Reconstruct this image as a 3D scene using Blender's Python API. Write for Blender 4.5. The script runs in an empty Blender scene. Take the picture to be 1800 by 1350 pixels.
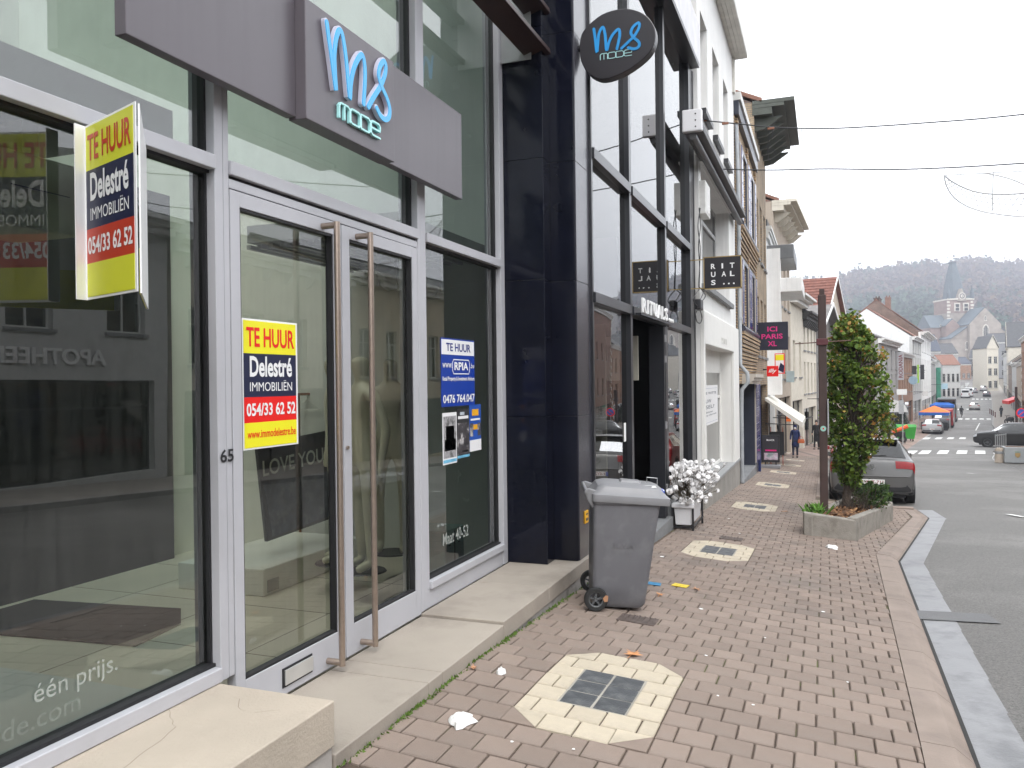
import bpy, bmesh, math, random
import numpy as np
from mathutils import Vector, Matrix
random.seed(7); np.random.seed(7)
SC = bpy.context.scene
COL = SC.collection
# ------------------------------------------------------------ camera
YAW, PITCH, ROLL, FPX = math.radians(20.86), math.radians(-0.149), math.radians(-0.688), 1440.0
FW = np.array([-math.sin(YAW)*math.cos(PITCH), math.cos(YAW)*math.cos(PITCH), math.sin(PITCH)])
RT = np.array([math.cos(YAW), math.sin(YAW), 0.0]); UP = np.cross(RT, FW)
RT, UP = math.cos(ROLL)*RT+math.sin(ROLL)*UP, -math.sin(ROLL)*RT+math.cos(ROLL)*UP
cam = bpy.data.cameras.new('camera'); camo = bpy.data.objects.new('camera', cam); COL.objects.link(camo)
cam.sensor_width = 36.0; cam.lens = 36.0*FPX/1800.0; cam.clip_end = 6000; cam.clip_start = 0.05
camo.matrix_world = Matrix([[RT[0], UP[0], -FW[0], 0], [RT[1], UP[1], -FW[1], 0], [RT[2], UP[2], -FW[2], 0], [0, 0, 0, 1]])
SC.camera = camo
# ------------------------------------------------------------ overcast sky, soft sun, exposure
W = bpy.data.worlds.new('World'); SC.world = W; W.use_nodes = True
nt = W.node_tree; nt.nodes.clear()
sky = nt.nodes.new('ShaderNodeTexSky'); sky.sky_type = 'NISHITA'; sky.sun_disc = False
SUN_EL, SUN_AZ = math.radians(52), math.radians(150)
sky.sun_elevation = SUN_EL; sky.sun_rotation = SUN_AZ; sky.air_density = 1.0; sky.dust_density = 6.0; sky.ozone_density = 1.0
hs = nt.nodes.new('ShaderNodeHueSaturation'); hs.inputs['Saturation'].default_value = 0.12
mx = nt.nodes.new('ShaderNodeMix'); mx.data_type = 'RGBA'; mx.inputs[0].default_value = 0.75
mx.inputs[7].default_value = (13.2, 13.6, 14.1, 1)
bg = nt.nodes.new('ShaderNodeBackground'); bg.inputs[1].default_value = 0.12
out = nt.nodes.new('ShaderNodeOutputWorld')
nt.links.new(sky.outputs[0], hs.inputs['Color']); nt.links.new(hs.outputs[0], mx.inputs[6])
nt.links.new(mx.outputs[2], bg.inputs[0]); nt.links.new(bg.outputs[0], out.inputs[0])
sd = bpy.data.lights.new('sun', 'SUN'); sd.energy = 0.8; sd.angle = math.radians(25); sd.color = (1, .97, .93)
so = bpy.data.objects.new('sun', sd); COL.objects.link(so)
_d = Vector((math.sin(SUN_AZ)*math.cos(SUN_EL), math.cos(SUN_AZ)*math.cos(SUN_EL), math.sin(SUN_EL)))
so.rotation_euler = _d.to_track_quat('Z', 'Y').to_euler()
SC.view_settings.view_transform = 'Standard'; SC.view_settings.look = 'None'
SC.view_settings.exposure = 0.98; SC.view_settings.gamma = 1.0; SC.view_settings.use_curve_mapping = False
SC.render.engine = 'CYCLES'
cy = SC.cycles; cy.use_denoising = True; cy.max_bounces = 7; cy.use_adaptive_sampling = True; cy.adaptive_threshold = .025; cy.transparent_max_bounces = 16; cy.glossy_bounces = 5
cy.volume_bounces = 0; cy.caustics_reflective = False; cy.caustics_refractive = False; cy.sample_clamp_indirect = 6.0
# ------------------------------------------------------------ pixel (of the 1800x1350 photo) to ray helpers
def ray(px, py): return FW + RT*(px-900)/FPX - UP*(py-675)/FPX
def onX(px, py, X): d = ray(px, py); return d*(X/d[0])
def onY(px, py, Y): d = ray(px, py); return d*(Y/d[1])
def onZ(px, py, Z): d = ray(px, py); return d*(Z/d[2])
def at(px, py, k): return ray(px, py)*k
# ------------------------------------------------------------ materials
MATS = {}
def L(c):
    if isinstance(c, str):
        c = [int(c[i:i+2], 16)/255 for i in (0, 2, 4)]
        c = [x/12.92 if x <= .04045 else ((x+.055)/1.055)**2.4 for x in c]
    return (c[0], c[1], c[2], 1)
def mat(name, col, rough=.6, var=.12, scale=3.0, bump=0.0, bscale=40.0, metal=0.0, spec=.5, island=0.0, col2=None, c2scale=2.0, c2lo=.5, c2hi=.65, emit=None, coat=0.0, streak=0.0):
    if name in MATS: return MATS[name]
    m = bpy.data.materials.new(name); m.use_nodes = True; t = m.node_tree; n = t.nodes; l = t.links
    b = n['Principled BSDF']; b.inputs['Roughness'].default_value = rough; b.inputs['Metallic'].default_value = metal
    b.inputs['Specular IOR Level'].default_value = spec
    if coat: b.inputs['Coat Weight'].default_value = coat; b.inputs['Coat Roughness'].default_value = .08
    tc = n.new('ShaderNodeTexCoord'); cl = L(col)
    nz = n.new('ShaderNodeTexNoise'); nz.inputs['Scale'].default_value = scale; nz.inputs['Detail'].default_value = 6
    l.new(tc.outputs['Object'], nz.inputs['Vector'])
    mp = n.new('ShaderNodeMapRange'); mp.inputs['From Min'].default_value = .3; mp.inputs['From Max'].default_value = .7
    mp.inputs['To Min'].default_value = 1-var; mp.inputs['To Max'].default_value = 1+var
    l.new(nz.outputs['Fac'], mp.inputs['Value']); fac = mp.outputs[0]
    if island:
        ge = n.new('ShaderNodeNewGeometry'); m2 = n.new('ShaderNodeMapRange')
        m2.inputs['To Min'].default_value = 1-island; m2.inputs['To Max'].default_value = 1+island
        l.new(ge.outputs['Random Per Island'], m2.inputs['Value'])
        oi = n.new('ShaderNodeObjectInfo'); m3 = n.new('ShaderNodeMapRange')
        m3.inputs['To Min'].default_value = 1-island; m3.inputs['To Max'].default_value = 1+island
        l.new(oi.outputs['Random'], m3.inputs['Value'])
        q = n.new('ShaderNodeMath'); q.operation = 'MULTIPLY'; l.new(m2.outputs[0], q.inputs[0]); l.new(m3.outputs[0], q.inputs[1])
        q2 = n.new('ShaderNodeMath'); q2.operation = 'MULTIPLY'; l.new(q.outputs[0], q2.inputs[0]); l.new(fac, q2.inputs[1]); fac = q2.outputs[0]
    if streak:
        ma = n.new('ShaderNodeMapping'); ma.inputs['Scale'].default_value = (9, 9, .5); l.new(tc.outputs['Object'], ma.inputs['Vector'])
        ns = n.new('ShaderNodeTexNoise'); ns.inputs['Scale'].default_value = 2.0; ns.inputs['Detail'].default_value = 4; l.new(ma.outputs[0], ns.inputs['Vector'])
        ms = n.new('ShaderNodeMapRange'); ms.inputs['From Min'].default_value = .45; ms.inputs['From Max'].default_value = .8
        ms.inputs['To Min'].default_value = 1; ms.inputs['To Max'].default_value = 1-streak; l.new(ns.outputs['Fac'], ms.inputs['Value'])
        q3 = n.new('ShaderNodeMath'); q3.operation = 'MULTIPLY'; l.new(ms.outputs[0], q3.inputs[0]); l.new(fac, q3.inputs[1]); fac = q3.outputs[0]
    vm = n.new('ShaderNodeVectorMath'); vm.operation = 'SCALE'; l.new(fac, vm.inputs['Scale'])
    if col2 is not None:
        n2 = n.new('ShaderNodeTexNoise'); n2.inputs['Scale'].default_value = c2scale; n2.inputs['Detail'].default_value = 8; n2.inputs['Roughness'].default_value = .65
        l.new(tc.outputs['Object'], n2.inputs['Vector'])
        r = n.new('ShaderNodeMapRange'); r.inputs['From Min'].default_value = c2lo; r.inputs['From Max'].default_value = c2hi; l.new(n2.outputs['Fac'], r.inputs['Value'])
        x = n.new('ShaderNodeMix'); x.data_type = 'RGBA'; x.inputs[6].default_value = cl; x.inputs[7].default_value = L(col2)
        l.new(r.outputs[0], x.inputs[0]); l.new(x.outputs[2], vm.inputs[0])
    else: vm.inputs[0].default_value = cl[:3]
    l.new(vm.outputs[0], b.inputs['Base Color'])
    if emit: b.inputs['Emission Color'].default_value = L(emit[0]); b.inputs['Emission Strength'].default_value = emit[1]
    if bump:
        nb = n.new('ShaderNodeTexNoise'); nb.inputs['Scale'].default_value = bscale; nb.inputs['Detail'].default_value = 5
        l.new(tc.outputs['Object'], nb.inputs['Vector']); bp = n.new('ShaderNodeBump'); bp.inputs['Strength'].default_value = bump; bp.inputs['Distance'].default_value = .02
        l.new(nb.outputs['Fac'], bp.inputs['Height']); l.new(bp.outputs[0], b.inputs['Normal'])
    MATS[name] = m; return m
def brickmat(name, c1, c2, mortar, bw=.21, bh=.07, axis='y', rough=.85, mort=.012, bump=.4):
    """brick courses in metres on vertical walls: axis 'y' for walls along the street, 'x' for gables"""
    if name in MATS: return MATS[name]
    m = bpy.data.materials.new(name); m.use_nodes = True; t = m.node_tree; n = t.nodes; l = t.links
    b = n['Principled BSDF']; b.inputs['Roughness'].default_value = rough
    tc = n.new('ShaderNodeTexCoord'); sp = n.new('ShaderNodeSeparateXYZ'); l.new(tc.outputs['Object'], sp.inputs[0])
    ad = n.new('ShaderNodeMath'); ad.operation = 'ADD'; l.new(sp.outputs['X'], ad.inputs[0]); l.new(sp.outputs['Y'], ad.inputs[1])
    cb = n.new('ShaderNodeCombineXYZ'); l.new(ad.outputs[0] if axis == 'b' else sp.outputs['Y' if axis == 'y' else 'X'], cb.inputs[0]); l.new(sp.outputs['Z'], cb.inputs[1])
    br = n.new('ShaderNodeTexBrick'); br.inputs['Scale'].default_value = 1; br.inputs['Brick Width'].default_value = bw; br.inputs['Row Height'].default_value = bh
    br.inputs['Mortar Size'].default_value = mort; br.inputs['Color1'].default_value = L(c1); br.inputs['Color2'].default_value = L(c2); br.inputs['Mortar'].default_value = L(mortar)
    l.new(cb.outputs[0], br.inputs['Vector'])
    nz = n.new('ShaderNodeTexNoise'); nz.inputs['Scale'].default_value = 1.2; nz.inputs['Detail'].default_value = 8; l.new(tc.outputs['Object'], nz.inputs['Vector'])
    mp = n.new('ShaderNodeMapRange'); mp.inputs['From Min'].default_value = .3; mp.inputs['From Max'].default_value = .7; mp.inputs['To Min'].default_value = .75; mp.inputs['To Max'].default_value = 1.2
    l.new(nz.outputs['Fac'], mp.inputs['Value']); vm = n.new('ShaderNodeVectorMath'); vm.operation = 'SCALE'
    l.new(br.outputs['Color'], vm.inputs[0]); l.new(mp.outputs[0], vm.inputs['Scale']); l.new(vm.outputs[0], b.inputs['Base Color'])
    bp = n.new('ShaderNodeBump'); bp.inputs['Strength'].default_value = bump; bp.inputs['Distance'].default_value = .01; bp.invert = True
    l.new(br.outputs['Fac'], bp.inputs['Height']); l.new(bp.outputs[0], b.inputs['Normal'])
    MATS[name] = m; return m
def glassmat(name, tint, ior=1.6, rough=0.0, dirt=0.0, gcol=(1, 1, 1, 1)):
    if name in MATS: return MATS[name]
    m = bpy.data.materials.new(name); m.use_nodes = True; t = m.node_tree; n = t.nodes; l = t.links
    n.remove(n['Principled BSDF']); o = n['Material Output']
    tr = n.new('ShaderNodeBsdfTransparent'); tr.inputs[0].default_value = L(tint)
    gl = n.new('ShaderNodeBsdfGlossy'); gl.inputs['Roughness'].default_value = rough; gl.inputs[0].default_value = gcol
    fr = n.new('ShaderNodeFresnel'); fr.inputs[0].default_value = ior
    # a pane is never perfectly flat: a very slight waviness in its reflections
    tc = n.new('ShaderNodeTexCoord'); nz = n.new('ShaderNodeTexNoise'); nz.inputs['Scale'].default_value = .9; nz.inputs['Detail'].default_value = 1
    l.new(tc.outputs['Object'], nz.inputs['Vector']); bp = n.new('ShaderNodeBump'); bp.inputs['Strength'].default_value = .035; bp.inputs['Distance'].default_value = .05
    l.new(nz.outputs['Fac'], bp.inputs['Height']); l.new(bp.outputs[0], gl.inputs['Normal'])
    mx = n.new('ShaderNodeMixShader'); l.new(fr.outputs[0], mx.inputs[0]); l.new(tr.outputs[0], mx.inputs[1]); l.new(gl.outputs[0], mx.inputs[2])
    last = mx.outputs[0]
    if dirt:
        df = n.new('ShaderNodeBsdfDiffuse'); df.inputs[0].default_value = (.55, .57, .54, 1)
        ma = n.new('ShaderNodeMapping'); ma.inputs['Scale'].default_value = (14, 14, 1.2); l.new(tc.outputs['Object'], ma.inputs['Vector'])
        n2 = n.new('ShaderNodeTexNoise'); n2.inputs['Scale'].default_value = 1.5; n2.inputs['Detail'].default_value = 9; n2.inputs['Roughness'].default_value = .7; l.new(ma.outputs[0], n2.inputs['Vector'])
        mr = n.new('ShaderNodeMapRange'); mr.inputs['From Min'].default_value = .42; mr.inputs['From Max'].default_value = .85; mr.inputs['To Max'].default_value = dirt; l.new(n2.outputs['Fac'], mr.inputs['Value'])
        m2 = n.new('ShaderNodeMixShader'); l.new(mr.outputs[0], m2.inputs[0]); l.new(last, m2.inputs[1]); l.new(df.outputs[0], m2.inputs[2]); last = m2.outputs[0]
    l.new(last, o.inputs['Surface']); MATS[name] = m; return m
def filmmat(name, col, cover):
    m = bpy.data.materials.new(name); m.use_nodes = True; t = m.node_tree; n = t.nodes; n.remove(n['Principled BSDF'])
    df = n.new('ShaderNodeBsdfDiffuse'); df.inputs[0].default_value = L(col); tr = n.new('ShaderNodeBsdfTransparent'); mx = n.new('ShaderNodeMixShader')
    tc = n.new('ShaderNodeTexCoord'); nz = n.new('ShaderNodeTexNoise'); nz.inputs['Scale'].default_value = 12; t.links.new(tc.outputs['Object'], nz.inputs['Vector'])
    mr = n.new('ShaderNodeMapRange'); mr.inputs['To Min'].default_value = cover*.6; mr.inputs['To Max'].default_value = cover*1.3; t.links.new(nz.outputs['Fac'], mr.inputs['Value'])
    t.links.new(mr.outputs[0], mx.inputs[0]); t.links.new(tr.outputs[0], mx.inputs[1]); t.links.new(df.outputs[0], mx.inputs[2]); t.links.new(mx.outputs[0], n['Material Output'].inputs['Surface']); return m
# ------------------------------------------------------------ mesh building
class MB:
    def __init__(s): s.v = []; s.f = []; s.sm = False
    def quad(s, a, b, c, d):
        i = len(s.v); s.v += [tuple(a), tuple(b), tuple(c), tuple(d)]; s.f.append((i, i+1, i+2, i+3)); return s
    def poly(s, pts):
        i = len(s.v); s.v += [tuple(p) for p in pts]; s.f.append(tuple(range(i, i+len(pts)))); return s
    def hexa(s, p):
        i = len(s.v); s.v += [tuple(q) for q in p]
        for f in ((0, 3, 2, 1), (4, 5, 6, 7), (0, 1, 5, 4), (1, 2, 6, 5), (2, 3, 7, 6), (3, 0, 4, 7)): s.f.append(tuple(i+k for k in f))
        return s
    def box(s, x0, x1, y0, y1, z0, z1):
        return s.hexa([(x0, y0, z0), (x1, y0, z0), (x1, y1, z0), (x0, y1, z0), (x0, y0, z1), (x1, y0, z1), (x1, y1, z1), (x0, y1, z1)])
    def obox(s, o, u, v, w):
        o, u, v, w = [np.array(q, float) for q in (o, u, v, w)]
        return s.hexa([o, o+u, o+u+v, o+v, o+w, o+u+w, o+u+v+w, o+v+w])
    def prism(s, pts, d):
        """pts: a planar outline, d: extrusion vector"""
        n = len(pts); i = len(s.v); d = np.array(d, float)
        s.v += [tuple(p) for p in pts]+[tuple(np.array(p, float)+d) for p in pts]
        s.f.append(tuple(range(i+n-1, i-1, -1))); s.f.append(tuple(range(i+n, i+2*n)))
        for k in range(n): s.f.append((i+k, i+(k+1) % n, i+n+(k+1) % n, i+n+k))
        return s
    def tube(s, pts, r, n=8, caps=True):
        pts = [np.array(p, float) for p in pts]; N = len(pts); rs = r if hasattr(r, '__len__') else [r]*N
        i0 = len(s.v); ref = None
        for k in range(N):
            t = pts[min(k+1, N-1)]-pts[max(k-1, 0)]; t = t/(np.linalg.norm(t)+1e-9)
            if ref is None: ref = np.array([0, 0, 1.0]) if abs(t[2]) < .9 else np.array([1.0, 0, 0])
            a = np.cross(t, ref); a /= np.linalg.norm(a)+1e-9; b = np.cross(t, a); ref = -b if abs(np.dot(b, t)) < .5 else ref
            ref = np.cross(a, t)
            for j in range(n):
                an = 2*math.pi*j/n; s.v.append(tuple(pts[k]+rs[k]*(math.cos(an)*a+math.sin(an)*np.cross(a, t)*-1)))
        for k in range(N-1):
            for j in range(n): s.f.append((i0+k*n+j, i0+k*n+(j+1) % n, i0+(k+1)*n+(j+1) % n, i0+(k+1)*n+j))
        if caps: s.f.append(tuple(i0+j for j in range(n-1, -1, -1))); s.f.append(tuple(i0+(N-1)*n+j for j in range(n)))
        return s
    def lathe(s, prof, c=(0, 0, 0), axis='z', n=24, close=False):
        i0 = len(s.v); N = len(prof)
        for r, h in prof:
            for j in range(n):
                a = 2*math.pi*j/n; p = (r*math.cos(a), r*math.sin(a), h)
                if axis == 'x': p = (p[2], p[0], p[1])
                if axis == 'y': p = (p[1], p[2], p[0])
                s.v.append((p[0]+c[0], p[1]+c[1], p[2]+c[2]))
        for k in range(N-1):
            for j in range(n): s.f.append((i0+k*n+j, i0+k*n+(j+1) % n, i0+(k+1)*n+(j+1) % n, i0+(k+1)*n+j))
        if close: s.f.append(tuple(i0+j for j in range(n-1, -1, -1))); s.f.append(tuple(i0+(N-1)*n+j for j in range(n)))
        return s
    def loft(s, rings, caps=True, closed=True):
        i0 = len(s.v); n = len(rings[0]); N = len(rings)
        for r in rings: s.v += [tuple(p) for p in r]
        for k in range(N-1):
            for j in range(n if closed else n-1): s.f.append((i0+k*n+j, i0+k*n+(j+1) % n, i0+(k+1)*n+(j+1) % n, i0+(k+1)*n+j))
        if caps: s.f.append(tuple(i0+j for j in range(n-1, -1, -1))); s.f.append(tuple(i0+(N-1)*n+j for j in range(n)))
        return s
    def mesh(s, name='m', bevel=0.0, smooth=False, bseg=2, fix=True):
        me = bpy.data.meshes.new(name); me.from_pydata([tuple(map(float, v)) for v in s.v], [], s.f)
        if fix or bevel:
            bm = bmesh.new(); bm.from_mesh(me)
            if bevel:
                bmesh.ops.remove_doubles(bm, verts=bm.verts, dist=1e-5)
            bmesh.ops.recalc_face_normals(bm, faces=bm.faces)
            if bevel:
                es = [e for e in bm.edges if len(e.link_faces) == 2 and e.calc_face_angle(0) > .6]
                bmesh.ops.bevel(bm, geom=es, offset=bevel, segments=bseg, affect='EDGES', profile=.5, clamp_overlap=True)
            bm.to_mesh(me); bm.free()
        if smooth:
            for p in me.polygons: p.use_smooth = True
            try: me.set_sharp_from_angle(angle=math.radians(smooth if smooth is not True else 40))
            except Exception: pass
        return me
    def build(s, name, m, parent=None, bevel=0.0, smooth=False, bseg=2, fix=True, label=None, kind=None):
        return link(name, s.mesh(name, bevel, smooth, bseg, fix), m, parent, label, kind)
def link(name, me, m, parent=None, label=None, kind=None):
    o = bpy.data.objects.new(name, me); COL.objects.link(o)
    if m is not None and len(me.materials) == 0: me.materials.append(m)
    if parent is not None: o.parent = parent
    if label: o['label'] = label
    if kind: o['kind'] = kind
    return o
def thing(name, label, cat, group=None):
    o = bpy.data.objects.new(name, None); COL.objects.link(o); o.empty_display_size = .2
    o['label'] = label; o['category'] = cat
    if group: o['group'] = group
    return o
def tag(o, label, cat, group=None):
    o['label'] = label; o['category'] = cat
    if group: o['group'] = group
    return o
def struct(o): o['kind'] = 'structure'; return o
def settle(root, loc):
    """parts were modelled in world coordinates: put the root at the thing's base without moving them"""
    root.location = Vector([float(c) for c in loc])
    for c in root.children: c.location = c.location-root.location
    return root
def place(root, loc, rz=0.0):
    root.location = Vector([float(c) for c in loc]); root.rotation_euler = (0, 0, rz); return root
def copy_tree(o, parent=None):
    c = o.copy(); COL.objects.link(c)
    if parent is not None: c.parent = parent
    for ch in list(o.children): copy_tree(ch, c)
    return c
def text(name, s, m, parent, O, U, V, w, h, depth=.002, bold=0.0, label=None, shear=0.0, spacing=1.0):
    """lettering fitted into a w x h box whose lower left corner is O; U reads to the right, V up"""
    cu = bpy.data.curves.new('t', 'FONT'); cu.body = s; cu.size = 1; cu.offset = bold; cu.shear = shear; cu.space_character = spacing
    cu.extrude = 0; cu.resolution_u = 3
    ob = bpy.data.objects.new('t', cu); COL.objects.link(ob)
    dg = bpy.context.evaluated_depsgraph_get(); me0 = ob.evaluated_get(dg).to_mesh()
    P = np.array([v.co[:] for v in me0.vertices]); F = [tuple(p.vertices) for p in me0.polygons]
    ob.to_mesh_clear(); COL.objects.unlink(ob); bpy.data.objects.remove(ob); bpy.data.curves.remove(cu)
    lo, hi = P.min(0), P.max(0); O, U, V = [np.array(q, float) for q in (O, U, V)]; N = np.cross(U, V)
    a = (P[:, 0]-lo[0])/(hi[0]-lo[0])*w; b = (P[:, 1]-lo[1])/(hi[1]-lo[1])*h
    Q = O+a[:, None]*U+b[:, None]*V
    me = bpy.data.meshes.new(name)
    top = Q+N*depth; n = len(Q)
    if depth > .0035:
        from collections import Counter
        ed = Counter(); dirn = {}
        for f in F:
            for i in range(len(f)):
                e = (f[i], f[(i+1) % len(f)]); ed[tuple(sorted(e))] += 1; dirn[tuple(sorted(e))] = e
        sides = [(e[0], e[1], e[1]+n, e[0]+n) for k, c in ed.items() if c == 1 for e in [dirn[k]]]
        me.from_pydata([tuple(q) for q in Q]+[tuple(q) for q in top], [], [tuple(i+n for i in f) for f in F]+sides)
    else: me.from_pydata([tuple(q) for q in top], [], F)
    return link(name, me, m, parent, label)
def smooth_path(pts, n=6):
    p = [np.array(q, float) for q in pts]; p = [2*p[0]-p[1]]+p+[2*p[-1]-p[-2]]; o = []
    for i in range(1, len(p)-2):
        for k in range(n):
            t = k/n; o.append(.5*((2*p[i])+(-p[i-1]+p[i+1])*t+(2*p[i-1]-5*p[i]+4*p[i+1]-p[i+2])*t*t+(-p[i-1]+3*p[i]-3*p[i+1]+p[i+2])*t**3))
    o.append(p[-2]); return o
def ribbon(mb, pts2, width, O, U, V, depth, rise=.0004):
    """a hand-drawn stroke as a raised band with round ends; pts2 in (u,v) metres"""
    P = [np.array(p, float) for p in pts2]; O, U, V = [np.array(q, float) for q in (O, U, V)]; N = np.cross(U, V)
    lf, rt = [], []
    for k in range(len(P)):
        t = P[min(k+1, len(P)-1)]-P[max(k-1, 0)]; t = t/(np.linalg.norm(t)+1e-9); a = np.array([-t[1], t[0]])
        w = width[k] if hasattr(width, '__len__') else width
        lf.append(P[k]+a*w/2); rt.append(P[k]-a*w/2)
    def W3(p, d): return tuple(O+U*p[0]+V*p[1]+N*d)
    for k in range(len(P)-1):
        d0 = depth+rise*k; d1 = depth+rise*(k+1)
        mb.quad(W3(lf[k], d0), W3(rt[k], d0), W3(rt[k+1], d1), W3(lf[k+1], d1))
        mb.quad(W3(lf[k], 0), W3(lf[k], d0), W3(lf[k+1], d1), W3(lf[k+1], 0))
        mb.quad(W3(rt[k], d0), W3(rt[k], 0), W3(rt[k+1], 0), W3(rt[k+1], d1))
    for e, sg in ((0, -1), (len(P)-1, 1)):
        t = P[min(e+1, len(P)-1)]-P[max(e-1, 0)]; t = t/(np.linalg.norm(t)+1e-9)*sg; a = np.array([-t[1], t[0]]); d = depth+rise*e
        w = (width[e] if hasattr(width, '__len__') else width)/2
        arc = [P[e]+w*(math.cos(q)*a*1+math.sin(q)*t) for q in np.linspace(0, math.pi, 7)]
        mb.poly([W3(p, d) for p in arc])
        for i in range(6): mb.quad(W3(arc[i], 0), W3(arc[i+1], 0), W3(arc[i+1], d), W3(arc[i], d))
XU, YU, ZU = (1, 0, 0), (0, 1, 0), (0, 0, 1)
# ------------------------------------------------------------ ground profile (z measured from the lens)
ZF_Y = [-60, 0, 3.2, 5, 28, 42, 57, 88, 148, 200, 243, 300, 350, 420, 520]
ZF_Z = [-1.2, -1.75, -1.785, -1.806, -2.96, -3.80, -4.29, -5.39, -6.2, -6.1, -5.4, -2.6, 1.5, 6.5, 14]
def zf(y): return float(np.interp(y, ZF_Y, ZF_Z))
CS = .077
def zp(x, y): return zf(y)-CS*(x+2.14-xs(y))          # pavement
XL_Y = [-60, 40, 45, 60, 70, 88, 146, 241, 300, 520]; XL_X = [-2.05, -2.05, -1.75, -.3, 1.7, 5.5, 15.5, 29, 36, 60]
def xl(y): return float(np.interp(y, XL_Y, XL_X))     # left building line
def xs(y): return xl(y)+2.05                          # sideways shift of the street
XK_Y = [-60, 3, 12, 12.05, 17.6, 18.6, 19.4, 44, 50, 56, 87, 146, 241, 300, 520]; XK_X = [.40, .52, .70, .70, 1.72, 1.75, .05, .35, 3.9, 4.7, 9.2, 19.2, 32.3, 40, 64]
def xk(y): return float(np.interp(y, XK_Y, XK_X))     # left kerb line (back of the gutter)
XR_Y = [-60, 46, 58, 76, 95, 114, 148, 245, 300, 520]; XR_X = [9.2, 9.2, 9.6, 14.0, 16.6, 19.2, 25, 41, 49, 74]
def xr(y): return float(np.interp(y, XR_Y, XR_X))     # right kerb line
def zr(y): return zf(y)-.308                          # carriageway
def hitp(px, py, f=zp):
    d = ray(px, py); t = 5.0
    ts = np.concatenate([np.arange(2, 60, .25), np.arange(60, 420, .5)]); g = [d[2]*u-f(d[0]*u, d[1]*u) for u in ts]
    k = next((i for i in range(1, len(ts)) if g[i] <= 0), None)
    if k is None: return d*ts[-1]
    a, b = ts[k-1], ts[k]
    for i in range(40):
        m = (a+b)/2
        if d[2]*m-f(d[0]*m, d[1]*m) <= 0: b = m
        else: a = m
    return d*b
# ============================================================ GROUND
M_asph = mat('asphalt', (.130, .124, .116), rough=.62, var=.10, scale=.35, bump=.5, bscale=120, col2=(.190, .183, .172), c2scale=.22, c2lo=.48, c2hi=.62, spec=.45)
_t = M_asph.node_tree; _n = _t.nodes; _b = _n['Principled BSDF']
# stone chips in the worn asphalt
_tc = _n.new('ShaderNodeTexCoord'); _vo = _n.new('ShaderNodeTexVoronoi'); _vo.inputs['Scale'].default_value = 85; _t.links.new(_tc.outputs['Object'], _vo.inputs['Vector'])
_src = _b.inputs['Base Color'].links[0].from_socket; _mr = _n.new('ShaderNodeMapRange'); _mr.inputs['From Max'].default_value = 1; _mr.inputs['To Min'].default_value = .68; _mr.inputs['To Max'].default_value = 1.35
_se = _n.new('ShaderNodeSeparateColor'); _t.links.new(_vo.outputs['Color'], _se.inputs[0]); _t.links.new(_se.outputs[0], _mr.inputs['Value'])
_vm = _n.new('ShaderNodeVectorMath'); _vm.operation = 'SCALE'; _t.links.new(_src, _vm.inputs[0]); _t.links.new(_mr.outputs[0], _vm.inputs['Scale']); _t.links.new(_vm.outputs[0], _b.inputs['Base Color'])
M_gut = mat('gutter_concrete', (.175, .175, .18), rough=.36, var=.16, scale=2.5, bump=.12, bscale=60, col2=(.105, .105, .11), c2scale=3.5, spec=.6)
M_patch = mat('asphalt_patch', (.12, .12, .122), rough=.6, var=.1, bump=.3, bscale=100)
M_kerb = mat('kerb_concrete', (.245, .195, .163), rough=.75, var=.13, scale=3, bump=.12, bscale=70, island=.05, col2=(.215, .17, .145), c2scale=4)
M_pav = mat('paver_red', (.243, .188, .155), rough=.8, var=.09, scale=6, bump=.25, bscale=170, island=.11, col2=(.195, .158, .135), c2scale=1.1, c2lo=.48, c2hi=.66)
M_pavw = mat('paver_cream', (.50, .435, .335), rough=.8, var=.08, scale=6, bump=.25, bscale=170, island=.05, col2=(.42, .365, .285), c2scale=4)
M_pavd = mat('paver_slate', (.062, .066, .072), rough=.55, var=.22, scale=9, bump=.3, bscale=60, island=.12, col2=(.10, .105, .105), c2scale=8)
M_joint = mat('joint_sand', (.085, .062, .047), rough=.95, var=.2, scale=9, col2=(.10, .12, .035), c2scale=2.2, c2lo=.54, c2hi=.66)
M_white = mat('road_paint', (.72, .72, .70), rough=.6, var=.1, scale=3, col2=(.42, .42, .41), c2scale=3, c2lo=.55, c2hi=.72)
M_dirt = mat('earth', (.16, .14, .11), rough=.95, var=.2, scale=.5)
def strip(name, ys, xa, xb, zfun, m, parent=None, nx=1, kind=None):
    mb = MB(); n = nx+1
    for y in ys:
        a, b = xa(y), xb(y)
        for i in range(n):
            x = a+(b-a)*i/nx; mb.v.append((x, y, zfun(x, y)))
    for k in range(len(ys)-1):
        for i in range(nx): mb.f.append((k*n+i, k*n+i+1, (k+1)*n+i+1, (k+1)*n+i))
    return mb.build(name, m, parent, fix=False, kind=kind, smooth=True)
YS = sorted(set(list(np.arange(-40, 60, 1.0))+list(np.arange(60, 340, 4.0))))
# one sheet to the horizon, under everything
def gz(x, y):
    z = zr(min(y, 340))-.12
    return z
_gy = [-120, -60]+[float(v) for v in range(-40, 345, 5)]+[420, 700, 1300]
struct(strip('ground', _gy, lambda y: -700, lambda y: 1300, lambda x, y: gz(x, y)-(0 if y < 345 else 6), M_dirt, nx=10))
road = struct(strip('road', YS, lambda y: xk(y)-.6 if y > 11 and y < 50 else xk(y)-.1, lambda y: xr(y)+.1, lambda x, y: zr(y)+.02*math.sin(max(0, min(1, (x-xk(y))/max(.1, xr(y)-xk(y))))*math.pi), M_asph, nx=6))
# the side street that comes in on the right, where the dark car turns out
struct(strip('side_street', [60+i for i in range(0, 15)], lambda y: xr(y)-.2, lambda y: xr(y)+60, lambda x, y: zr(y)+.012, M_asph, nx=3))
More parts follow.
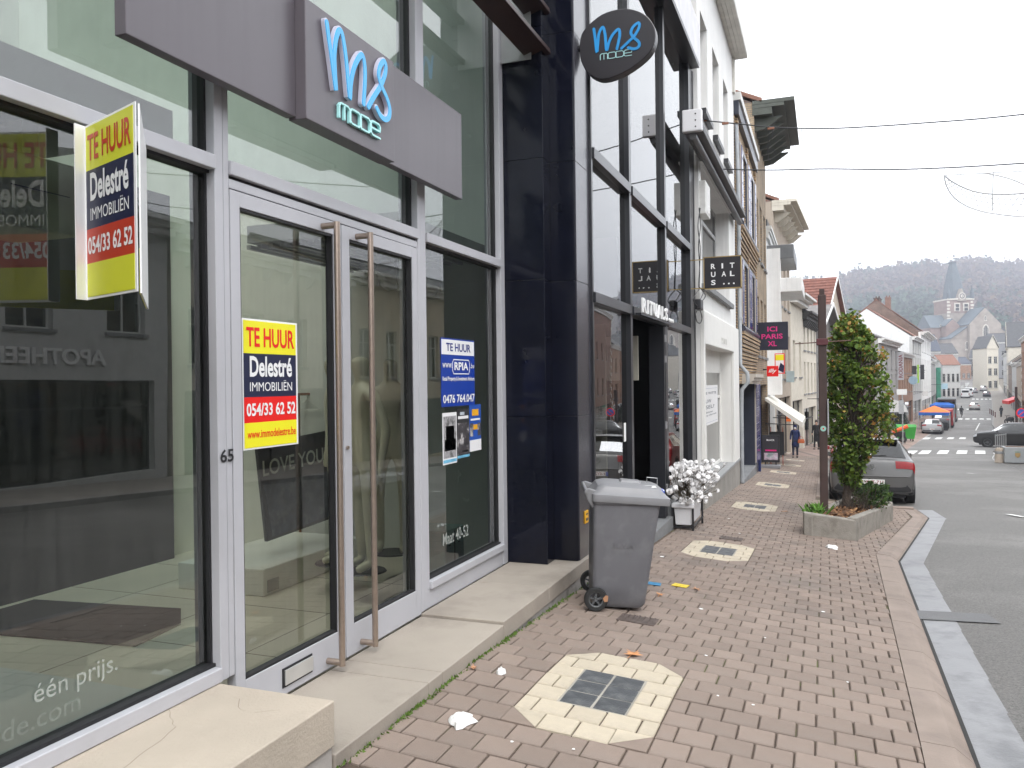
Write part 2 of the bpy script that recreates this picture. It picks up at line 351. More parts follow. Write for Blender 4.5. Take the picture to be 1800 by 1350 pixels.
# ---- gutter of wet concrete along the kerb
gut = MB(); GY = [float(v) for v in np.arange(-6, 12.01, .75)]
def gutseg(p, q, wa, wb):
    gut.quad((p[0], p[1], zr(p[1])+.008), (p[0]+wa[0], p[1]+wa[1], zr(p[1]+wa[1])+.010), (q[0]+wb[0], q[1]+wb[1], zr(q[1]+wb[1])+.010), (q[0], q[1], zr(q[1])+.008))
def kx(y): return float(np.interp(y, [-60, 3, 12], [.56, .70, .90]))      # gutter line along the near kerb
for a, b in zip(GY[:-1], GY[1:]): gutseg((kx(a), a), (kx(b), b), (.31, 0), (.30, 0))
gutseg((kx(12), 12), (1.86, 17.7), (.30, 0), (.30, 0)); gutseg((1.86, 17.7), (1.72, 21.5), (.32, 0), (.32, 0)); gutseg((1.72, 21.5), (1.75, 40), (.32, 0), (.32, 0))
struct(gut.build('gutter', M_gut, fix=False))
gap = MB()
for a, b in list(zip([(kx(v), v) for v in GY[:-1]], [(kx(v), v) for v in GY[1:]]))+[((kx(12), 12), (1.86, 17.7)), ((1.86, 17.7), (1.80, 19.3))]: gap.quad((a[0]-.004, a[1], zr(a[1])+.0125), (a[0]+.022, a[1], zr(a[1])+.0125), (b[0]+.022, b[1], zr(b[1])+.0125), (b[0]-.004, b[1], zr(b[1])+.0125))
struct(gap.build('gutter_joint', mat('joint_black', (.02, .019, .018), rough=.8), fix=False))
p = MB(); a = hitp(1600, 1085, lambda x, y: zr(y)); b = hitp(1755, 1092, lambda x, y: zr(y))
p.quad((a[0]-.02, a[1]-.13, zr(a[1]-.13)+.016), (b[0], b[1]-.16, zr(b[1]-.16)+.016), (b[0]-.06, b[1]+.22, zr(b[1]+.22)+.016), (a[0]-.05, a[1]+.25, zr(a[1]+.25)+.016))
tag(p.build('asphalt_patch', M_patch, fix=False), 'dark strip of newer asphalt crossing the wet gutter', 'road patch')
# ---- pavement base
def kin(y):   # inner edge of the kerb stones
    if y <= 12: return kx(y)-.27
    if y <= 17.7: return kx(12)-.27+(1.56-(kx(12)-.27))*(y-12)/5.7
    if y <= 19.2: return 1.56
    return -.205 if y < 44 else xk(y)-.2
def xin(y): return -2.14 if y < 8.0 else xl(y)-.25
PY = [-8]+[float(v) for v in np.arange(-7, 12, .5)]+[12+.38*i for i in range(0, 16)]+[17.7, 18.4, 19.18, 19.2]+[float(v) for v in np.arange(20, 60, 1)]+[float(v) for v in np.arange(60, 300, 4)]
pave = struct(strip('pavement', sorted(set(PY)), lambda y: xin(y), lambda y: kin(y)+.02, lambda x, y: zp(x, y)-.014, M_joint, nx=4))
# ---- pavers: running bond of 20 cm tiles, each its own piece near the camera
TP, RP, X0, Y0 = .2, .198, -1.665, 4.127
def tile_mesh(w, d, h=.05, ch=.006):
    mb = MB(); b = [(-w/2, -d/2), (w/2, -d/2), (w/2, d/2), (-w/2, d/2)]
    mb.v += [(x, y, -h) for x, y in b]+[(x, y, -ch) for x, y in b]+[(x-math.copysign(ch, x), y-math.copysign(ch, y), 0) for x, y in b]
    for k in range(4):
        j = (k+1) % 4; mb.f += [(k, j, 4+j, 4+k), (4+k, 4+j, 8+j, 8+k)]
    mb.f.append((8, 9, 10, 11)); return mb
TM = {}
def tmesh(w, d, m):
    key = (round(w, 3), round(d, 3), m.name)
    if key not in TM: TM[key] = tile_mesh(key[0], key[1]).mesh('paver', fix=False); TM[key].materials.append(m)
    return TM[key]
OCT = [(X0, Y0+29*RP*i) for i in range(9)]
def in_oct(x, y):
    for ox, oy in OCT:
        if ox+xs(y)*.0 < x < ox+.8 and oy < y < oy+7*RP:
            return ox, oy
    return None
rng = np.random.RandomState(3)
def tile(x0, x1, y0, y1, m, name='paver', near=True, acc=None):
    w, d, cx, cyy = x1-x0-.009, y1-y0-.0145, (x0+x1)/2, (y0+y1)/2
    if w < .02 or d < .02: return
    sl = (zf(cyy+.3)-zf(cyy-.3))/.6; z = zp(cx, cyy)+rng.uniform(-.0025, .003); tx, ty = rng.normal(0, .006, 2)
    if near:
        o = bpy.data.objects.new(name, tmesh(w, d, m)); COL.objects.link(o); o.parent = pave
        o.location = (cx, cyy, z); o.rotation_euler = (math.atan(sl)+tx, math.atan(CS)+ty, rng.normal(0, .004))
    else:
        t = tile_mesh(w, d); i = len(acc.v); acc.v += [(vx+cx, vy+cyy, vz+z+vy*(sl+tx)-vx*(CS+ty)) for vx, vy, vz in t.v]
        acc.f += [tuple(i+q for q in f) for f in t.f]
far, farw, fard = MB(), MB(), MB()
YN = 7.75
def triangle(pts, m, name):
    c = np.mean(pts, 0); mb = MB(); q = [c[:2]+(np.array(p)-c[:2])*.97 for p in pts]
    mb.prism([(a, b, zp(a, b)-.05) for a, b in q], (0, 0, .05)); return mb.build(name, m, pave)
for r in range(-4, 203):
    y0 = Y0+r*RP; y1 = y0+RP; yc = (y0+y1)/2
    off = 0 if r % 2 == 0 else TP/2
    near = yc < YN
    lo = -2.14 if yc < 8.0 else -2.03; hi = kin(yc); sh = xs(yc)
    if yc < 3.4: continue
    k = math.floor((lo+sh-X0-off)/TP)
    oc = next(((ox, oy) for ox, oy in OCT if oy-1e-3 < yc < oy+7*RP), None)
    xa = X0+off+k*TP
    while xa < hi:
        a, b = max(xa, lo+sh), min(xa+TP, hi); xc = xa+TP/2; xa += TP
        if b-a < .025: continue
        if oc and oc[0]+.02 < xc < oc[0]+.78:
            continue
        if oc:      # trim the neighbours flush to the feature
            if a < oc[0] < b: b = oc[0]
            if a < oc[0]+.8 < b: a = oc[0]+.8
        tile(a, b, y0, y1, M_pav, 'paver', near, far)
    if oc:
        q = int(round((y0-oc[1])/RP)); ox = oc[0]
        if q in (0, 6):
            fl = y0 if q == 0 else y1; nr = y1 if q == 0 else y0
            tile(ox+.2, ox+.4, y0, y1, M_pavw, 'paver', near, farw); tile(ox+.4, ox+.6, y0, y1, M_pavw, 'paver', near, farw)
            for sx, c in ((ox, ox+.2), (ox+.8, ox+.6)):
                if near:
                    triangle([(sx, nr), (c, nr), (c, fl)], M_pavw, 'paver'); triangle([(sx, nr), (c, fl), (sx, fl)], M_pav, 'paver')
                else:
                    for pts, acc in (([(sx, nr), (c, nr), (c, fl)], farw), ([(sx, nr), (c, fl), (sx, fl)], far)): acc.prism([(u, v, zp(u, v)-.05) for u, v in pts], (0, 0, .05))
        elif q in (1, 5):
            for u, v in ((0, .1), (.1, .3), (.3, .5), (.5, .7), (.7, .8)): tile(ox+u, ox+v, y0, y1, M_pavw, 'paver', near, farw)
        else:
            ls = ((0, .2), (.6, .8)) if q != 3 else ((0, .1), (.1, .2), (.6, .7), (.7, .8))
            for u, v in ls: tile(ox+u, ox+v, y0, y1, M_pavw, 'paver', near, farw)
            for u, v in ((.2, .4), (.4, .6)): tile(ox+u+.002, ox+v-.002, y0+.001, y1-.001, M_pavd, 'paver', near, fard)
            if q == 3: mb = MB(); mb.poly([(X_, Y_, zp(X_, Y_)-.0045) for X_, Y_ in ((ox+.19, oc[1]+2*RP-.005), (ox+.61, oc[1]+2*RP-.005), (ox+.61, oc[1]+5*RP+.005), (ox+.19, oc[1]+5*RP+.005))]); mb.build('mortar_bed', mat('mortar_pale', (.33, .31, .27), rough=.9), pave, fix=False)
far.build('distant_red_pavers', M_pav, pave, fix=False, kind='stuff'); farw.build('distant_cream_pavers', M_pavw, pave, fix=False, kind='stuff'); fard.build('distant_slate_pavers', M_pavd, pave, fix=False, kind='stuff')
# beyond the reach of single tiles the pavement is one brick-patterned sheet
M_pfar = brickmat('pavement_far', (.285, .205, .172), (.25, .178, .15), (.15, .12, .10), .2, .2, 'y', bump=.1)
strip('far_paving', [44+i*.5 for i in range(0, 33)]+[float(v) for v in range(61, 300, 3)], lambda y: xl(y)-.2, lambda y: kin(y)-.0, lambda x, y: zp(x, y)+.004, M_pfar, pave, nx=2)
# ---- kerb stones: flat top, sloping face down to the gutter
kroot = bpy.data.objects.new('kerb', None); COL.objects.link(kroot); kroot['kind'] = 'structure'
def kerbstone(p, q, g=.004):
    p, q = np.array(p, float), np.array(q, float); t = (q-p)/np.linalg.norm(q-p); n = np.array([t[1], -t[0]]); mb = MB(); p = p+t*g; q = q-t*g
    rings = []
    for c in (p, q):
        y = c[1]; e = c+n*.0; z1 = zp(*(c-n*.27)); zb = zr(c[1])
        pr = [(-.27, zb-.15), (-.27, z1+.002), (-.13, z1-.006), (-.10, z1-.010), (-.02, zb+.035), (0, zb+.006), (0, zb-.15)]
        rings.append([(c[0]+n[0]*u, c[1]+n[1]*u, w) for u, w in pr])
    mb.loft(rings); mb.build('kerb_stone', M_kerb, kroot)
ky = list(np.arange(2.0, 12.0, 1.0))+[12]
for a, b in zip(ky[:-1], ky[1:]): kerbstone((kx(a), a), (kx(b), b))
c0, c1 = np.array([kx(12), 12.]), np.array([1.86, 17.7])
for i in range(6): kerbstone(c0+(c1-c0)*i/6, c0+(c1-c0)*(i+1)/6)
kerbstone(c1, (1.83, 18.5)); kerbstone((1.83, 18.5), (1.80, 19.3))
mb = MB(); mb.box(.05-.2, 1.75, 19.2, 19.4, zr(19.3)-.2, zp(1.0, 19.3)-.005); mb.build('kerb_stone', M_kerb, kroot, bevel=.015)
mb = MB()
for y in range(20, 44, 2): mb.hexa([(-.2, y, zr(y)-.2), (.0, y, zr(y)-.2), (.0, y+1.98, zr(y+2)-.2), (-.2, y+1.98, zr(y+2)-.2), (-.2, y, zp(-.2, y)+.004), (0, y, zp(-.2, y)), (0, y+1.98, zp(-.2, y+2)), (-.2, y+1.98, zp(-.2, y+2)+.004)])
mb.build('parking_bay_kerb', M_kerb, kroot)
mb = MB()
for a in list(np.arange(44, 60, 2))+list(np.arange(60, 290, 6)):
    b = a+(2 if a < 60 else 6); mb.hexa([(xk(a)-.2, a, zr(a)-.2), (xk(a), a, zr(a)-.2), (xk(b), b, zr(b)-.2), (xk(b)-.2, b, zr(b)-.2), (xk(a)-.2, a, zp(xk(a)-.2, a)+.01), (xk(a), a, zp(xk(a), a)+.01), (xk(b), b, zp(xk(b), b)+.01), (xk(b)-.2, b, zp(xk(b)-.2, b)+.01)])
mb.build('far_kerb', mat('kerb_grey', (.3, .29, .28), rough=.8), kroot)
# ---- right-hand pavement and its kerb
def rp(name, ys, w):
    return struct(strip(name, ys, lambda y: xr(y), lambda y: xr(y)+w, lambda x, y: zr(y)+.13, mat('paving_grey', (.30, .27, .24), rough=.85, var=.12, scale=1.5, bump=.1), nx=2))
rp('pavement_right', [-40+4*i for i in range(0, 25)], 3.2); rp('pavement_right_far', [75+5*i for i in range(0, 46)], 3.4)
mb = MB()
for a in list(np.arange(-40, 56, 4))+list(np.arange(75, 290, 5)):
    b = a+(4 if a < 56 else 5); mb.hexa([(xr(a)-.15, a, zr(a)-.1), (xr(a), a, zr(a)-.1), (xr(b), b, zr(b)-.1), (xr(b)-.15, b, zr(b)-.1), (xr(a)-.15, a, zr(a)+.13), (xr(a), a, zr(a)+.135), (xr(b), b, zr(b)+.135), (xr(b)-.15, b, zr(b)+.13)])
struct(mb.build('kerb_right', mat('kerb_grey', (.3, .29, .28), rough=.8)))
# ---- zebra crossings and other paint: every bar is a piece of its crossing
def zebra(k, py, pxs, w_px, label, ln, name='zebra_crossing'):
    t = thing(name, label, 'crossing')
    for px in pxs:
        a = hitp(px-w_px/2, py, lambda x, y: zr(y)+.02); b = hitp(px+w_px/2, py, lambda x, y: zr(y)+.02); mb = MB(); dz = .014
        sk = .155*ln/2; pts = [(a[0]-sk, a[1]-ln/2), (b[0]-sk, b[1]-ln/2), (b[0]+sk, b[1]+ln/2), (a[0]+sk, a[1]+ln/2)]
        mb.poly([(x, y, zr(y)+.02*math.sin(max(0, min(1, (x-xk(y))/(xr(y)-xk(y))))*math.pi)+dz) for x, y in pts]); mb.build('bar', M_white, t, fix=False)
    return t
zebra(51, 795, [1601, 1626, 1658, 1691, 1723, 1755], 18, 'nearest zebra crossing of broad white bars before the dark turning car', 4.2)
zebra(78, 770.5, [1629, 1650, 1671, 1692], 11, 'second zebra crossing beside the silver parked car', 4.5)
zebra(130, 736.5, [1688, 1700.5, 1713, 1725.5, 1738], 7.5, 'zebra crossing just in front of the cyclist', 5)
zebra(150, 719.5, [1683, 1702], 6, 'zebra crossing behind the cyclist under the white driving car', 5)
zebra(214, 701.6, [1711, 1718, 1726, 1733.5, 1741], 4.3, 'farthest zebra crossing at the foot of the rising street', 6)
for q0, q1, lb in (((1715, 757), (1722, 744), 'worn white centre dash between the second and third crossing'), ((1772, 905), (1800, 910), 'faint white paint mark on the carriageway at the right edge'), ((1700, 832), (1712, 833), 'faint white paint mark in front of the nearest crossing')):
    mb = MB(); a = hitp(*q0, lambda x, y: zr(y)+.02); b = hitp(*q1, lambda x, y: zr(y)+.02); mb.quad((a[0]-.06, a[1], zr(a[1])+.036), (a[0]+.06, a[1], zr(a[1])+.036), (b[0]+.06, b[1], zr(b[1])+.036), (b[0]-.06, b[1], zr(b[1])+.036))
    tag(mb.build('worn_paint_dash', M_white, fix=False), lb, 'road paint')
# curved white edge line round the right-hand corner
pts = [hitp(x, y, lambda x, y: zr(y)+.02) for x, y in ((1748, 800), (1745, 806), (1752, 812), (1770, 818), (1790, 825), (1830, 838))]
pts = smooth_path(pts, 4); mb = MB()
for a, b in zip(pts[:-1], pts[1:]): mb.quad((a[0], a[1]-.09, zr(a[1])+.038), (b[0], b[1]-.09, zr(b[1])+.038), (b[0], b[1]+.09, zr(b[1])+.038), (a[0], a[1]+.09, zr(a[1])+.038))
tag(mb.build('edge_line', M_white, fix=False), 'white painted line curving round the right-hand corner', 'road paint')
# ---- iron covers set into the pavers
M_iron = mat('cast_iron', (.10, .075, .065), rough=.7, var=.3, scale=20, bump=.6, bscale=150)
def cover(px, py, w, d, label):
    c = hitp(px, py); t = thing('drain_cover', label, 'drain cover'); mb = MB(); x, y, z = c
    mb.hexa([(x-w/2, y-d/2, zp(x-w/2, y-d/2)-.03), (x+w/2, y-d/2, zp(x+w/2, y-d/2)-.03), (x+w/2, y+d/2, zp(x+w/2, y+d/2)-.03), (x-w/2, y+d/2, zp(x-w/2, y+d/2)-.03), (x-w/2, y-d/2, zp(x-w/2, y-d/2)+.008), (x+w/2, y-d/2, zp(x+w/2, y-d/2)+.008), (x+w/2, y+d/2, zp(x+w/2, y+d/2)+.008), (x-w/2, y+d/2, zp(x-w/2, y+d/2)+.008)])
    mb.build('plate', M_iron, t, bevel=.003)
    mb = MB()
    for i in range(7):
        u = x-w*.42+w*.84*i/6; mb.box(u-.006, u+.006, y-d*.42, y+d*.42, zp(u, y)+.006, zp(u, y)+.0125)
    mb.build('rib', M_iron, t); return settle(t, (x, y, z))
cover(1121, 1090, .30, .22, 'small rusty iron cover in the pavers beside the wheelie bin')
cover(1285, 947, .30, .26, 'small iron cover beyond the second octagon of pale pavers')
# ---- litter, leaves, moss
def flat_blob(name, px, py, r, m, label, cat, n=11, asp=1.0, group=None, seed=0, h=.006):
    rr = np.random.RandomState(seed+int(px)); c = hitp(px, py); mb = MB(); pts = []
    for i in range(n):
        a = 2*math.pi*i/n; q = r*rr.uniform(.55, 1.1); x, y = c[0]+q*math.cos(a)*asp, c[1]+q*math.sin(a); pts.append((x, y, zp(x, y)+.003))
    mb.prism(pts, (0, 0, h)); o = mb.build(name, m, bevel=min(.002, h*.4)); return tag(o, label, cat, group)
M_paper = mat('paper_white', (.85, .85, .84), rough=.8, var=.06)
M_tissue = mat('tissue', (.82, .82, .81), rough=.9, var=.05, bump=.5, bscale=30)
def tissue(px, py, r, seed, label):
    rr = np.random.RandomState(seed); c = hitp(px, py); mb = MB(); n = 14; rings = []
    out = [r*rr.uniform(.55, 1.15) for _ in range(n)]
    for f, h in ((1, .003), (.82, .022), (.5, .030), (.15, .026)):
        ring = []
        for i in range(n):
            a = 2*math.pi*i/n; x, y = c[0]+out[i]*f*math.cos(a)*1.0, c[1]+out[i]*f*math.sin(a)*1.25; ring.append((x, y, zp(x, y)+h*rr.uniform(.6, 1.4)))
        rings.append(ring)
    mb.loft(rings); return tag(mb.build('crumpled_tissue', M_tissue, smooth=30), label, 'tissue')
tissue(810, 1270, .085, 5, 'crumpled white tissue on the red pavers by the low step')
tissue(880, 1184, .03, 8, 'small white scrap of tissue beside the octagon of pale pavers')
tissue(1462, 963, .11, 9, 'crumpled white paper on the pavers before the stone planter')
M_leaf_o = mat('leaf_orange', (.52, .24, .10), rough=.7, var=.2, scale=20); M_leaf_b = mat('leaf_tan', (.42, .22, .12), rough=.7, var=.2, scale=20)
def leaf(px, py, r, seed, m, label):
    rr = np.random.RandomState(seed); c = hitp(px, py); mb = MB(); n = 20; pts = []; a0 = rr.uniform(0, 6)
    for i in range(n):
        a = 2*math.pi*i/n; q = r*(1 if i % 4 == 0 else .45 if i % 2 else .68); x, y = c[0]+q*math.cos(a+a0), c[1]+q*math.sin(a+a0)*1.1; pts.append((x, y, zp(x, y)+.008+.02*abs(math.sin(a*1.5+seed))*q/r))
    i0 = len(mb.v); ctr = (c[0], c[1], zp(c[0], c[1])+.010)
    for i in range(n): mb.poly([ctr, pts[i], pts[(i+1) % n]])
    t = np.array([math.cos(a0+2), math.sin(a0+2), 0])*r*1.3; mb.tube([np.array(ctr)+(0, 0, .003), np.array(ctr)+t+(0, 0, -.002)], .0025, 5)
    return tag(mb.build('fallen_leaf', m, fix=False), label, 'leaf', None)
leaf(1113, 1152, .075, 1, M_leaf_o, 'orange maple leaf lying at the edge of the nearest pale octagon')
leaf(1160, 1047, .05, 2, M_leaf_o, 'curled orange leaf just right of the wheelie bin')
leaf(1224, 1037, .05, 3, M_leaf_b, 'brown leaf on the pavers right of the yellow wrapper')
leaf(832, 1177, .035, 4, M_leaf_b, 'small dry leaf lying against the mossy foot of the step')
leaf(1380, 900, .08, 5, M_leaf_b, 'dry brown leaf on the pavers left of the stone planter')
for i, (x, y, r) in enumerate([(1241, 1153, .012), (1262, 1224, .010), (1324, 1240, .010), (1232, 1071, .02), (1164, 979, .03), (1300, 938, .02), (1447, 1076, .02), (1490, 1200, .010), (1281, 912, .02), (1137, 1098, .016), (900, 1305, .010), (1345, 1122, .010), (1008, 1318, .010)]):
    flat_blob('chewing_gum', x, y, r, M_paper, 'white fleck of gum or paper trodden on the pavers', 'gum spot', group='white flecks on the pavers', seed=i, h=.003)
def card(px, py, w, d, rz, m, label):
    c = hitp(px, py); mb = MB(); u = np.array([math.cos(rz), math.sin(rz)])*w/2; v = np.array([-math.sin(rz), math.cos(rz)])*d/2
    P = [c[:2]-u-v, c[:2]+u-v, c[:2]+u+v, c[:2]-u+v]; mb.prism([(x, y, zp(x, y)+.004) for x, y in P], (0, 0, .004)); return tag(mb.build('snack_wrapper', m), label, 'wrapper')
card(1196, 1030, .15, .13, -.1, mat('wrapper_yellow', (.75, .55, .02), rough=.35, var=.25, scale=30, col2=(.12, .08, .02), c2scale=14, c2lo=.56, c2hi=.6), 'flat yellow snack wrapper on the pavers beyond the bin')
card(1150, 1027, .13, .12, .1, mat('wrapper_blue', (.05, .22, .40), rough=.4, var=.3, scale=30), 'flat blue wrapper half hidden behind the wheelie bin')
# moss along the step foot
mb = MB(); rr = np.random.RandomState(11)
for i in range(1500):
    y = rr.uniform(2.8, 7.7); w = .5+.5*math.sin(y*5)+.5*math.sin(y*13)
    if rr.rand() > .3+.5*max(0, w): continue
    x = -2.132+abs(rr.normal(0, .014)); z = zp(x, y); r = rr.uniform(.004, .012); a = rr.uniform(0, 6.28); u = np.array([math.cos(a)*r, math.sin(a)*r, 0]); v = np.array([0, 0, r*rr.uniform(.8, 2.4)])+np.array([rr.normal(0, .006), rr.normal(0, .006), 0])
    c = np.array([x, y, z]); mb.poly([c-u, c+u, c+v])
o = mb.build('moss', mat('moss', (.085, .15, .02), rough=.9, var=.3, scale=30), fix=False); o['kind'] = 'stuff'; o['label'] = 'green moss along the foot of the shop step'
# ============================================================ THE EMPTY CORNER SHOP
M_alu = mat('aluminium_frame', (.47, .47, .50), rough=.42, var=.035, scale=1.2, metal=.0, spec=.5, col2=(.43, .43, .455), c2scale=1.5)
M_alud = mat('rubber_gasket', (.012, .012, .014), rough=.6, var=.1)
M_glass = glassmat('shop_glass', (.70, .83, .765), ior=2.05, dirt=.04)
M_glassd = glassmat('door_glass', (.86, .90, .80), ior=1.85, dirt=.06)
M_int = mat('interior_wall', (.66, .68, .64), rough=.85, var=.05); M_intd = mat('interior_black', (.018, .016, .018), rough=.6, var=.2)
M_floor = mat('interior_floor', (.66, .61, .49), rough=.45, var=.07, scale=1.5)
M_stone = mat('step_stone', (.335, .295, .25), rough=.82, var=.08, scale=2.2, bump=.12, bscale=60, col2=(.255, .222, .188), c2scale=1.6, c2lo=.5, c2hi=.7)
M_stone2 = mat('block_stone', (.44, .38, .31), rough=.85, var=.08, scale=2.2, bump=.2, bscale=70, col2=(.37, .315, .26), c2scale=1.4, c2lo=.53, c2hi=.72)
M_stoneb = mat('step_riser', (.30, .28, .26), rough=.88, var=.15, scale=3, bump=.35, bscale=25, col2=(.14, .13, .125), c2scale=4, c2lo=.52, c2hi=.7)
M_steel = mat('brushed_handle', (.42, .34, .285), rough=.34, var=.06, scale=40, metal=.85)
M_granite = mat('black_granite', (.006, .007, .014), rough=.10, var=.15, scale=4, spec=.28)
M_granlit = mat('granite_lit_face', (.045, .044, .055), rough=.22, var=.1, scale=4, spec=.6)  # street face of the pillar: its lit, reflecting look put into a lighter grey
M_fasc = mat('fascia_aubergine', (.115, .102, .116), rough=.36, var=.06, scale=.8, spec=.55, streak=.10)
M_blk = mat('satin_black', (.02, .02, .023), rough=.4, var=.1)
XF, XG = -2.80, -2.87
S = thing('shop_building', 'empty corner shop with grey aluminium framed glass front and interior', 'shop')
def part(name, m, *boxes, bevel=.0, parent=None):
    mb = MB()
    for b in boxes: mb.box(*b)
    return mb.build(name, m, parent or S, bevel=bevel)
ZT = 4.6
# mullions: each is a pair of profiles with a shadow joint
def mullion(y0, y1, z0, z1, ys=None):
    o = part('mullion', M_alu, (XF-.16, XF, y0, (ys or y1)-(.003 if ys else 0), z0, z1), bevel=.004)
    if ys: part('mullion_profile', M_alu, (XF-.16, XF-.004, ys+.003, y1, z0, z1), bevel=.004, parent=o)
    part('gasket', M_alud, (XF-.12, XF-.05, y0-.016, y0, z0, z1), parent=o)
mullion(3.262, 3.37, -1.465, ZT, 3.325); mullion(5.425, 5.562, -1.70, ZT, 5.47); mullion(7.088, 7.2, -1.70, ZT, 7.15); mullion(-1.6, -1.5, -1.47, ZT)
for a, b in ((-1.5, 3.262), (3.37, 5.425), (5.562, 7.088)):
    o = part('transom', M_alu, (XF-.14, XF+.012, a-.004 if a < 0 else a+.002, b-.002, 1.066, 1.137), bevel=.004)
    part('gasket', M_alud, (XF-.10, XF-.03, a+.004, b-.004, 1.05, 1.066), parent=o)
    part('top_rail', M_alu, (XF-.14, XF, a+.002, b-.002, ZT-.08, ZT), bevel=.004)
o = part('window_sill', M_alu, (XF-.14, XF+.015, -1.5, 3.258, -1.462, -1.392), bevel=.005); part('gasket', M_alud, (XF-.10, XF-.03, -1.5, 3.26, -1.392, -1.375), parent=o)
o = part('window_sill', M_alu, (XF-.14, XF+.015, 5.565, 7.086, -1.562, -1.503), bevel=.005); part('gasket', M_alud, (XF-.10, XF-.03, 5.565, 7.086, -1.503, -1.488), parent=o)
part('base_panel', M_alu, (XF-.14, XF-.012, 5.565, 7.086, -1.705, -1.564), bevel=.003)
def pane(y0, y1, z0, z1, m=M_glass, x=XG, parent=None, name='pane'):
    mb = MB(); mb.quad((x, y0, z0), (x, y1, z0), (x, y1, z1), (x, y0, z1)); return mb.build(name, m, parent or S, fix=False)
pane(-1.5, 3.262, -1.392, 1.066); pane(-1.5, 3.262, 1.137, ZT-.08); pane(3.37, 5.425, 1.137, ZT-.08); pane(5.562, 7.088, -1.503, 1.066); pane(5.562, 7.088, 1.137, ZT-.08)
# door frame and two leaves with long bar handles
part('door_frame', M_alu, (XF-.12, XF-.004, 3.372, 5.423, 1.000, 1.047), (XF-.12, XF-.004, 5.412, 5.423, -1.72, 1.0), bevel=.003)
part('door_head_gap', M_alud, (XF-.10, XF-.02, 3.372, 5.423, 1.047, 1.066))
def leaf_door(y0, y1, g0, g1, hy, mail):
    mb = MB(); x0, x1 = XF-.06, XF-.002; z0, z1, a, b = -1.712, .994, -1.521, .916
    mb.box(x0, x1, y0, g0, z0, z1).box(x0, x1, g1, y1, z0, z1).box(x0, x1, g0, g1, z0, a).box(x0, x1, g0, g1, b, z1)
    d = mb.build('door', M_alu, S, bevel=.003)
    mb = MB(); mb.box(x0+.01, x1-.006, g0, g0+.012, a, b).box(x0+.01, x1-.006, g1-.012, g1, a, b).box(x0+.01, x1-.006, g0, g1, a, a+.014).box(x0+.01, x1-.006, g0, g1, b-.014, b); mb.build('gasket', M_alud, d)
    pane(g0, g1, a, b, M_glassd, XF-.045, d)
    mb = MB(); hx = -2.70; r = .019
    mb.tube([(hx, hy, -1.68), (hx, hy, .965)], r, 16); mb.tube([(x1, hy, .946), (hx, hy, .946)], r, 16); mb.tube([(x1, hy, -1.661), (hx, hy, -1.661)], r, 16); mb.build('handle', M_steel, d, smooth=50)
    if mail:
        mb = MB(); mb.box(x1, x1+.006, 3.748, 4.028, -1.672, -1.564); mb.build('mail_slot', M_alud, d, bevel=.002)
        mb = MB(); mb.box(x1+.004, x1+.014, 3.764, 4.026, -1.660, -1.576); mb.build('mail_flap', mat('steel_flap', (.62, .62, .61), rough=.3, metal=.6), d, bevel=.003)
    return d
leaf_door(3.376, 4.392, 3.446, 4.308, 4.19, True); d2 = leaf_door(4.402, 5.408, 4.488, 5.335, 4.575, False)
mb = MB(); mb.lathe([(.0, .012), (.012, .012), (.012, 0)], (XF, 4.43, -.40), 'x', 12); mb.build('lock', M_steel, d2)
text('house_number', '65', M_blk, S, (XF+.001, 3.274, -.385), YU, ZU, .098, .066, .002, .02)
text('lettering', 'één prijs.', filmmat('vinyl_film', (.62, .66, .62), .45), S, (XG+.006, 2.29, -1.245), YU, ZU, .40, .095, .001)
text('lettering', 'op msmode.com', filmmat('vinyl_film_worn', (.5, .55, .5), .16), S, (XG+.006, 1.70, -1.345), YU, ZU, .80, .10, .001)
text('lettering', 'Maat 40-52', filmmat('vinyl_film_pale', (.62, .66, .62), .5), S, (XG+.006, 5.92, -1.31), YU, ZU, .50, .10, .001, .01)
# interior: floor, walls, ceiling, dark backdrop, mat
mb = MB(); mb.box(-9.2, XG-.02, -1.6, 7.2, -1.95, -1.725); mb.build('interior_floor', M_floor, S)
mb = MB()
for i in range(9): mb.box(-9.0, XG-.05, -1.4+i*.95, -1.394+i*.95, -1.725, -1.7235)
for i in range(7): mb.box(-3.5-i*.95, -3.494-i*.95, -1.6, 7.1, -1.725, -1.7235)
mb.build('floor_joints', mat('joint_dark', (.2, .17, .13)), S)
part('interior_wall', M_int, (-9.3, -9.1, -1.7, 7.3, -1.95, 4.7)); part('interior_wall', M_int, (-9.1, XG-.05, 7.2, 7.36, -1.95, 4.7)); part('interior_wall', M_int, (-9.1, XG-.05, -1.8, -1.62, -1.95, 4.7))
# unseen glazed roof and bars, added to let daylight into the shop
part('parapet', M_fasc, (-3.1, XF-.01, -1.8, 7.36, 4.61, 5.4))
for _y in (0, 1.8, 3.6, 5.4): part('added_rooflight_bar', M_alu, (-9.1, -3.1, _y, _y+.08, 4.62, 4.69))
mb = MB(); mb.quad((-9.1, -1.6, 4.7), (-3.1, -1.6, 4.7), (-3.1, 7.2, 4.7), (-9.1, 7.2, 4.7)); mb.build('added_rooflight_glass', glassmat('added_roof_glass', (.93, .95, .92), ior=1.3), S, fix=False)
part('lowered_ceiling', mat('ceiling_slats', (.34, .35, .33), rough=.8), (-4.3, -3.0, -1.6, 3.2, 1.22, 1.36), (-4.4, -3.0, 5.5, 7.2, 1.16, 1.3))
mb = MB()
for i in range(14): mb.box(-3.04-i*.11, -3.0-i*.11, 5.58, 7.18, 1.125, 1.16)
mb.build('ceiling_slats', mat('ceiling_slats', (.34, .35, .33)), S)
c = onX(303, 700, -6.1)
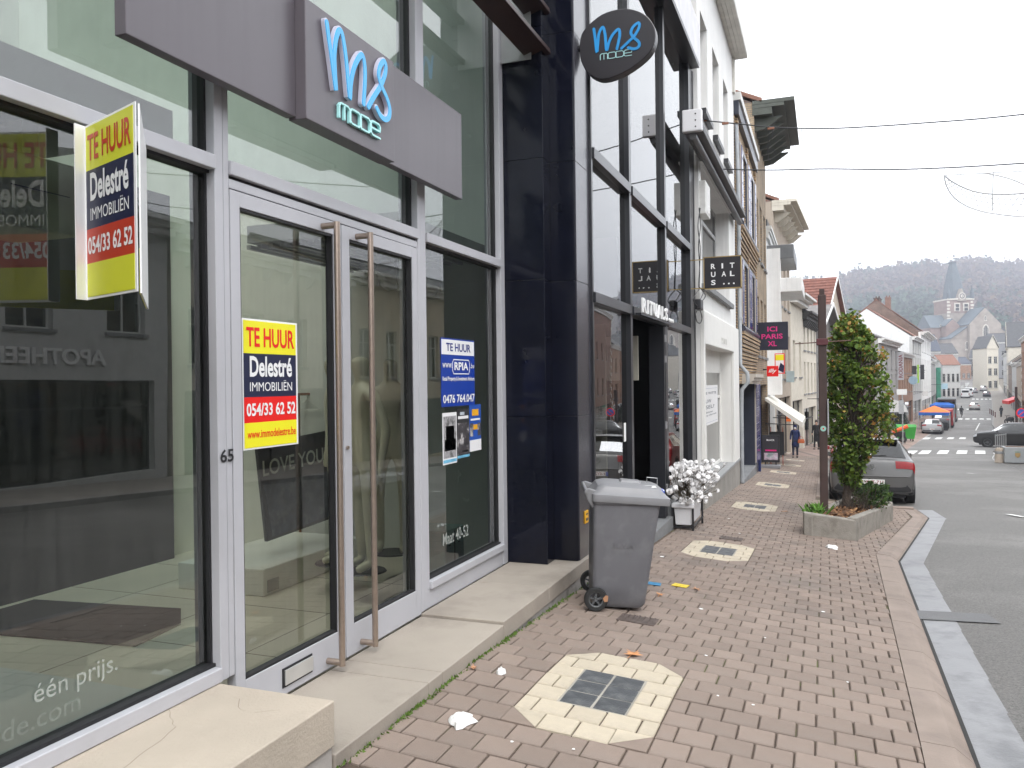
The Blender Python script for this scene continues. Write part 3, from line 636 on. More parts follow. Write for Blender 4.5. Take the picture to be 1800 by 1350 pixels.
part('backdrop_panel', M_intd, (-6.16, -6.10, -1.5, c[1], -1.725, 1.9)); part('window_ledge', M_int, (-4.2, XG-.03, -1.5, 3.0, -1.725, -1.44))
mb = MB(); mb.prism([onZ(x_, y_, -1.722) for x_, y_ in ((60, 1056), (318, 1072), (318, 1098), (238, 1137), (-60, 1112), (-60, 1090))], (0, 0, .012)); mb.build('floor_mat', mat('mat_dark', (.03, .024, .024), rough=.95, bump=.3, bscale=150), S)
part('display_wall', mat('display_cream', (.76, .76, .66), rough=.8, var=.05), (-6.3, -6.2, 4.7, 7.1, -1.725, 2.4))
settle(S, (-2.8, 3, -1.8))
# spotlights on tracks, and a heater box under the ceiling at left
M_spot = mat('spot_grey', (.42, .43, .40), rough=.5, var=.05)
def spot(x, y, z, yaw, tilt, label):
    t = thing('track_spotlight', label, 'spotlight'); mb = MB(); mb.lathe([(0, -.14), (.075, -.14), (.085, -.10), (.085, .14), (.075, .14), (.07, .10), (0, .10)], n=20)
    o = mb.build('lamp_head', M_spot, t, smooth=40); o.rotation_euler = (tilt, 0, yaw); o.location = (0, 0, -.22)
    mb = MB(); mb.box(-.10, -.085, -.02, .02, -.32, -.02).box(.085, .10, -.02, .02, -.32, -.02).box(-.10, .10, -.02, .02, -.035, -.02).box(-.03, .03, -.06, .06, -.02, .06); mb.build('bracket', M_spot, t); return place(t, (x, y, z), yaw*.0)
spot(-3.15, 6.35, 1.10, .6, 1.15, 'grey spotlight nearer the black pillar behind the right window'); spot(-3.35, 5.95, 1.12, .3, 1.1, 'grey spotlight nearer the door behind the right window')
t = thing('wall_heater', 'pale box-shaped heater unit near the ceiling behind the left window', 'heater'); mb = MB(); mb.box(-3.75, -3.35, 2.55, 2.95, .72, 1.06); mb.build('housing', mat('heater_beige', (.50, .46, .34), rough=.6), t, bevel=.012)
mb = MB(); mb.box(-3.349, -3.346, 2.60, 2.90, .90, .905); mb.build('slot', M_blk, t); mb = MB(); mb.tube(smooth_path([(-3.5, 2.5, .72), (-3.5, 2.3, .62), (-3.5, 2.1, .66), (-3.5, 1.9, .8)], 5), .04, 10); mb.build('duct', mat('heater_beige', (.5, .46, .34)), t, smooth=True)
mb = MB(); mb.box(-3.6, -3.4, 2.70, 2.78, 1.06, 1.22); mb.build('hanger', M_spot, t); settle(t, (-3.55, 2.75, .72))
# display plinth with two mannequins, poster board, clothes
M_pl = mat('plinth_white', (.80, .80, .73), rough=.7, var=.05)
a = onZ(463, 1050, -1.725); tp = -1.50
t = thing('display_plinth', 'low white display plinth behind the glass doors', 'plinth'); mb = MB(); mb.box(-5.15, a[0], a[1], 7.0, -1.725, tp); mb.build('body', M_pl, t, bevel=.01)
mb = MB(); mb.box(a[0], a[0]+.004, a[1]+.05, a[1]+.20, -1.70, -1.60); mb.build('socket', mat('socket_grey', (.35, .35, .3)), t); settle(t, (a[0], a[1], -1.725))
M_man = mat('mannequin', (.72, .68, .52), rough=.4, var=.04)
def skin(name, verts, edges, rad, m, parent, sub=2, root=0, label=None):
    me = bpy.data.meshes.new(name); me.from_pydata([tuple(map(float, v)) for v in verts], edges, []); me.materials.append(m)
    bm = bmesh.new(); bm.from_mesh(me); ly = bm.verts.layers.skin.verify(); bm.verts.ensure_lookup_table()
    for i, v in enumerate(bm.verts):
        r = rad[i]; v[ly].radius = (r, r) if not hasattr(r, '__len__') else r; v[ly].use_root = (i == root)
    bm.to_mesh(me); bm.free(); o = link(name, me, None, parent, label)
    s = o.modifiers.new('skin', 'SKIN'); s.use_smooth_shade = True; u = o.modifiers.new('sub', 'SUBSURF'); u.levels = sub; u.render_levels = sub
    return o
def mannequin(px, py, label, rz, armout=.1, k=1.0):
    p = onZ(px, py, tp+.02); t = thing('mannequin', label, 'mannequin', 'bare mannequins in the shop')
    V = [(0, 0, .98), (0, 0, 1.14), (0, 0, 1.32), (0, 0, 1.46), (0, 0, 1.52), (0, -.01, 1.64), (0, -.01, 1.72),
         (.10, 0, .90), (.11, -.01, .52), (.10, .01, .08), (.10, -.13, .04), (-.10, 0, .90), (-.12, .03, .52), (-.11, .05, .08), (-.11, -.09, .04),
         (.19, 0, 1.40), (.23+armout, .02, 1.14), (.25+armout, -.04, .90), (.25+armout, -.05, .78), (-.19, 0, 1.40), (-.24, .03, 1.14), (-.25, -.05, .90), (-.25, -.06, .78)]
    Eg = [(0, 1), (1, 2), (2, 3), (3, 4), (4, 5), (5, 6), (0, 7), (7, 8), (8, 9), (9, 10), (0, 11), (11, 12), (12, 13), (13, 14), (3, 15), (15, 16), (16, 17), (17, 18), (3, 19), (19, 20), (20, 21), (21, 22)]
    Rr = [(.15, .11), (.115, .085), (.145, .105), (.09, .07), .05, (.075, .09), (.065, .08), .085, .055, .038, .03, .085, .055, .038, .03, .05, .04, .03, .022, .05, .04, .03, .022]
    o = skin('body', V, Eg, Rr, M_man, t, 2); mb = MB(); mb.lathe([(0, .012), (.17, .012), (.18, 0)], n=24); mb.build('base_disc', M_blk, t, smooth=30)
    place(t, (p[0], p[1], tp), rz); t.scale = (k, k, k); return t
mannequin(640, 1000, 'bare cream mannequin seen between the two door handles', -.5); mannequin(592, 985, 'bare cream mannequin half hidden by the left door handle', -.9, .14)
mannequin(690, 968, 'bare cream mannequin standing deeper behind the right door leaf', .4, .06)
M_dk = mat('poster_dark', (.03, .03, .032), rough=.5); M_den = mat('denim', (.055, .065, .09), rough=.9, var=.4, scale=9, col2=(.12, .13, .15), c2scale=8); M_gr = mat('poster_grey', (.22, .22, .21), rough=.6, var=.5, scale=6)
t = thing('denim_poster', 'large dark jeans photo panel with white lettering behind the left door', 'poster'); X = -4.6
q = lambda x, y: onX(x, y, X)
tl, tr, br, bl = q(452, 783), q(600, 752), q(600, 905), q(470, 952)
mb = MB(); mb.prism([tl, tr, br, bl], (-.03, 0, 0)); mb.build('panel', M_dk, t)
mb = MB(); mb.prism([q(462, 850)+(.004, 0, 0), q(596, 825)+(.004, 0, 0), q(596, 900)+(.004, 0, 0), q(478, 944)+(.004, 0, 0)], (.002, 0, 0)); mb.build('jeans_photo', M_den, t)
A = q(461, 838); B = q(600, 803); Uv = (B-A)/np.linalg.norm(B-A); text('lettering', 'LOVE YOUR DENIM', mat('poster_white', (.75, .75, .72)), t, A+np.array([.008, 0, 0]), Uv, (0, -Uv[2], Uv[1]), 1.35*np.linalg.norm(B-A), .14, .002, .01); settle(t, (X, tl[1], bl[2]))
t = thing('shop_photo_panel', 'tall grey photo panel on the wall deep inside the shop', 'poster'); X = -6.18
mb = MB(); mb.prism([q2 for q2 in (onX(490, 500, X), onX(584, 510, X), onX(584, 690, X), onX(540, 690, X), onX(490, 610, X))], (.01, 0, 0)); mb.build('panel', M_gr, t)
mb = MB(); mb.prism([onX(515, 560, X)+(.012, 0, 0), onX(582, 545, X)+(.012, 0, 0), onX(582, 660, X)+(.012, 0, 0), onX(530, 675, X)+(.012, 0, 0)], (.004, 0, 0)); mb.build('print', M_dk, t); settle(t, onX(520, 690, X))
t = thing('clothes_rail', 'clothes rail with bare hangers behind the left door', 'clothes rail'); mb = MB(); y0 = onX(540, 690, -5.0)
mb.tube([(-5, y0[1]-.2, -.1), (-5, y0[1]+1.3, -.1)], .014, 8).tube([(-5, y0[1]-.15, -.1), (-5, y0[1]-.15, -1.72)], .014, 8).tube([(-5, y0[1]+1.25, -.1), (-5, y0[1]+1.25, -1.72)], .014, 8); mb.build('rail', mat('rail_copper', (.30, .15, .10), rough=.4, metal=.5), t)
for i in range(9):
    mb = MB(); y = y0[1]+.05*i; mb.tube([(-5, y, -.1), (-5, y, -.16), (-5.16, y, -.26), (-4.84, y, -.26), (-5, y, -.16)], .006, 5); mb.build('hanger', mat('hanger_white', (.6, .6, .56)), t)
settle(t, (-5, y0[1], -1.72))
t = thing('carton_box', 'flat pale carton left on the shop floor by the right window', 'box'); mb = MB(); P0 = onZ(800, 935, -1.6); mb.box(-3.45, -3.10, 6.45, 6.85, -1.725, -1.30); mb.build('carton', mat('carton_teal', (.30, .42, .38), rough=.7), t, bevel=.006)
mb = MB(); mb.box(-3.098, -3.096, 6.64, 6.65, -1.70, -1.32).box(-3.098, -3.096, 6.52, 6.56, -1.44, -1.43).box(-3.098, -3.096, 6.72, 6.76, -1.44, -1.43); mb.build('slot', M_blk, t); settle(t, (-3.3, 6.6, -1.725))
# ============================================================ STEPS
def slab(root, y0, y1, top, name='slab', x0=-2.80, x1=-2.14, m=M_stone, h=.5, bv=.006):
    mb = MB(); mb.box(x0, x1, y0+.0025, y1-.0025, top-h, top); return mb.build(name, m, root, bevel=bv)
t = thing('stone_block', 'tall cracked sandstone block in front of the left shop window', 'step'); slab(t, -1.6, 3.247, -1.465, 'cap', -2.80, -2.135, M_stone2, .21)
slab(t, -1.6, 3.243, -1.678, 'base', -2.80, -2.15, mat('block_base', (.40, .37, .34), rough=.9, bump=.2, bscale=50), .45, .003)
mb = MB(); rr = np.random.RandomState(2)
for path in ([(-2.78, 2.9), (-2.62, 2.75), (-2.55, 2.5), (-2.5, 2.2), (-2.58, 1.9)], [(-2.79, 3.1), (-2.6, 3.12), (-2.45, 3.0), (-2.30, 3.06)]):
    pp = smooth_path([(x, y, -1.4645) for x, y in path], 5); pp = [q2+np.array([rr.normal(0, .006), rr.normal(0, .006), 0]) for q2 in pp]
    mb = MB()
    for u, v in zip(pp[:-1], pp[1:]): mb.quad(u-(.0012, 0, 0), u+(.0012, 0, 0), v+(.0012, 0, 0), v-(.0012, 0, 0))
    mb.build('crack', mat('crack_dark', (.16, .12, .09), rough=.9), t, fix=False)
settle(t, (-2.45, 2.5, -1.9))
t = thing('door_step', 'low smooth concrete step in front of the glass shop doors', 'step')
for a, b in ((3.247, 4.215), (4.215, 4.40), (4.40, 5.398)): slab(t, a, b, -1.722)
settle(t, (-2.45, 4.3, -1.9))
t = thing('stone_ledge', 'stained concrete ledge before the right window and black pillar', 'step')
slab(t, 5.40, 6.42, -1.702, 'slab', -2.80, -2.14, M_stone, .13); slab(t, 6.42, 8.0, -1.702, 'slab', -2.80, -2.14, M_stone, .13)
for a, b in ((5.40, 6.1), (6.1, 7.0), (7.0, 8.0)): slab(t, a, b, -1.834, 'riser_stone', -2.80, -2.15, M_stoneb, .4, .004)
settle(t, (-2.45, 6.7, -1.85))
# ============================================================ BLACK PILLAR
t = thing('granite_pillar', 'polished black granite clad pillar beside the shop window', 'pillar'); zs = [-1.702, -.33, .95, 2.08, 3.30, 4.6]
for a, b in zip(zs[:-1], zs[1:]):
    for n, bx, m in (('panel', (-2.9, -2.415, 7.212, 7.43), M_granite), ('panel', (-2.8, -2.185, 7.434, 7.46), M_granite), ('panel', (-2.4, -2.175, 7.462, 7.93), M_granlit)):
        mb = MB(); mb.box(bx[0], bx[1], bx[2], bx[3], a+.002, b-.002); mb.build(n, m, t, bevel=.002)
mb = MB(); mb.box(-2.78, -2.20, 7.45, 7.92, -1.70, 4.6); mb.build('core', M_blk, t); settle(t, (-2.4, 7.5, -1.702))
t = thing('warning_plate', 'small yellow plate at the foot of the black pillar', 'sign'); a = onX(1024, 912, -2.172); mb = MB(); mb.box(-2.174, -2.163, 7.62, 7.73, a[2]-.06, a[2]+.06); mb.build('plate', mat('plate_yellow', (.80, .42, .02), rough=.4), t, bevel=.003)
mb = MB(); mb.box(-2.163, -2.1615, 7.64, 7.71, a[2]+.02, a[2]+.035).box(-2.163, -2.1615, 7.64, 7.71, a[2]-.035, a[2]-.01); mb.build('print', M_blk, t); settle(t, (-2.17, 7.67, a[2]))
# ============================================================ FASCIA SIGN
M_cy = mat('acrylic_blue', (.045, .42, .80), rough=.25, var=.03); M_cyl = mat('acrylic_pale', (.42, .80, .80), rough=.3, var=.03); M_chr = mat('letter_rim', (.55, .55, .66), rough=.3, var=.03)
t = thing('fascia_sign', 'aubergine fascia with raised handwritten blue logo above the shop doors', 'sign'); zb, zt = 1.442, 2.112
mb = MB(); mb.box(-2.712, -2.65, 2.575, 3.728, zb, zt+.2); mb.build('panel', M_fasc, t, bevel=.004); mb = MB(); mb.box(-2.712, -2.65, 4.70, 5.905, zb, zt); mb.build('panel', M_fasc, t, bevel=.004)
mb = MB(); mb.box(-2.70, -2.585, 3.730, 4.698, zb-.012, zt-.03); mb.build('centre_panel', M_fasc, t, bevel=.004)
mb = MB(); mb.box(-2.72, -2.70, 3.65, 4.75, zb+.02, zt-.06); mb.build('backing', M_blk, t)
for y in (2.8, 5.6): mb = MB(); mb.box(-2.82, -2.70, y, y+.06, zb+.1, zt-.1); mb.build('bracket', M_blk, t)
LX = -2.583
def lp(x, y): v = onX(540+x/5.4, 20+y/5.4, LX); return (v[1], v[2])
m_st = [(150, 105), (170, 260), (200, 470), (236, 745), (226, 560), (222, 400), (240, 250), (270, 180), (300, 240), (335, 480), (366, 815), (376, 690), (400, 560), (440, 460), (482, 415), (506, 500), (510, 650), (497, 875)]
s_st = [(548, 905), (600, 810), (660, 715), (705, 600), (712, 510), (690, 475), (655, 530), (645, 620), (675, 720), (720, 820), (748, 920), (742, 1000), (705, 1025), (660, 990), (624, 920)]
for st in (m_st, s_st):
    pth = smooth_path([lp(*q2) for q2 in st], 6)
    mb = MB(); ribbon(mb, pth, .044, (LX, 0, 0), YU, ZU, .022, .00004); mb.build('letter_rim', M_chr, t, fix=False)
    mb = MB(); ribbon(mb, [p2+np.array([0, -.004]) for p2 in pth], .034, (LX+.021, 0, 0), YU, ZU, .006, .00004); mb.build('letter', M_cy, t, fix=False)
def mode(root, O, U, V, w, h, m, dp, th):
    """the squared lower-case logotype under the script"""
    x = 0; mb = MB(); cw = w*.235; g = w*.02
    G = {'m': [[(0, 0), (0, .8), (.15, 1), (.5, 1), (.5, 0)], [(.5, 1), (.85, 1), (1, .8), (1, 0)]], 'o': [[(.15, 0), (0, .15), (0, .85), (.15, 1), (.85, 1), (1, .85), (1, .15), (.85, 0), (.15, 0)]], 'd': [[(0, 0), (0, 1), (.8, 1), (1, .8), (1, .2), (.8, 0), (0, 0)]], 'e': [[(1, 0), (.15, 0), (0, .15), (0, .85), (.15, 1), (.85, 1), (1, .85), (1, .5), (.05, .5)]]}
    for i, ch in enumerate('mode'):
        for j, st in enumerate(G[ch]):
            P = []
            for a2, b2 in zip(st[:-1], st[1:]):
                for k in range(3): P.append(np.array([a2[0]+(b2[0]-a2[0])*k/3, a2[1]+(b2[1]-a2[1])*k/3]))
            P.append(np.array(st[-1])); P = [np.array([i*w*.255+q2[0]*cw, q2[1]*h]) for q2 in P]; ribbon(mb, P, th, O, U, V, dp+j*.0006, .00003)
    return mb.build('wordmark', m, root, fix=False)
a = np.array(lp(285, 1005)); b = np.array(lp(672, 1205)); c = np.array(lp(290, 868)); mode(t, (LX, a[0], a[1]-.0), YU, ZU, b[0]-a[0], c[1]-a[1], M_cyl, .018, .0115)
settle(t, (-2.65, 4.2, zb))
# ============================================================ SUN LOUVRES ABOVE THE RIGHT BAY
t = thing('sunshade_louvre', 'dark brown slatted sun louvre above the right shop window', 'sunshade'); M_br = mat('louvre_brown', (.035, .018, .016), rough=.45, var=.1)
for z, x in ((3.02, -2.45), (3.40, -2.45), (3.78, -2.45)):
    mb = MB(); mb.obox((x-.12, 3.4, z), (.20, 0, .06), (0, 3.95, 0), (-.008, 0, .05)); mb.build('slat', M_br, t, bevel=.004)
for y in (3.6, 5.4, 7.15): mb = MB(); mb.box(-2.80, -2.50, y, y+.012, 2.98, 4.1); mb.build('support_plate', mat('louvre_steel', (.36, .37, .37), rough=.45, metal=.4), t)
settle(t, (-2.5, 5.4, 3.0))
# ============================================================ SHOP SIGNS AND POSTERS
M_yel = mat('print_yellow', (.86, .80, .02), rough=.35, var=.02); M_yel2 = mat('print_lime', (.66, .68, .04), rough=.35, var=.03); M_red = mat('print_red', (.80, .012, .010), rough=.35, var=.02); M_navy = mat('print_navy', (.014, .018, .055), rough=.35, var=.03)
M_pw = mat('print_white', (.84, .84, .84), rough=.4, var=.02); M_redd = mat('print_brick', (.52, .045, .018), rough=.35, var=.03)
def huur(t, O, U, V, w, h, proud, ms, web):
    """the agent's board: yellow, navy, red and yellow bands with lettering"""
    O, U, V = [np.array(q2, float) for q2 in (O, U, V)]; N = np.cross(U, V); ye, re, na = ms
    def band(n, z0, z1, m, p=proud): mb = MB(); mb.obox(O+V*z0*h+U*.018+N*(p-.002), U*(w-.036), V*(z1-z0)*h, N*.002); mb.build(n, m, t)
    mb = MB(); mb.obox(O, U*w, V*h, N*(proud-.002)); mb.build('board', M_pw, t, bevel=.0015)
    band('yellow_band', .015, .205, ye); band('red_band', .205, .40, re); band('navy_band', .40, .735, na); band('yellow_band', .735, .985, ye)
    def tx(s, u0, u1, v0, v1, m, bold): text('lettering', s, m, t, O+U*u0*w+V*v0*h+N*(proud+.0005), U, V, (u1-u0)*w, (v1-v0)*h, .001, bold)
    tx('TE HUUR', .08, .93, .785, .935, re, .02); tx('Delestré', .13, .88, .555, .715, M_pw, .028); tx('IMMOBILIËN', .13, .88, .445, .53, M_pw, 0.0); tx('054/33 62 52', .07, .94, .255, .355, M_pw, .025)
    if web: tx('www.immodelestre.be', .08, .94, .085, .15, re, .012)
t = thing('door_poster', 'flat yellow, navy and red TE HUUR poster on the left glass door', 'poster'); P0 = onX(440, 793, XF-.03)
huur(t, (XF-.040, 3.488, -.343), YU, ZU, .488, .695, .004, (M_yel, M_red, M_navy), True); settle(t, (XF-.04, 3.73, -.343))
t = thing('projecting_sign', 'V-shaped yellow TE HUUR board projecting from the left window', 'sign'); A = np.array([-2.795, 2.50, .352]); B = np.array([-2.372, 2.348, .352]); u = B-A; w = np.linalg.norm(u); u = u/w
huur(t, A, u, ZU, w, .705, .006, (M_yel2, M_redd, M_navy), False)
mb = MB(); mb.obox(A+(0, -.055, 0), (0, .055, 0), (.004, 0, 0), (0, 0, .705)); mb.build('mounting_flange', M_pw, t)
C = np.array([-2.79, 2.80, .345]); v = C-B; n2 = np.cross(v/np.linalg.norm(v), ZU); mb = MB(); mb.obox(B+(0, .008, -.005), v, n2*.006, (0, 0, .705)); mb.build('rear_board', M_pw, t)
mb = MB(); v1 = v/np.linalg.norm(v); mb.obox(B+(0, .008, -.005)-n2*.003+v1*.02, v-v1*.04, n2*.002, (0, 0, .17)); mb.build('yellow_band', M_yel2, t); settle(t, (-2.79, 2.6, .352))
M_rp = mat('print_blue', (.008, .045, .33), rough=.35, var=.03); M_rpd = mat('print_deepblue', (.01, .02, .2), rough=.35)
t = thing('agency_poster', 'blue and white TE HUUR poster on the right shop window', 'poster'); x = XG+.004; y0, y1, z0, z1 = 5.93, 6.60, -.196, .364; W2, H2 = y1-y0, z1-z0
mb = MB(); mb.box(x-.002, x, y0, y1, z0, z1); mb.build('sheet', M_rp, t); mb = MB(); mb.box(x, x+.0015, y0+.01, y1-.01, z0+H2*.76, z1-.012); mb.build('white_band', M_pw, t)
def tx(s, u0, u1, v0, v1, m, bold=.0): text('lettering', s, m, t, (x+.002, y0+u0*W2, z0+v0*H2), YU, ZU, (u1-u0)*W2, (v1-v0)*H2, .001, bold)
tx('TE HUUR', .14, .87, .81, .93, M_rpd, .02); tx('www.', .03, .31, .565, .635, M_pw); tx('RPIA', .37, .79, .535, .655, M_pw, .03); tx('.be', .86, .985, .57, .645, M_pw); tx('Retail Property & Investment Advisors', .03, .985, .36, .44, M_pw, .02); tx('0476 764.047', .04, .985, .05, .175, M_pw, .02)
fr = [(.32, .53), (.32, .64), (.35, .69), (.81, .69), (.84, .64), (.84, .53), (.81, .48), (.35, .48), (.32, .53)]; mb = MB(); ribbon(mb, [np.array([a2*W2, b2*H2]) for a2, b2 in fr], .008, (x+.001, y0, z0), YU, ZU, .001, .00001); mb.build('logo_frame', M_pw, t, fix=False); settle(t, (x, 6.26, z0))
def bill(y0, y1, z0, z1, label, bits, base, name='event_poster'):
    t = thing(name, label, 'poster'); x = XG+.004; mb = MB(); mb.box(x-.002, x, y0, y1, z0, z1); mb.build('sheet', base, t)
    for n, (u0, u1, v0, v1), m in bits: mb = MB(); mb.box(x, x+.0012, y0+u0*(y1-y0), y0+u1*(y1-y0), z0+v0*(z1-z0), z0+v1*(z1-z0)); mb.build(n, m, t)
    return settle(t, (x, (y0+y1)/2, z0))
M_ph = mat('photo_mono', (.06, .055, .06), rough=.4, var=.6, scale=16, col2=(.45, .43, .43), c2scale=9, c2lo=.52, c2hi=.6); M_ph2 = mat('photo_mono_pale', (.40, .39, .40), rough=.4, var=.3, scale=14, col2=(.10, .10, .10), c2scale=14, c2lo=.5, c2hi=.6)
M_sb = mat('print_skyblue', (.16, .45, .65), rough=.4, var=.2, scale=20); M_or = mat('print_orange', (.85, .42, .02), rough=.4)
bill(5.945, 6.215, -.665, -.245, 'grey and white concert poster, left of the three small window bills', [('photo', (.05, .95, .12, .93), M_ph2), ('head', (.22, .8, .48, .74), M_ph), ('figure', (.12, .92, .26, .48), M_ph), ('footer', (.03, .97, .03, .09), M_sb)], M_pw)
bill(6.222, 6.472, -.640, -.225, 'black concert poster, middle of the three small window bills', [('photo', (.03, .97, .08, .72), M_ph), ('title', (.08, .92, .80, .86), M_pw), ('emblem', (.25, .6, .88, .94), mat('emblem_pale', (.5, .55, .6))), ('lines', (.4, .95, .12, .15), M_pw), ('footer', (.0, 1, .01, .06), M_sb)], M_dk)
bill(6.480, 6.730, -.600, -.195, 'blue and orange festival poster, right of the three small window bills', [('badge', (.22, .78, .76, .90), M_or), ('badge', (.32, .68, .46, .57), M_or), ('photo', (.02, .30, .32, .60), M_ph), ('photo', (.70, .98, .32, .60), M_ph), ('sponsors', (.0, 1.0, .0, .24), M_pw), ('lines', (.1, .9, .66, .70), M_pw)], mat('print_royal', (.02, .09, .42), rough=.4))
# ============================================================ ROUND HANGING SIGN
t = thing('hanging_sign', 'dark oval sign with blue handwritten logo bracketed to the black pillar', 'sign'); YS2 = 7.60
M_dsg = mat('sign_charcoal', (.020, .018, .022), rough=.35, var=.05); ol = []
for x, y in ((1018, 82), (1022, 60), (1035, 43), (1058, 25), (1085, 16), (1108, 15.5), (1130, 23), (1145, 37), (1152, 55), (1150, 76), (1140, 94), (1120, 112), (1095, 128), (1068, 138), (1050, 138), (1032, 127), (1021, 106)): ol.append(onY(x, y, YS2))
ol = smooth_path(ol+[ol[0]], 3)[:-1]; mb = MB(); mb.prism(ol, (0, .12, 0)); mb.build('disc', M_dsg, t, bevel=.008)
def sp(x, y): v = onY(1000+x/7.5, y/7.5, YS2-.001); return np.array([v[0], v[2]])
for st in ([(330, 385), (350, 520), (370, 690), (385, 560), (400, 440), (450, 360), (480, 470), (498, 665), (530, 560), (580, 460), (655, 388), (672, 460), (655, 560), (635, 645)], [(695, 640), (780, 560), (860, 480), (920, 380), (930, 315), (900, 310), (840, 370), (820, 440), (860, 500), (925, 560), (920, 620), (860, 648), (785, 632)]):
    mb = MB(); ribbon(mb, smooth_path([sp(*q2) for q2 in st], 5), .026, (0, YS2-.001, 0), XU, ZU, .006, .00003); mb.build('letter', mat('acrylic_blue_dark', (.02, .26, .60), rough=.3), t, fix=False)
a, b, c = sp(415, 800), sp(830, 775), sp(420, 722); Ux = np.array([b[0]-a[0], 0, 0]); mode(t, (a[0], YS2-.001, a[1]+.006), XU, ZU, b[0]-a[0], c[1]-a[1], mat('acrylic_pale_dim', (.35, .60, .60)), .004, .0065)
z = onY(1000, 84, YS2)[2]; M_gal = mat('galvanised', (.42, .43, .44), rough=.45, metal=.5, var=.2, scale=20)
mb = MB(); mb.tube([(-2.40, YS2+.06, z), (-2.12, YS2+.06, z)], .028, 10); mb.build('arm', M_blk, t); mb = MB(); mb.lathe([(0, -.006), (.085, -.006), (.085, .006), (0, .006)], (-2.20, YS2+.06, z), 'x', 20); mb.build('flange', M_gal, t)
mb = MB(); mb.box(-2.42, -2.22, YS2-.02, YS2+.04, z-.03, z+.04); mb.build('bracket', M_blk, t); mb = MB(); mb.tube([(-2.40, YS2-.03, z), (-2.40, YS2-.03, z+.42)], .016, 8); mb.tube([(-2.40, YS2-.03, z+.42), (-2.40, YS2-.03, z+.50), (-2.41, YS2+.1, z+.5)], .012, 6); mb.build('cable_conduit', M_gal, t); settle(t, (-2.2, YS2+.06, z))
# ============================================================ WHEELIE BIN
M_bin = mat('bin_grey', (.135, .135, .147), rough=.5, var=.10, scale=3, col2=(.165, .165, .175), c2scale=5, spec=.4); M_binl = mat('bin_lid_grey', (.21, .21, .22), rough=.42, var=.06, scale=5)
M_tyre = mat('tyre', (.018, .018, .018), rough=.75, var=.2, scale=20, bump=.2, bscale=90); M_rim = mat('rim_grey', (.09, .095, .10), rough=.5)
def rrect(u0, u1, v0, v1, r, z, n=5):
    o = []
    for cx, cyy, a0 in ((u1-r, v1-r, 0), (u0+r, v1-r, 90), (u0+r, v0+r, 180), (u1-r, v0+r, 270)):
        for i in range(n): a = math.radians(a0+90*i/(n-1)); o.append((cx+r*math.cos(a), cyy+r*math.sin(a), z))
    return o
t = thing('wheelie_bin', 'grey two-wheeled rubbish bin standing on the pavers before the pillar', 'bin')
mb = MB(); mb.loft([rrect(.03, .43, .05, .51, .05, .015), rrect(.005, .452, .03, .53, .05, .05), rrect(0, .47, .02, .54, .045, .2), rrect(-.003, .505, .012, .548, .04, .5), rrect(-.006, .55, .003, .557, .035, .88), rrect(-.012, .575, -.01, .57, .035, .885), rrect(-.012, .58, -.01, .57, .035, .925)]); mb.build('body', M_bin, t, smooth=35)
def lid_ring(u0, u1, v0, v1, r, z, dz=.0): return [(x, y, zz-dz*max(0, (x-.1))) for x, y, zz in rrect(u0, u1, v0, v1, r, z)]
mb = MB(); mb.loft([lid_ring(-.02, .63, -.022, .582, .04, .905, .04), lid_ring(-.022, .636, -.026, .586, .04, .93, .04), lid_ring(-.02, .63, -.02, .58, .045, .965, .04), lid_ring(.0, .60, .0, .56, .06, .985, .04), lid_ring(.03, .575, .025, .535, .07, 1.03, .04), lid_ring(.07, .53, .07, .49, .08, 1.047, .04), lid_ring(.2, .4, .2, .36, .05, 1.055, .04)]); lid = mb.build('lid', M_binl, t, smooth=32)
mb = MB(); mb.hexa([(.22, .20, 1.03), (.42, .20, 1.03), (.42, .36, 1.03), (.22, .36, 1.03), (.24, .22, 1.068), (.40, .22, 1.060), (.40, .34, 1.060), (.24, .34, 1.068)]); mb.build('lid_boss', M_binl, lid, bevel=.008)
mb = MB(); mb.box(.48, .52, .06, .13, 1.026, 1.032); mb.build('lid_label', M_paper, lid); mb = MB(); mb.box(.53, .59, .05, .16, .955, 1.012); mb.build('lid_sticker', mat('sticker_blue', (.04, .09, .42), rough=.4, var=.3, scale=60, col2=(.6, .62, .7), c2scale=40, c2lo=.55, c2hi=.58), lid, bevel=.01)
mb = MB(); mb.tube([(.43, .10, 1.0), (.43, .10, 1.035), (.52, .10, 1.04), (.52, .10, .99)], .003, 6).tube([(.47, .30, 1.03), (.47, .30, 1.085), (.56, .30, 1.08), (.56, .30, 1.01)], .004, 6); mb.build('wire_clip', M_gal, t)
for v in (.03, .52):
    mb = MB(); mb.prism([(-.012, v, .84), (-.05, v, .90), (-.085, v, .97), (-.08, v, 1.0), (-.05, v, 1.01), (.02, v, .99), (.02, v, .92)], (0, .03, 0)); mb.build('hinge_lug', M_binl, t, bevel=.006)
mb = MB(); mb.tube([(-.07, .0, .985), (-.07, .58, .985)], .015, 10); mb.build('handle', M_binl, t)
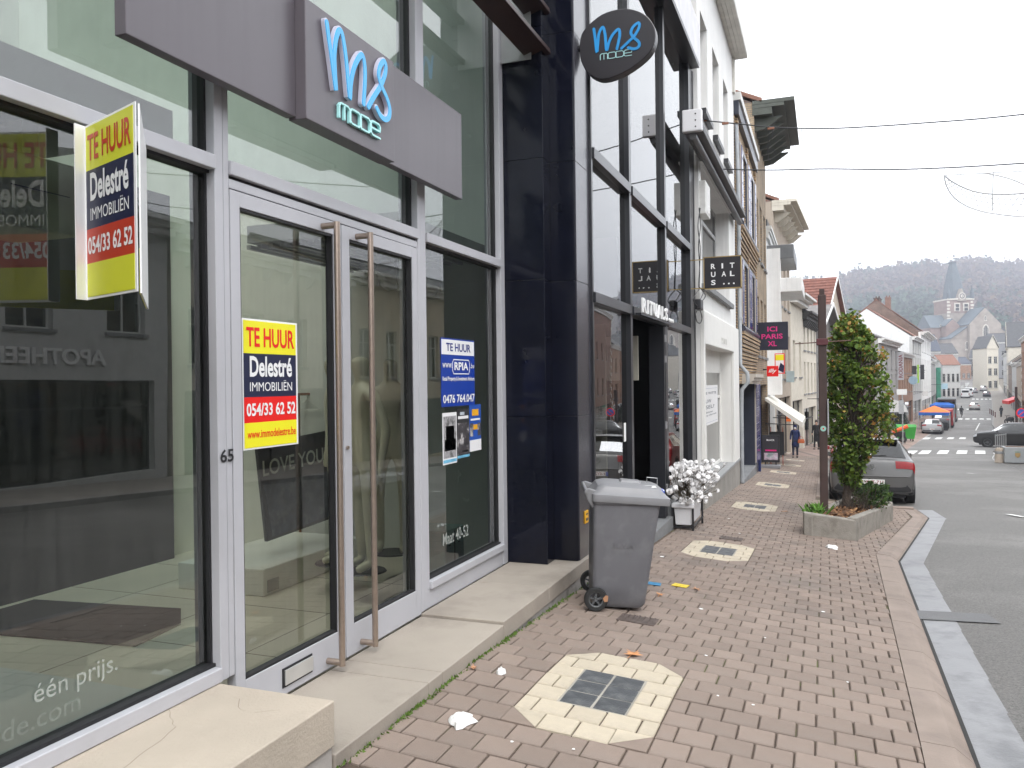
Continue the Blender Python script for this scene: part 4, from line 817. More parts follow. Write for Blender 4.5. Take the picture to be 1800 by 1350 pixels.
def wheel(root, c, r, w, name='wheel', m1=M_tyre, m2=M_rim, spokes=5, rimf=.62):
    mb = MB(); mb.lathe([(r*rimf, -w/2), (r*.93, -w/2), (r, -w*.3), (r, w*.3), (r*.93, w/2), (r*rimf, w/2)], c, 'y', 28); o = mb.build(name, m1, root, smooth=40)
    mb = MB(); mb.lathe([(0, -w*.36), (r*.16, -w*.40), (r*.2, -w*.25), (r*.2, w*.3), (0, w*.3)], c, 'y', 14); mb.lathe([(r*rimf, -w*.48), (r*rimf*.88, -w*.40), (r*rimf*.86, w*.4), (r*rimf, w*.48)], c, 'y', 28)
    for i in range(spokes):
        a = 2*math.pi*i/spokes+.3; u = np.array([math.cos(a), 0, math.sin(a)]); s2 = np.array([-math.sin(a), 0, math.cos(a)]); p0 = np.array(c)+(0, -w*.30, 0); mb.obox(p0+u*r*.15-s2*r*.07, u*r*rimf*.78, s2*r*.14, (0, w*.3, 0))
    mb.build('rim', m2, o, smooth=35); return o
for v in (-.035, .595): wheel(t, (.03, v, .098), .098, .055)
mb = MB(); mb.tube([(.03, -.03, .098), (.03, .59, .098)], .012, 8); mb.build('axle', M_gal, t)
mb = MB(); mb.prism([(.085, -.064, .115), (.11, -.066, .14), (.13, -.066, .135), (.125, -.066, .09), (.10, -.066, .085)], (0, -.004, 0)); mb.build('caught_leaf', M_leaf_b, t)
mb = MB()
for z0, z1 in ((.50, .78),): mb.hexa([(.497, .05, z0), (.503, .05, z0), (.503, .50, z0), (.497, .50, z0), (.534, .05, z1), (.540, .05, z1), (.540, .50, z1), (.534, .50, z1)])
mb.build('front_sticker', mat('sticker_blue_white', (.07, .10, .42), rough=.4, var=.2, scale=30, col2=(.62, .62, .7), c2scale=14, c2lo=.53, c2hi=.58), t)
text('embossed_letters', 'ILVA', mat('bin_emboss', (.13, .13, .142), rough=.5), t, (.17, .004, .52), XU, ZU, .17, .05, .003)
bp_ = (-1.835, 6.62); place(t, (bp_[0], bp_[1], zp(*bp_)), math.radians(19)); t.rotation_euler = (0, math.radians(2.2), math.radians(19))
# ============================================================ GENERAL HOUSE BUILDER (local: +x faces the street, +y along it, z up)
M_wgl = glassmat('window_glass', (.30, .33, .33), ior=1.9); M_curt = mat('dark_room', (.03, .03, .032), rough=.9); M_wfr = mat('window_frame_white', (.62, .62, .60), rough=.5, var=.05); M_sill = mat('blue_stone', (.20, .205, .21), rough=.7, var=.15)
def wall_holes(mb, x, th, y0, y1, z0, z1, holes):
    ys = sorted(set([y0, y1]+[h[0] for h in holes]+[h[1] for h in holes])); zs = sorted(set([z0, z1]+[h[2] for h in holes]+[h[3] for h in holes]))
    ys = [v for v in ys if y0 <= v <= y1]; zs = [v for v in zs if z0 <= v <= z1]
    for i in range(len(ys)-1):
        run = None
        for j in range(len(zs)-1):
            cy_, cz_ = (ys[i]+ys[i+1])/2, (zs[j]+zs[j+1])/2
            if any(h[0] < cy_ < h[1] and h[2] < cz_ < h[3] for h in holes): 
                if run is not None: mb.box(x-th, x, ys[i], ys[i+1], run, zs[j]); run = None
            elif run is None: run = zs[j]
        if run is not None: mb.box(x-th, x, ys[i], ys[i+1], run, zs[-1])
def window(root, x, h, fr=M_wfr, gl=M_wgl, rec=.16, sill=True, cross=True, sm=None, t=.06, arch=None, bars=0, room=True):
    y0, y1, z0, z1 = h[:4]; mb = MB(); xr_ = x-rec
    mb.box(xr_-.05, xr_, y0, y0+t, z0, z1).box(xr_-.05, xr_, y1-t, y1, z0, z1).box(xr_-.05, xr_, y0+t, y1-t, z0, z0+t).box(xr_-.05, xr_, y0+t, y1-t, z1-t, z1)
    if cross and (y1-y0) > .9: mb.box(xr_-.045, xr_+.004, (y0+y1)/2-t*.45, (y0+y1)/2+t*.45, z0+t, z1-t)
    if cross and (z1-z0) > 1.5: mb.box(xr_-.045, xr_+.006, y0+t, y1-t, z1-(z1-z0)*.3, z1-(z1-z0)*.3+t*.9)
    for b in range(bars): mb.box(xr_-.04, xr_+.003, y0+t, y1-t, z0+(z1-z0)*(b+1)/(bars+1), z0+(z1-z0)*(b+1)/(bars+1)+.03)
    o = mb.build('window', fr, root)
    mb = MB(); mb.quad((xr_-.03, y0+t*.5, z0+t*.5), (xr_-.03, y1-t*.5, z0+t*.5), (xr_-.03, y1-t*.5, z1-t*.5), (xr_-.03, y0+t*.5, z1-t*.5)); mb.build('pane', gl, o, fix=False)
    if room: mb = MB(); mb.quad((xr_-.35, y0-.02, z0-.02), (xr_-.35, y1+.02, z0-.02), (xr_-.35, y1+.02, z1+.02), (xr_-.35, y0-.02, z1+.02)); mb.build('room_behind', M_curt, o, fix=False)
    if sill: mb = MB(); mb.box(x-rec, x+.07, y0-.08, y1+.08, z0-.09, z0-.002); mb.build('sill', sm or M_sill, o)
    return o
def house(name, label, w, h, d, wm, holes, cat='house', roof='pitch', rm=None, rh=2.5, cornice=.35, cm=None, gm=None, base=None, shop=None, th=.35, fr=M_wfr, chimneys=(), group=None, over=.25, brackets=0, sills=True, cross=True, sm=None, quoins=None, dorm=(), bm_=None, gl=M_wgl, zlow=-.6):
    """w along the street, h to the eaves, d deep; holes: (y0,y1,z0,z1) windows; shop: (y0,y1,z1) glazed front"""
    r = thing(name, label, cat, group); allh = [q2[:4] for q2 in holes]+([(shop[0], shop[1], 0.02, shop[2])] if shop else []); mb = MB(); wall_holes(mb, 0, th, 0, w, zlow, h, allh); wl = mb.build('wall', wm, r)
    gmat = gm or wm
    mb = MB(); mb.box(-d, -th-.001, 0, .3, zlow, h).box(-d, -th-.001, w-.3, w, zlow, h).box(-d-.3, -d, 0, w, zlow, h); mb.build('side_wall', gmat, r)
    mb = MB(); mb.box(-d, -th-.36, .3, w-.3, zlow, h-.1); mb.build('inner_core', M_curt, r)
    for q2 in holes: window(r, 0, q2, fr, gl, sill=sills and not (len(q2) > 4 and q2[4] == 'n'), cross=cross, sm=sm)
    if shop:
        o = window(r, 0, (shop[0], shop[1], .02, shop[2]), shop[3] if len(shop) > 3 else M_blk, gl, rec=.2, sill=False, cross=True, t=.07)
    if roof == 'pitch':
        rm = rm or mat('roof_slate', (.055, .057, .062), rough=.6, var=.2, scale=2); pr = -d/2
        mb = MB(); e = over
        mb.prism([(e, -.04, h-.02), (pr, -.04, h+rh), (pr, -.04, h+rh+.12), (e, -.04, h+.12)], (0, w+.08, 0)); mb.prism([(-d-e, -.04, h-.02), (pr, -.04, h+rh), (pr, -.04, h+rh+.12), (-d-e, -.04, h+.12)], (0, w+.08, 0)); ro = mb.build('roof', rm, r)
        for g0 in (0, w-.28): mb = MB(); mb.prism([(-.02, g0, h), (pr, g0, h+rh-.03), (-d+.02, g0, h)], (0, .28, 0)); mb.build('gable', gmat, r)
        mb = MB(); mb.tube([(pr, -.05, h+rh+.12), (pr, w+.05, h+rh+.12)], .09, 8); mb.build('ridge', rm, ro)
        for cyy, cw, chh, cmat in chimneys:
            mb = MB(); mb.box(pr-.4, pr+.4, cyy, cyy+cw, h+rh-.8, h+rh+chh); c2 = mb.build('chimney', cmat, ro)
            mb = MB(); mb.box(pr-.46, pr+.46, cyy-.06, cyy+cw+.06, h+rh+chh, h+rh+chh+.12)
            for q3 in range(2): mb.lathe([(.11, 0), (.13, .02), (.10, .35)], (pr-.2+.4*q3, cyy+cw/2, h+rh+chh+.12), 'z', 8)
            mb.build('chimney_pots', cmat, ro)
        for dy, dw, dh in dorm:
            mb = MB(); mb.box(-1.6, -.3, dy, dy+dw, h+.1, h+dh); o2 = mb.build('dormer', gmat, r); window(r, -.3+.16+.01, (dy+.1, dy+dw-.1, h+.35, h+dh-.12), fr, gl, sill=False, room=False)
    elif roof == 'gable':     # ridge at right angles to the street
        rm = rm or mat('roof_slate', (.055, .057, .062)); mb = MB()
        for a2, b2 in ((-.2, w/2), (w+.2, w/2)): mb.prism([(over, a2, h-.05), (over, b2, h+rh), (over, b2, h+rh+.14), (over, a2, h+.09)], (-d-over*2, 0, 0))
        ro = mb.build('roof', rm, r); mb = MB(); mb.prism([(-.01, 0, h), (-.01, w, h), (-.01, w/2, h+rh-.04)], (-.3, 0, 0)); mb.build('gable', wm, r)
        mb = MB()
        for a2, b2 in ((-.22, w/2), (w+.22, w/2)): mb.prism([(over+.03, a2, h-.02), (over+.03, b2, h+rh+.04), (over+.03, b2, h+rh+.26), (over+.03, a2, h+.2)], (-.06, 0, 0))
        mb.build('barge_board', cm or M_wfr, ro)
        for cyy, cw, chh, cmat in chimneys: mb = MB(); mb.box(-d*.6, -d*.6+.7, cyy, cyy+cw, h+rh-1.2, h+rh+chh); mb.build('chimney', cmat, ro)
    else:
        mb = MB(); mb.box(-d-.2, .05, -.02, w+.02, h, h+.3); mb.build('roof', rm or mat('roof_felt', (.1, .1, .1)), r)
    if cornice:
        mb = MB(); cx = cornice; c_m = cm or M_wfr; mb.box(-.05, cx*.45, -.02, w+.02, h-.42, h-.20).box(-.05, cx*.75, -.03, w+.03, h-.199, h-.08).box(-.05, cx, -.04, w+.04, h-.079, h+.04); mb.build('cornice', c_m, r)
        for i in range(brackets):
            yb = w*(i+.5)/brackets; mb = MB(); mb.prism([(0, yb-.09, h-.85), (cx*.25, yb-.09, h-.8), (cx*.7, yb-.09, h-.43), (0, yb-.09, h-.43)], (0, .18, 0)); mb.build('bracket', c_m, r)
    if base: mb = MB(); mb.box(-.02, .04, 0, w, zlow, base[0]) if not shop else mb.box(-.02, .04, 0, shop[0], zlow, base[0]).box(-.02, .04, shop[1], w, zlow, base[0]); mb.build('plinth', base[1], r)
    if quoins:
        for yq in (0, w):
            for i in range(int(h/.9)): mb = MB(); a2 = .45 if i % 2 else .3; mb.box(-.02, .035, yq-(a2 if yq else 0), yq+(0 if yq else a2), .2+i*.9, .2+i*.9+.45); mb.build('quoin', quoins, r)
    return r
def grid_windows(w, cols, rows, ww, wh, y0=None, z0s=None, extra=()):
    o = []
    for z0 in z0s:
        for c in range(cols): yc = w*(c+.5)/cols; o.append((yc-ww/2, yc+ww/2, z0, z0+wh))
    return o+list(extra)
# ============================================================ GLASS-FRONTED SHOP NEXT DOOR
M_bf = mat('frame_black', (.020, .021, .026), rough=.3, var=.1, spec=.6); M_rg = glassmat('dark_shop_glass', (.34, .37, .36), ior=3.1)
XR = -2.15; S2 = thing('glass_front_shop', 'tall black framed glass shop front reflecting the sky and street', 'shop')
ZB = 5.46
def rb(name, m, *bs, bevel=.003, parent=None):
    mb = MB()
    for b in bs: mb.box(*b)
    return mb.build(name, m, parent or S2, bevel=bevel)
ya, yb_, yc, yd = 7.935, 9.71, 12.05, 14.28
for y0, y1 in ((ya, ya+.05), (yb_-.06, yb_+.05), (yc-.06, yc+.06)): rb('mullion', M_bf, (XR-.14, XR, y0, y1, -2.0, ZB))
rb('corner_post', M_bf, (XR-.30, XR+.02, yd, yd+.42, -2.25, ZB)); rb('corner_post', M_bf, (XR-.2, XR+.03, yd+.42, yd+.5, -2.25, ZB))
for y0, y1 in ((ya+.05, yb_-.06), (yb_+.05, yc-.06), (yc+.06, yd)):
    rb('transom', M_bf, (XR-.12, XR+.02, y0, y1, 2.235, 2.345)); rb('transom', M_bf, (XR-.12, XR+.02, y0, y1, .79, .895))
def rpane(y0, y1, z0, z1): mb = MB(); x = XR-.06; mb.quad((x, y0, z0), (x, y1, z0), (x, y1, z1), (x, y0, z1)); return mb.build('pane', M_rg, S2, fix=False)
for y0, y1 in ((ya+.05, yb_-.06), (yb_+.05, yc-.06), (yc+.06, yd)):
    rpane(y0, y1, 2.345, ZB); rpane(y0, y1, .895, 2.235)
rpane(ya+.05, yb_-.06, -1.74, .79); rpane(yc+.06, yd, -1.66, .79)
rb('bottom_rail', M_bf, (XR-.12, XR+.01, ya, yb_, -1.83, -1.74)); rb('bottom_rail', M_bf, (XR-.12, XR+.01, yc, yd, -1.75, -1.66))
rb('plinth', M_sill, (XR-.3, XR+.06, yc-.06, yd+.5, -2.6, -1.80)); rb('sill', mat('blue_stone_pale', (.30, .305, .31), rough=.6, var=.1), (XR-.2, XR+.10, yc-.02, yd+.5, -1.80, -1.752)); rb('plinth', M_sill, (XR-.3, XR+.06, ya, yb_, -2.5, -1.83))
rb('threshold', M_sill, (XR-.35, XR+.08, yb_-.0, yc-.06, -2.5, -1.98))
mb = MB(); mb.box(-2.375, -1.985, ya, 14.62, ZB, ZB+.05); mb.build('beam_soffit', M_bf, S2); mb = MB(); mb.box(-2.30, -1.98, ya, 14.62, ZB+.05, ZB+.75); mb.build('beam', mat('beam_pale', (.52, .51, .53), rough=.4), S2)
rb('upper_wall', brickmat('brick_brown', (.16, .075, .05), (.12, .06, .045), (.2, .18, .16)), (-2.6, -2.2, 7.5, 14.5, ZB+.76, 9.0)); rb('roof', mat('roof_felt', (.1, .1, .1)), (-9, -1.95, 7.4, 14.6, 9.0, 9.2))
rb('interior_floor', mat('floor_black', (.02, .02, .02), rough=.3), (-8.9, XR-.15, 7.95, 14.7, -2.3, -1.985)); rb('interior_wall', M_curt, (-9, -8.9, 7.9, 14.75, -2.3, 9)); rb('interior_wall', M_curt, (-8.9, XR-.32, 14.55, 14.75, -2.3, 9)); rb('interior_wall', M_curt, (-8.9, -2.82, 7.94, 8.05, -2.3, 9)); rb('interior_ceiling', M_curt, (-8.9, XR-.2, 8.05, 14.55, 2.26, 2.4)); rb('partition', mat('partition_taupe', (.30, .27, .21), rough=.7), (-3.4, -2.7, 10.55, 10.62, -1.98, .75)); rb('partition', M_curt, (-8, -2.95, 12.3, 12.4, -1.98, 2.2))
rb('hanging_panel', mat('panel_beige', (.42, .40, .34), rough=.7), (-3.0, -2.42, 11.3, 11.33, -.0, .62))
dr = rb('open_door', M_bf, (XR-.22, XR+.01, 11.86, 11.92, -1.97, .77), (XR-.20, XR+.02, 11.70, 11.74, -1.97, .77))
for z in (-1.6, -.7, .25, .55): rb('hinge', mat('hinge_grey', (.25, .25, .26), rough=.4), (XR-.06, XR+.03, 11.76, 11.85, z, z+.1), parent=dr)
rb('sticker', M_paper, (XR-.055, XR-.052, 9.46, 9.56, -.72, -.50)); settle(S2, (XR, 11, -2.2))
t = thing('shop_lettering', 'white raised shop name letters standing above the open black door', 'sign'); xx = -2.03; a = onX(1132, 545, xx); b = onX(1186, 560, xx); zl, zh = float(onX(1133, 549, xx)[2]), float(onX(1132, 523, xx)[2])
for i, (ch, f0, f1) in enumerate((('R', 0, .12), ('I', .145, .17), ('T', .195, .31), ('U', .325, .435), ('A', .45, .57), ('L', .59, .675), ('S', .69, .79), ('.', .84, .875), ('.', .90, .935), ('.', .96, .995))):
    yy0 = a[1]+(b[1]-a[1])*f0; text('letter' if ch != '.' else 'dot', ch, M_pw, t, (xx-.03, yy0, zl), YU, ZU, (b[1]-a[1])*(f1-f0)*.9, (zh-zl) if ch != '.' else .055, .02, .03)
mb = MB(); mb.box(-2.13, -2.06, a[1]-.02, b[1]+.02, zl-.03, zl-.004); mb.build('rail', M_bf, t); settle(t, (-2.05, a[1], .87))
t = thing('shop_blade_sign', 'square black sign with brass edge hanging beside the glass shop front', 'sign'); Y = 14.25; a = onY(1237, 510, Y); b = onY(1303, 447, Y); M_brs = mat('brass', (.42, .30, .12), rough=.35, metal=.6)
x0, x1, z0, z1 = a[0], b[0], a[2]+.01, b[2]-.01
mb = MB(); mb.box(x0+.015, x1-.015, Y, Y+.10, z0+.015, z1-.015); mb.build('panel', M_dsg, t); mb = MB(); mb.box(x0, x0+.015, Y-.004, Y+.11, z0, z1).box(x1-.015, x1, Y-.004, Y+.11, z0, z1).box(x0, x1, Y-.004, Y+.11, z1-.015, z1).box(x0, x1, Y-.004, Y+.11, z0, z0+.015); mb.build('edge', M_brs, t)
mb = MB(); mb.box(-2.14, x0, Y+.04, Y+.06, z1-.04, z1-.025).box(-2.14, x0, Y+.04, Y+.06, z0+.02, z0+.035); mb.build('bracket', M_brs, t)
for i, row in enumerate(('RIT', 'UAL', 'S...')):
    for j, ch in enumerate(row):
        u = x0+(.20, .48, .70)[min(j, 2)]*(x1-x0); u = u if ch != '.' else x0+(.50+.13*(j-1))*(x1-x0)+.01; v = z1-(.38+.25*i)*(z1-z0)
        text('letter' if ch != '.' else 'dot', ch, M_pw, t, (u, Y-.003, v), XU, ZU, .028 if ch in 'I' else .075 if ch != '.' else .028, .088 if ch != '.' else .028, .003, .025)
settle(t, (x0, Y, z0))
# planter with artificial white blossom
t = thing('blossom_planter', 'white planter box on black legs with white blossom by the glass shop', 'planter'); c = (-2.0+.13, 12.15); zg = zp(*c)
M_wp = mat('planter_white', (.72, .72, .74), rough=.5, var=.04); a, b = (-2.06, -1.80), (11.95, 12.95); zg = zp(-1.9, 12.0)
mb = MB(); mb.hexa([(a[0]+.02, b[0]+.02, zg+.07), (a[1]-.02, b[0]+.02, zg+.07), (a[1]-.02, b[1]-.02, zg+.07), (a[0]+.02, b[1]-.02, zg+.07), (a[0], b[0], zg+.33), (a[1], b[0], zg+.33), (a[1], b[1], zg+.33), (a[0], b[1], zg+.33)]); mb.build('box', M_wp, t, bevel=.008)
mb = MB(); mb.box(a[0]-.03, a[1]+.03, b[0]-.03, b[1]+.03, zg+.32, zg+.385); mb.build('rim', M_wp, t, bevel=.012)
for xx, yy in ((a[1]+.012, b[0]-.012), (a[1]+.012, b[1]-.05), (a[0]-.02, b[0]-.012), (a[0]-.02, b[1]-.05)):
    mb = MB(); mb.box(xx-.014, xx+.014, yy, yy+.028, zp(xx, yy)+.0, zg+.34); mb.build('leg', M_blk, t)
mb = MB(); mb.box(a[0]-.01, a[1]+.01, b[0]-.005, b[0]+.015, zg+.03, zg+.055).box(a[1]-.005, a[1]+.02, b[0], b[1], zg+.03, zg+.055); mb.build('stand', M_blk, t)
rr = np.random.RandomState(4); fl = MB(); st = MB()
for i in range(330):
    q2 = np.array([np.clip(rr.normal(-1.92, .19), -2.06, -1.5), rr.normal(12.45, .36), zg+.40+.52*rr.rand()**.8]); r = rr.uniform(.035, .062)
    st.tube([(rr.uniform(a[0]+.05, a[1]-.05), rr.uniform(b[0]+.1, b[1]-.1), zg+.33), q2], .004, 4, False)
    for k in range(7):
        n3 = rr.normal(0, 1, 3); n3 /= np.linalg.norm(n3); u = np.cross(n3, rr.normal(0, 1, 3)); u /= np.linalg.norm(u); v = np.cross(n3, u); pc = q2+n3*r*.55
        fl.poly([pc+r*.62*(math.cos(w2)*u+math.sin(w2)*v)+n3*(.012*math.sin(3*w2)) for w2 in np.linspace(0, 2*math.pi, 7)[:-1]])
fl.build('blossom', mat('blossom_white', (.80, .79, .79), rough=.8, var=.08, island=.06), t, fix=False, kind='stuff'); st.build('stems', mat('stem_brown', (.10, .08, .05)), t, fix=False, kind='stuff'); settle(t, (-1.93, 12.4, zg))
# ============================================================ WHITE HOUSE WITH PORTAL SHOPFRONT
XW = -2.05
def W(px, py, x=XW): v = onX(px, py, x); return float(v[1]), float(v[2])
M_wh = mat('render_white', (.76, .755, .74), rough=.85, var=.05, scale=1.2, bump=.08, bscale=80, streak=.12); M_wh2 = mat('portal_white', (.78, .77, .74), rough=.6, var=.03); M_conc = mat('plinth_concrete', (.30, .285, .26), rough=.85, var=.15, scale=2, bump=.1, streak=.3)
H = thing('white_house', 'white rendered house with white portal shopfront and deep boarded eaves', 'house')
y0, y1 = 14.80, 21.15; ztop = float(onX(1312, 106, -1.74)[2])
ha = [(W(1231, 100)[0], W(1243, 100)[0]), (W(1252, 100)[0], W(1263, 100)[0]), (W(1271.5, 200)[0], W(1279.5, 200)[0])]
zt2, zb2 = W(1272, 141)[1], W(1274, 283)[1]
fw = (W(1233, 400)[0], W(1281, 400)[0], W(1262, 520)[1], W(1250, 322)[1])
po = (W(1234, 700)[0]+.02, W(1286, 700)[0], W(1288, 812)[1]-.4, W(1260, 612)[1])
mb = MB(); holes = [(a, b, zb2, zt2) for a, b in ha]+[fw, (po[0]-.05, po[1]+.02, -2.9, po[3]+.02)]; wall_holes(mb, XW, .4, y0, y1, -3.0, ztop, holes); mb.build('wall', M_wh, H)
for a, b in ha:
    o = window(H, XW, (a, b, zb2, zt2), rec=.32, sill=False, t=.05); mb = MB(); mb.box(XW, XW+.10, a-.05, b+.05, zb2-.10, zb2-.002); mb.build('sill', M_blk, o)
o = window(H, XW, fw, mat('frame_grey', (.40, .40, .40)), rec=.30, sill=False, t=.09); mb = MB(); mb.box(XW-.28, XW+.10, fw[0]-.06, fw[1]+.06, fw[2]-.10, fw[2]-.002); mb.build('sill', M_sill, o)
mb = MB(); mb.box(XW-.02, XW+.05, fw[0]-.2, fw[1]+.15, fw[3]+.02, fw[3]+.16); mb.build('lintel_band', M_wh, H)
mb = MB(); zpt = W(1256, 559)[1]; pb = W(1289, 812)[1]
mb.box(XW+.002, XW+.07, y0+.02, po[0], pb, zpt).box(XW+.002, XW+.07, po[1], y1-.05, pb, zpt).box(XW+.002, XW+.07, po[0], po[1], po[3], zpt); mb.build('portal_frame', M_wh2, H, bevel=.012)
mb = MB(); mb.box(XW-.36, XW+.001, po[1], po[1]+.06, pb, po[3]+.05).box(XW-.36, XW+.001, po[0], po[1], po[3], po[3]+.06).box(XW-.36, XW+.001, po[0]-.06, po[0], pb, po[3]+.05); mb.build('portal_reveal', M_wh2, H)
mb = MB(); mb.box(XW-.6, XW+.005, po[1]-.0, y1-.06, -2.9, pb-.002).box(XW-.6, XW+.004, y0+.02, po[0], -2.9, pb-.002).box(XW-.7, XW+.06, y0, y1-.02, -3.0, -2.02); mb.build('plinth', M_conc, H, bevel=.008)
mb = MB(); mb.box(XW-.72, XW+.08, y0, y1-.02, -2.02, -1.96); mb.build('plinth_sill', mat('blue_stone_pale', (.30, .305, .31)), H, bevel=.006)
# glazed shopfront at the back of the portal
xg = XW-.26; o = window(H, xg+.2, (po[0], po[1], -1.95, po[3]-.42), M_wh2, glassmat('clear_shop_glass', (.62, .62, .58), ior=1.8), rec=.2, sill=False, t=.07, cross=True, room=False)
mb = MB(); mb.box(xg-.1, xg, po[0], po[1], po[3]-.42, po[3]); mb.build('shop_header', M_wh2, H); mb = MB(); mb.box(xg-1.8, xg-1.75, po[0]-.2, po[1]+.2, -2, po[3]); mb.build('shop_back_wall', mat('shop_beige', (.42, .37, .31), rough=.9), H); mb = MB(); mb.box(xg-1.8, xg-.05, po[0]-.2, po[1]+.2, -2.05, -1.97); mb.build('shop_floor', mat('shop_beige', (.42, .37, .31)), H)
# boarded eaves
yc0 = 14.9; mb = MB(); mb.box(XW-.2, XW+.36, yc0, y1+.02, ztop, ztop+.30); ev = mb.build('eaves', M_wh, H)
for i in range(4): mb = MB(); mb.box(XW+.005+i*.088, XW+.088+i*.088, yc0, y1+.0, ztop-.03, ztop-.002); mb.build('soffit_board', mat('soffit_cream', (.62, .60, .55), rough=.7), ev)
mb = MB(); mb.box(XW, XW+.06, y1-.25, y1-.05, ztop-.9, ztop-.05); mb.build('corner_trim', mat('soffit_cream', (.62, .60, .55)), H)
mb = MB(); mb.box(-9, XW-.41, y0, y0+.3, -3, ztop).box(-9, XW-.41, y1-.3, y1, -3, ztop).box(-9.3, -9, y0, y1, -3, ztop); mb.build('side_wall', M_wh, H); mb = MB(); mb.prism([(XW+.34, y0, ztop+.3), (-5.5, y0, ztop+2.6), (-9.4, y0, ztop+.3)], (0, y1-y0, 0)); mb.build('roof', mat('roof_tile_brown', (.13, .065, .045), rough=.8, var=.2, scale=3, bump=.4, bscale=12), H)
text('faint_sign_letters', 'DE WITTE', mat('letters_pale', (.62, .61, .58)), H, (XW+.072, W(1262, 600)[0], W(1268, 607)[1]+.02), YU, ZU, 1.0, .12, .004)
settle(H, (XW, 18, -2.4))
# notice in the window
t = thing('shop_notice', 'white framed paper notice hanging behind the portal shop window', 'notice'); xn = xg+.03; a = onX(1236, 772, xn); b = onX(1260, 702, xn); mb = MB(); mb.box(xn, xn+.02, a[1], b[1], -.95, -.12); mb.build('board', M_pw, t)
mb = MB(); mb.box(xn+.02, xn+.021, a[1]+.1, b[1]-.06, -.90, -.895).box(xn+.02, xn+.021, a[1]+.1, b[1]-.06, -.19, -.185).box(xn+.02, xn+.021, b[1]-.065, b[1]-.06, -.90, -.185); mb.build('border', mat('ink_blue', (.25, .28, .4)), t)
M_ink = mat('ink_grey', (.16, .17, .2)); w_ = b[1]-a[1]
for s_, u0, u1, z_, h_ in (('E WITTE', .15, .88, -.31, .05), ('UW', .13, .50, -.49, .075), ('SEL?', .13, .72, -.61, .075), ('binnen', .15, .6, -.70, .04), ('op afspraak', .13, .88, -.77, .045)): text('lettering', s_, M_ink, t, (xn+.021, a[1]+u0*w_, z_), YU, ZU, (u1-u0)*w_, h_, .001, .01)
settle(t, (xn, a[1], -.95))
# retracted awning, cable box, floodlight
t = thing('awning_cassette', 'retracted dark awning cassette with white end cap on the white house', 'awning'); xa = -1.78; q1 = onX(1240, 243, xa); yA, yB = W(1231, 230, xa)[0], 20.9; zA = W(1262, 292, xa)[1]
M_aw = mat('awning_dark', (.035, .032, .034), rough=.5, var=.1)
mb = MB(); mb.prism([(XW, yA, zA+.30), (xa, yA, zA+.22), (xa+.02, yA, zA+.06), (XW, yA, zA+.02)], (0, yB-yA, 0)); mb.build('cassette', M_aw, t, bevel=.01); mb = MB(); mb.tube([(xa-.12, yA, zA-.06), (xa-.12, yB, zA-.06)], .06, 10); mb.build('roller', mat('awning_grey', (.10, .10, .105), rough=.5), t, smooth=40)
mb = MB(); mb.box(XW, xa+.04, yA-.10, yA, zA-.02, zA+.33); mb.build('end_cap', M_wp, t, bevel=.02)
for z in (.05, .15, .25): mb = MB(); mb.lathe([(0, -.004), (.012, -.004), (.012, .004), (0, .004)], (xa-.06, yA-.102, zA+z), 'y', 8); mb.build('screw', M_blk, t)
settle(t, (XW, yA, zA))
t = thing('cable_box', 'white metal cable box on the corner of the white house', 'junction box'); a = W(1226, 365, -2.0); b = W(1238, 325, -2.0); mb = MB(); mb.box(-2.08, -1.93, 14.83, 15.45, a[1], b[1]); mb.build('box', mat('box_white', (.62, .62, .60), rough=.5, var=.12, scale=8, col2=(.35, .25, .18), c2scale=9, c2lo=.62, c2hi=.75), t, bevel=.012)
mb = MB(); mb.box(-1.93, -1.925, 14.88, 15.40, a[1]+.05, b[1]-.05); mb.build('cover', mat('box_white2', (.66, .66, .64)), t, bevel=.002); settle(t, (-2, 15.1, a[1]))
t = thing('hanging_cables', 'black telephone cables looped down the corner of the white house', 'cables'); rr = np.random.RandomState(6)
def wpath(pts, x): return [np.array(onX(px, py, x)) for px, py in pts]
for pts in ([(1229, 365), (1231, 400), (1228, 430), (1230, 470), (1229, 510)], [(1231, 366), (1227, 398), (1231, 440), (1228, 505)], [(1229, 508), (1221, 520), (1219, 528), (1226, 538), (1228, 534)], [(1230, 505), (1240, 520), (1228, 534), (1238, 512)], [(1228, 540), (1223, 552), (1225, 565), (1231, 568), (1234, 558), (1230, 543)]):
    mb = MB(); mb.tube(smooth_path(wpath(pts, -2.0), 6), .009, 5); mb.build('cable', M_blk, t)
mb = MB(); c = onX(1228, 536, -2.0); mb.box(c[0]-.04, c[0]+.06, c[1]-.16, c[1]+.16, c[2]-.09, c[2]+.09); mb.build('splice', M_blk, t, bevel=.02); settle(t, (-2, 15, 1.2))
# downpipe between the two houses
M_zinc = mat('zinc', (.34, .36, .38), rough=.45, var=.12, scale=6)
t = thing('downpipe', 'grey zinc downpipe bending round the shop canopy between two houses', 'downpipe'); yy = 21.3
pp = [onX(1293, 215, -2.0), onX(1291, 300, -1.97), onX(1292, 640, -1.97), onX(1301, 655, -1.80), onX(1303, 672, -1.78), onX(1294, 686, -1.93), onX(1294.5, 720, -1.95), onX(1297, 858, -1.95)]
pp = [(p[0], yy, p[2]) for p in pp]; mb = MB(); mb.tube(pp, .05, 12); mb.build('pipe', M_zinc, t, smooth=50)
for z in (3.5, 1.5, -1.3): mb = MB(); mb.tube([(-1.96, yy, z), (-1.96, yy, z+.06)], .062, 12); mb.build('clamp', M_zinc, t)
settle(t, (-1.95, yy, -2.6))
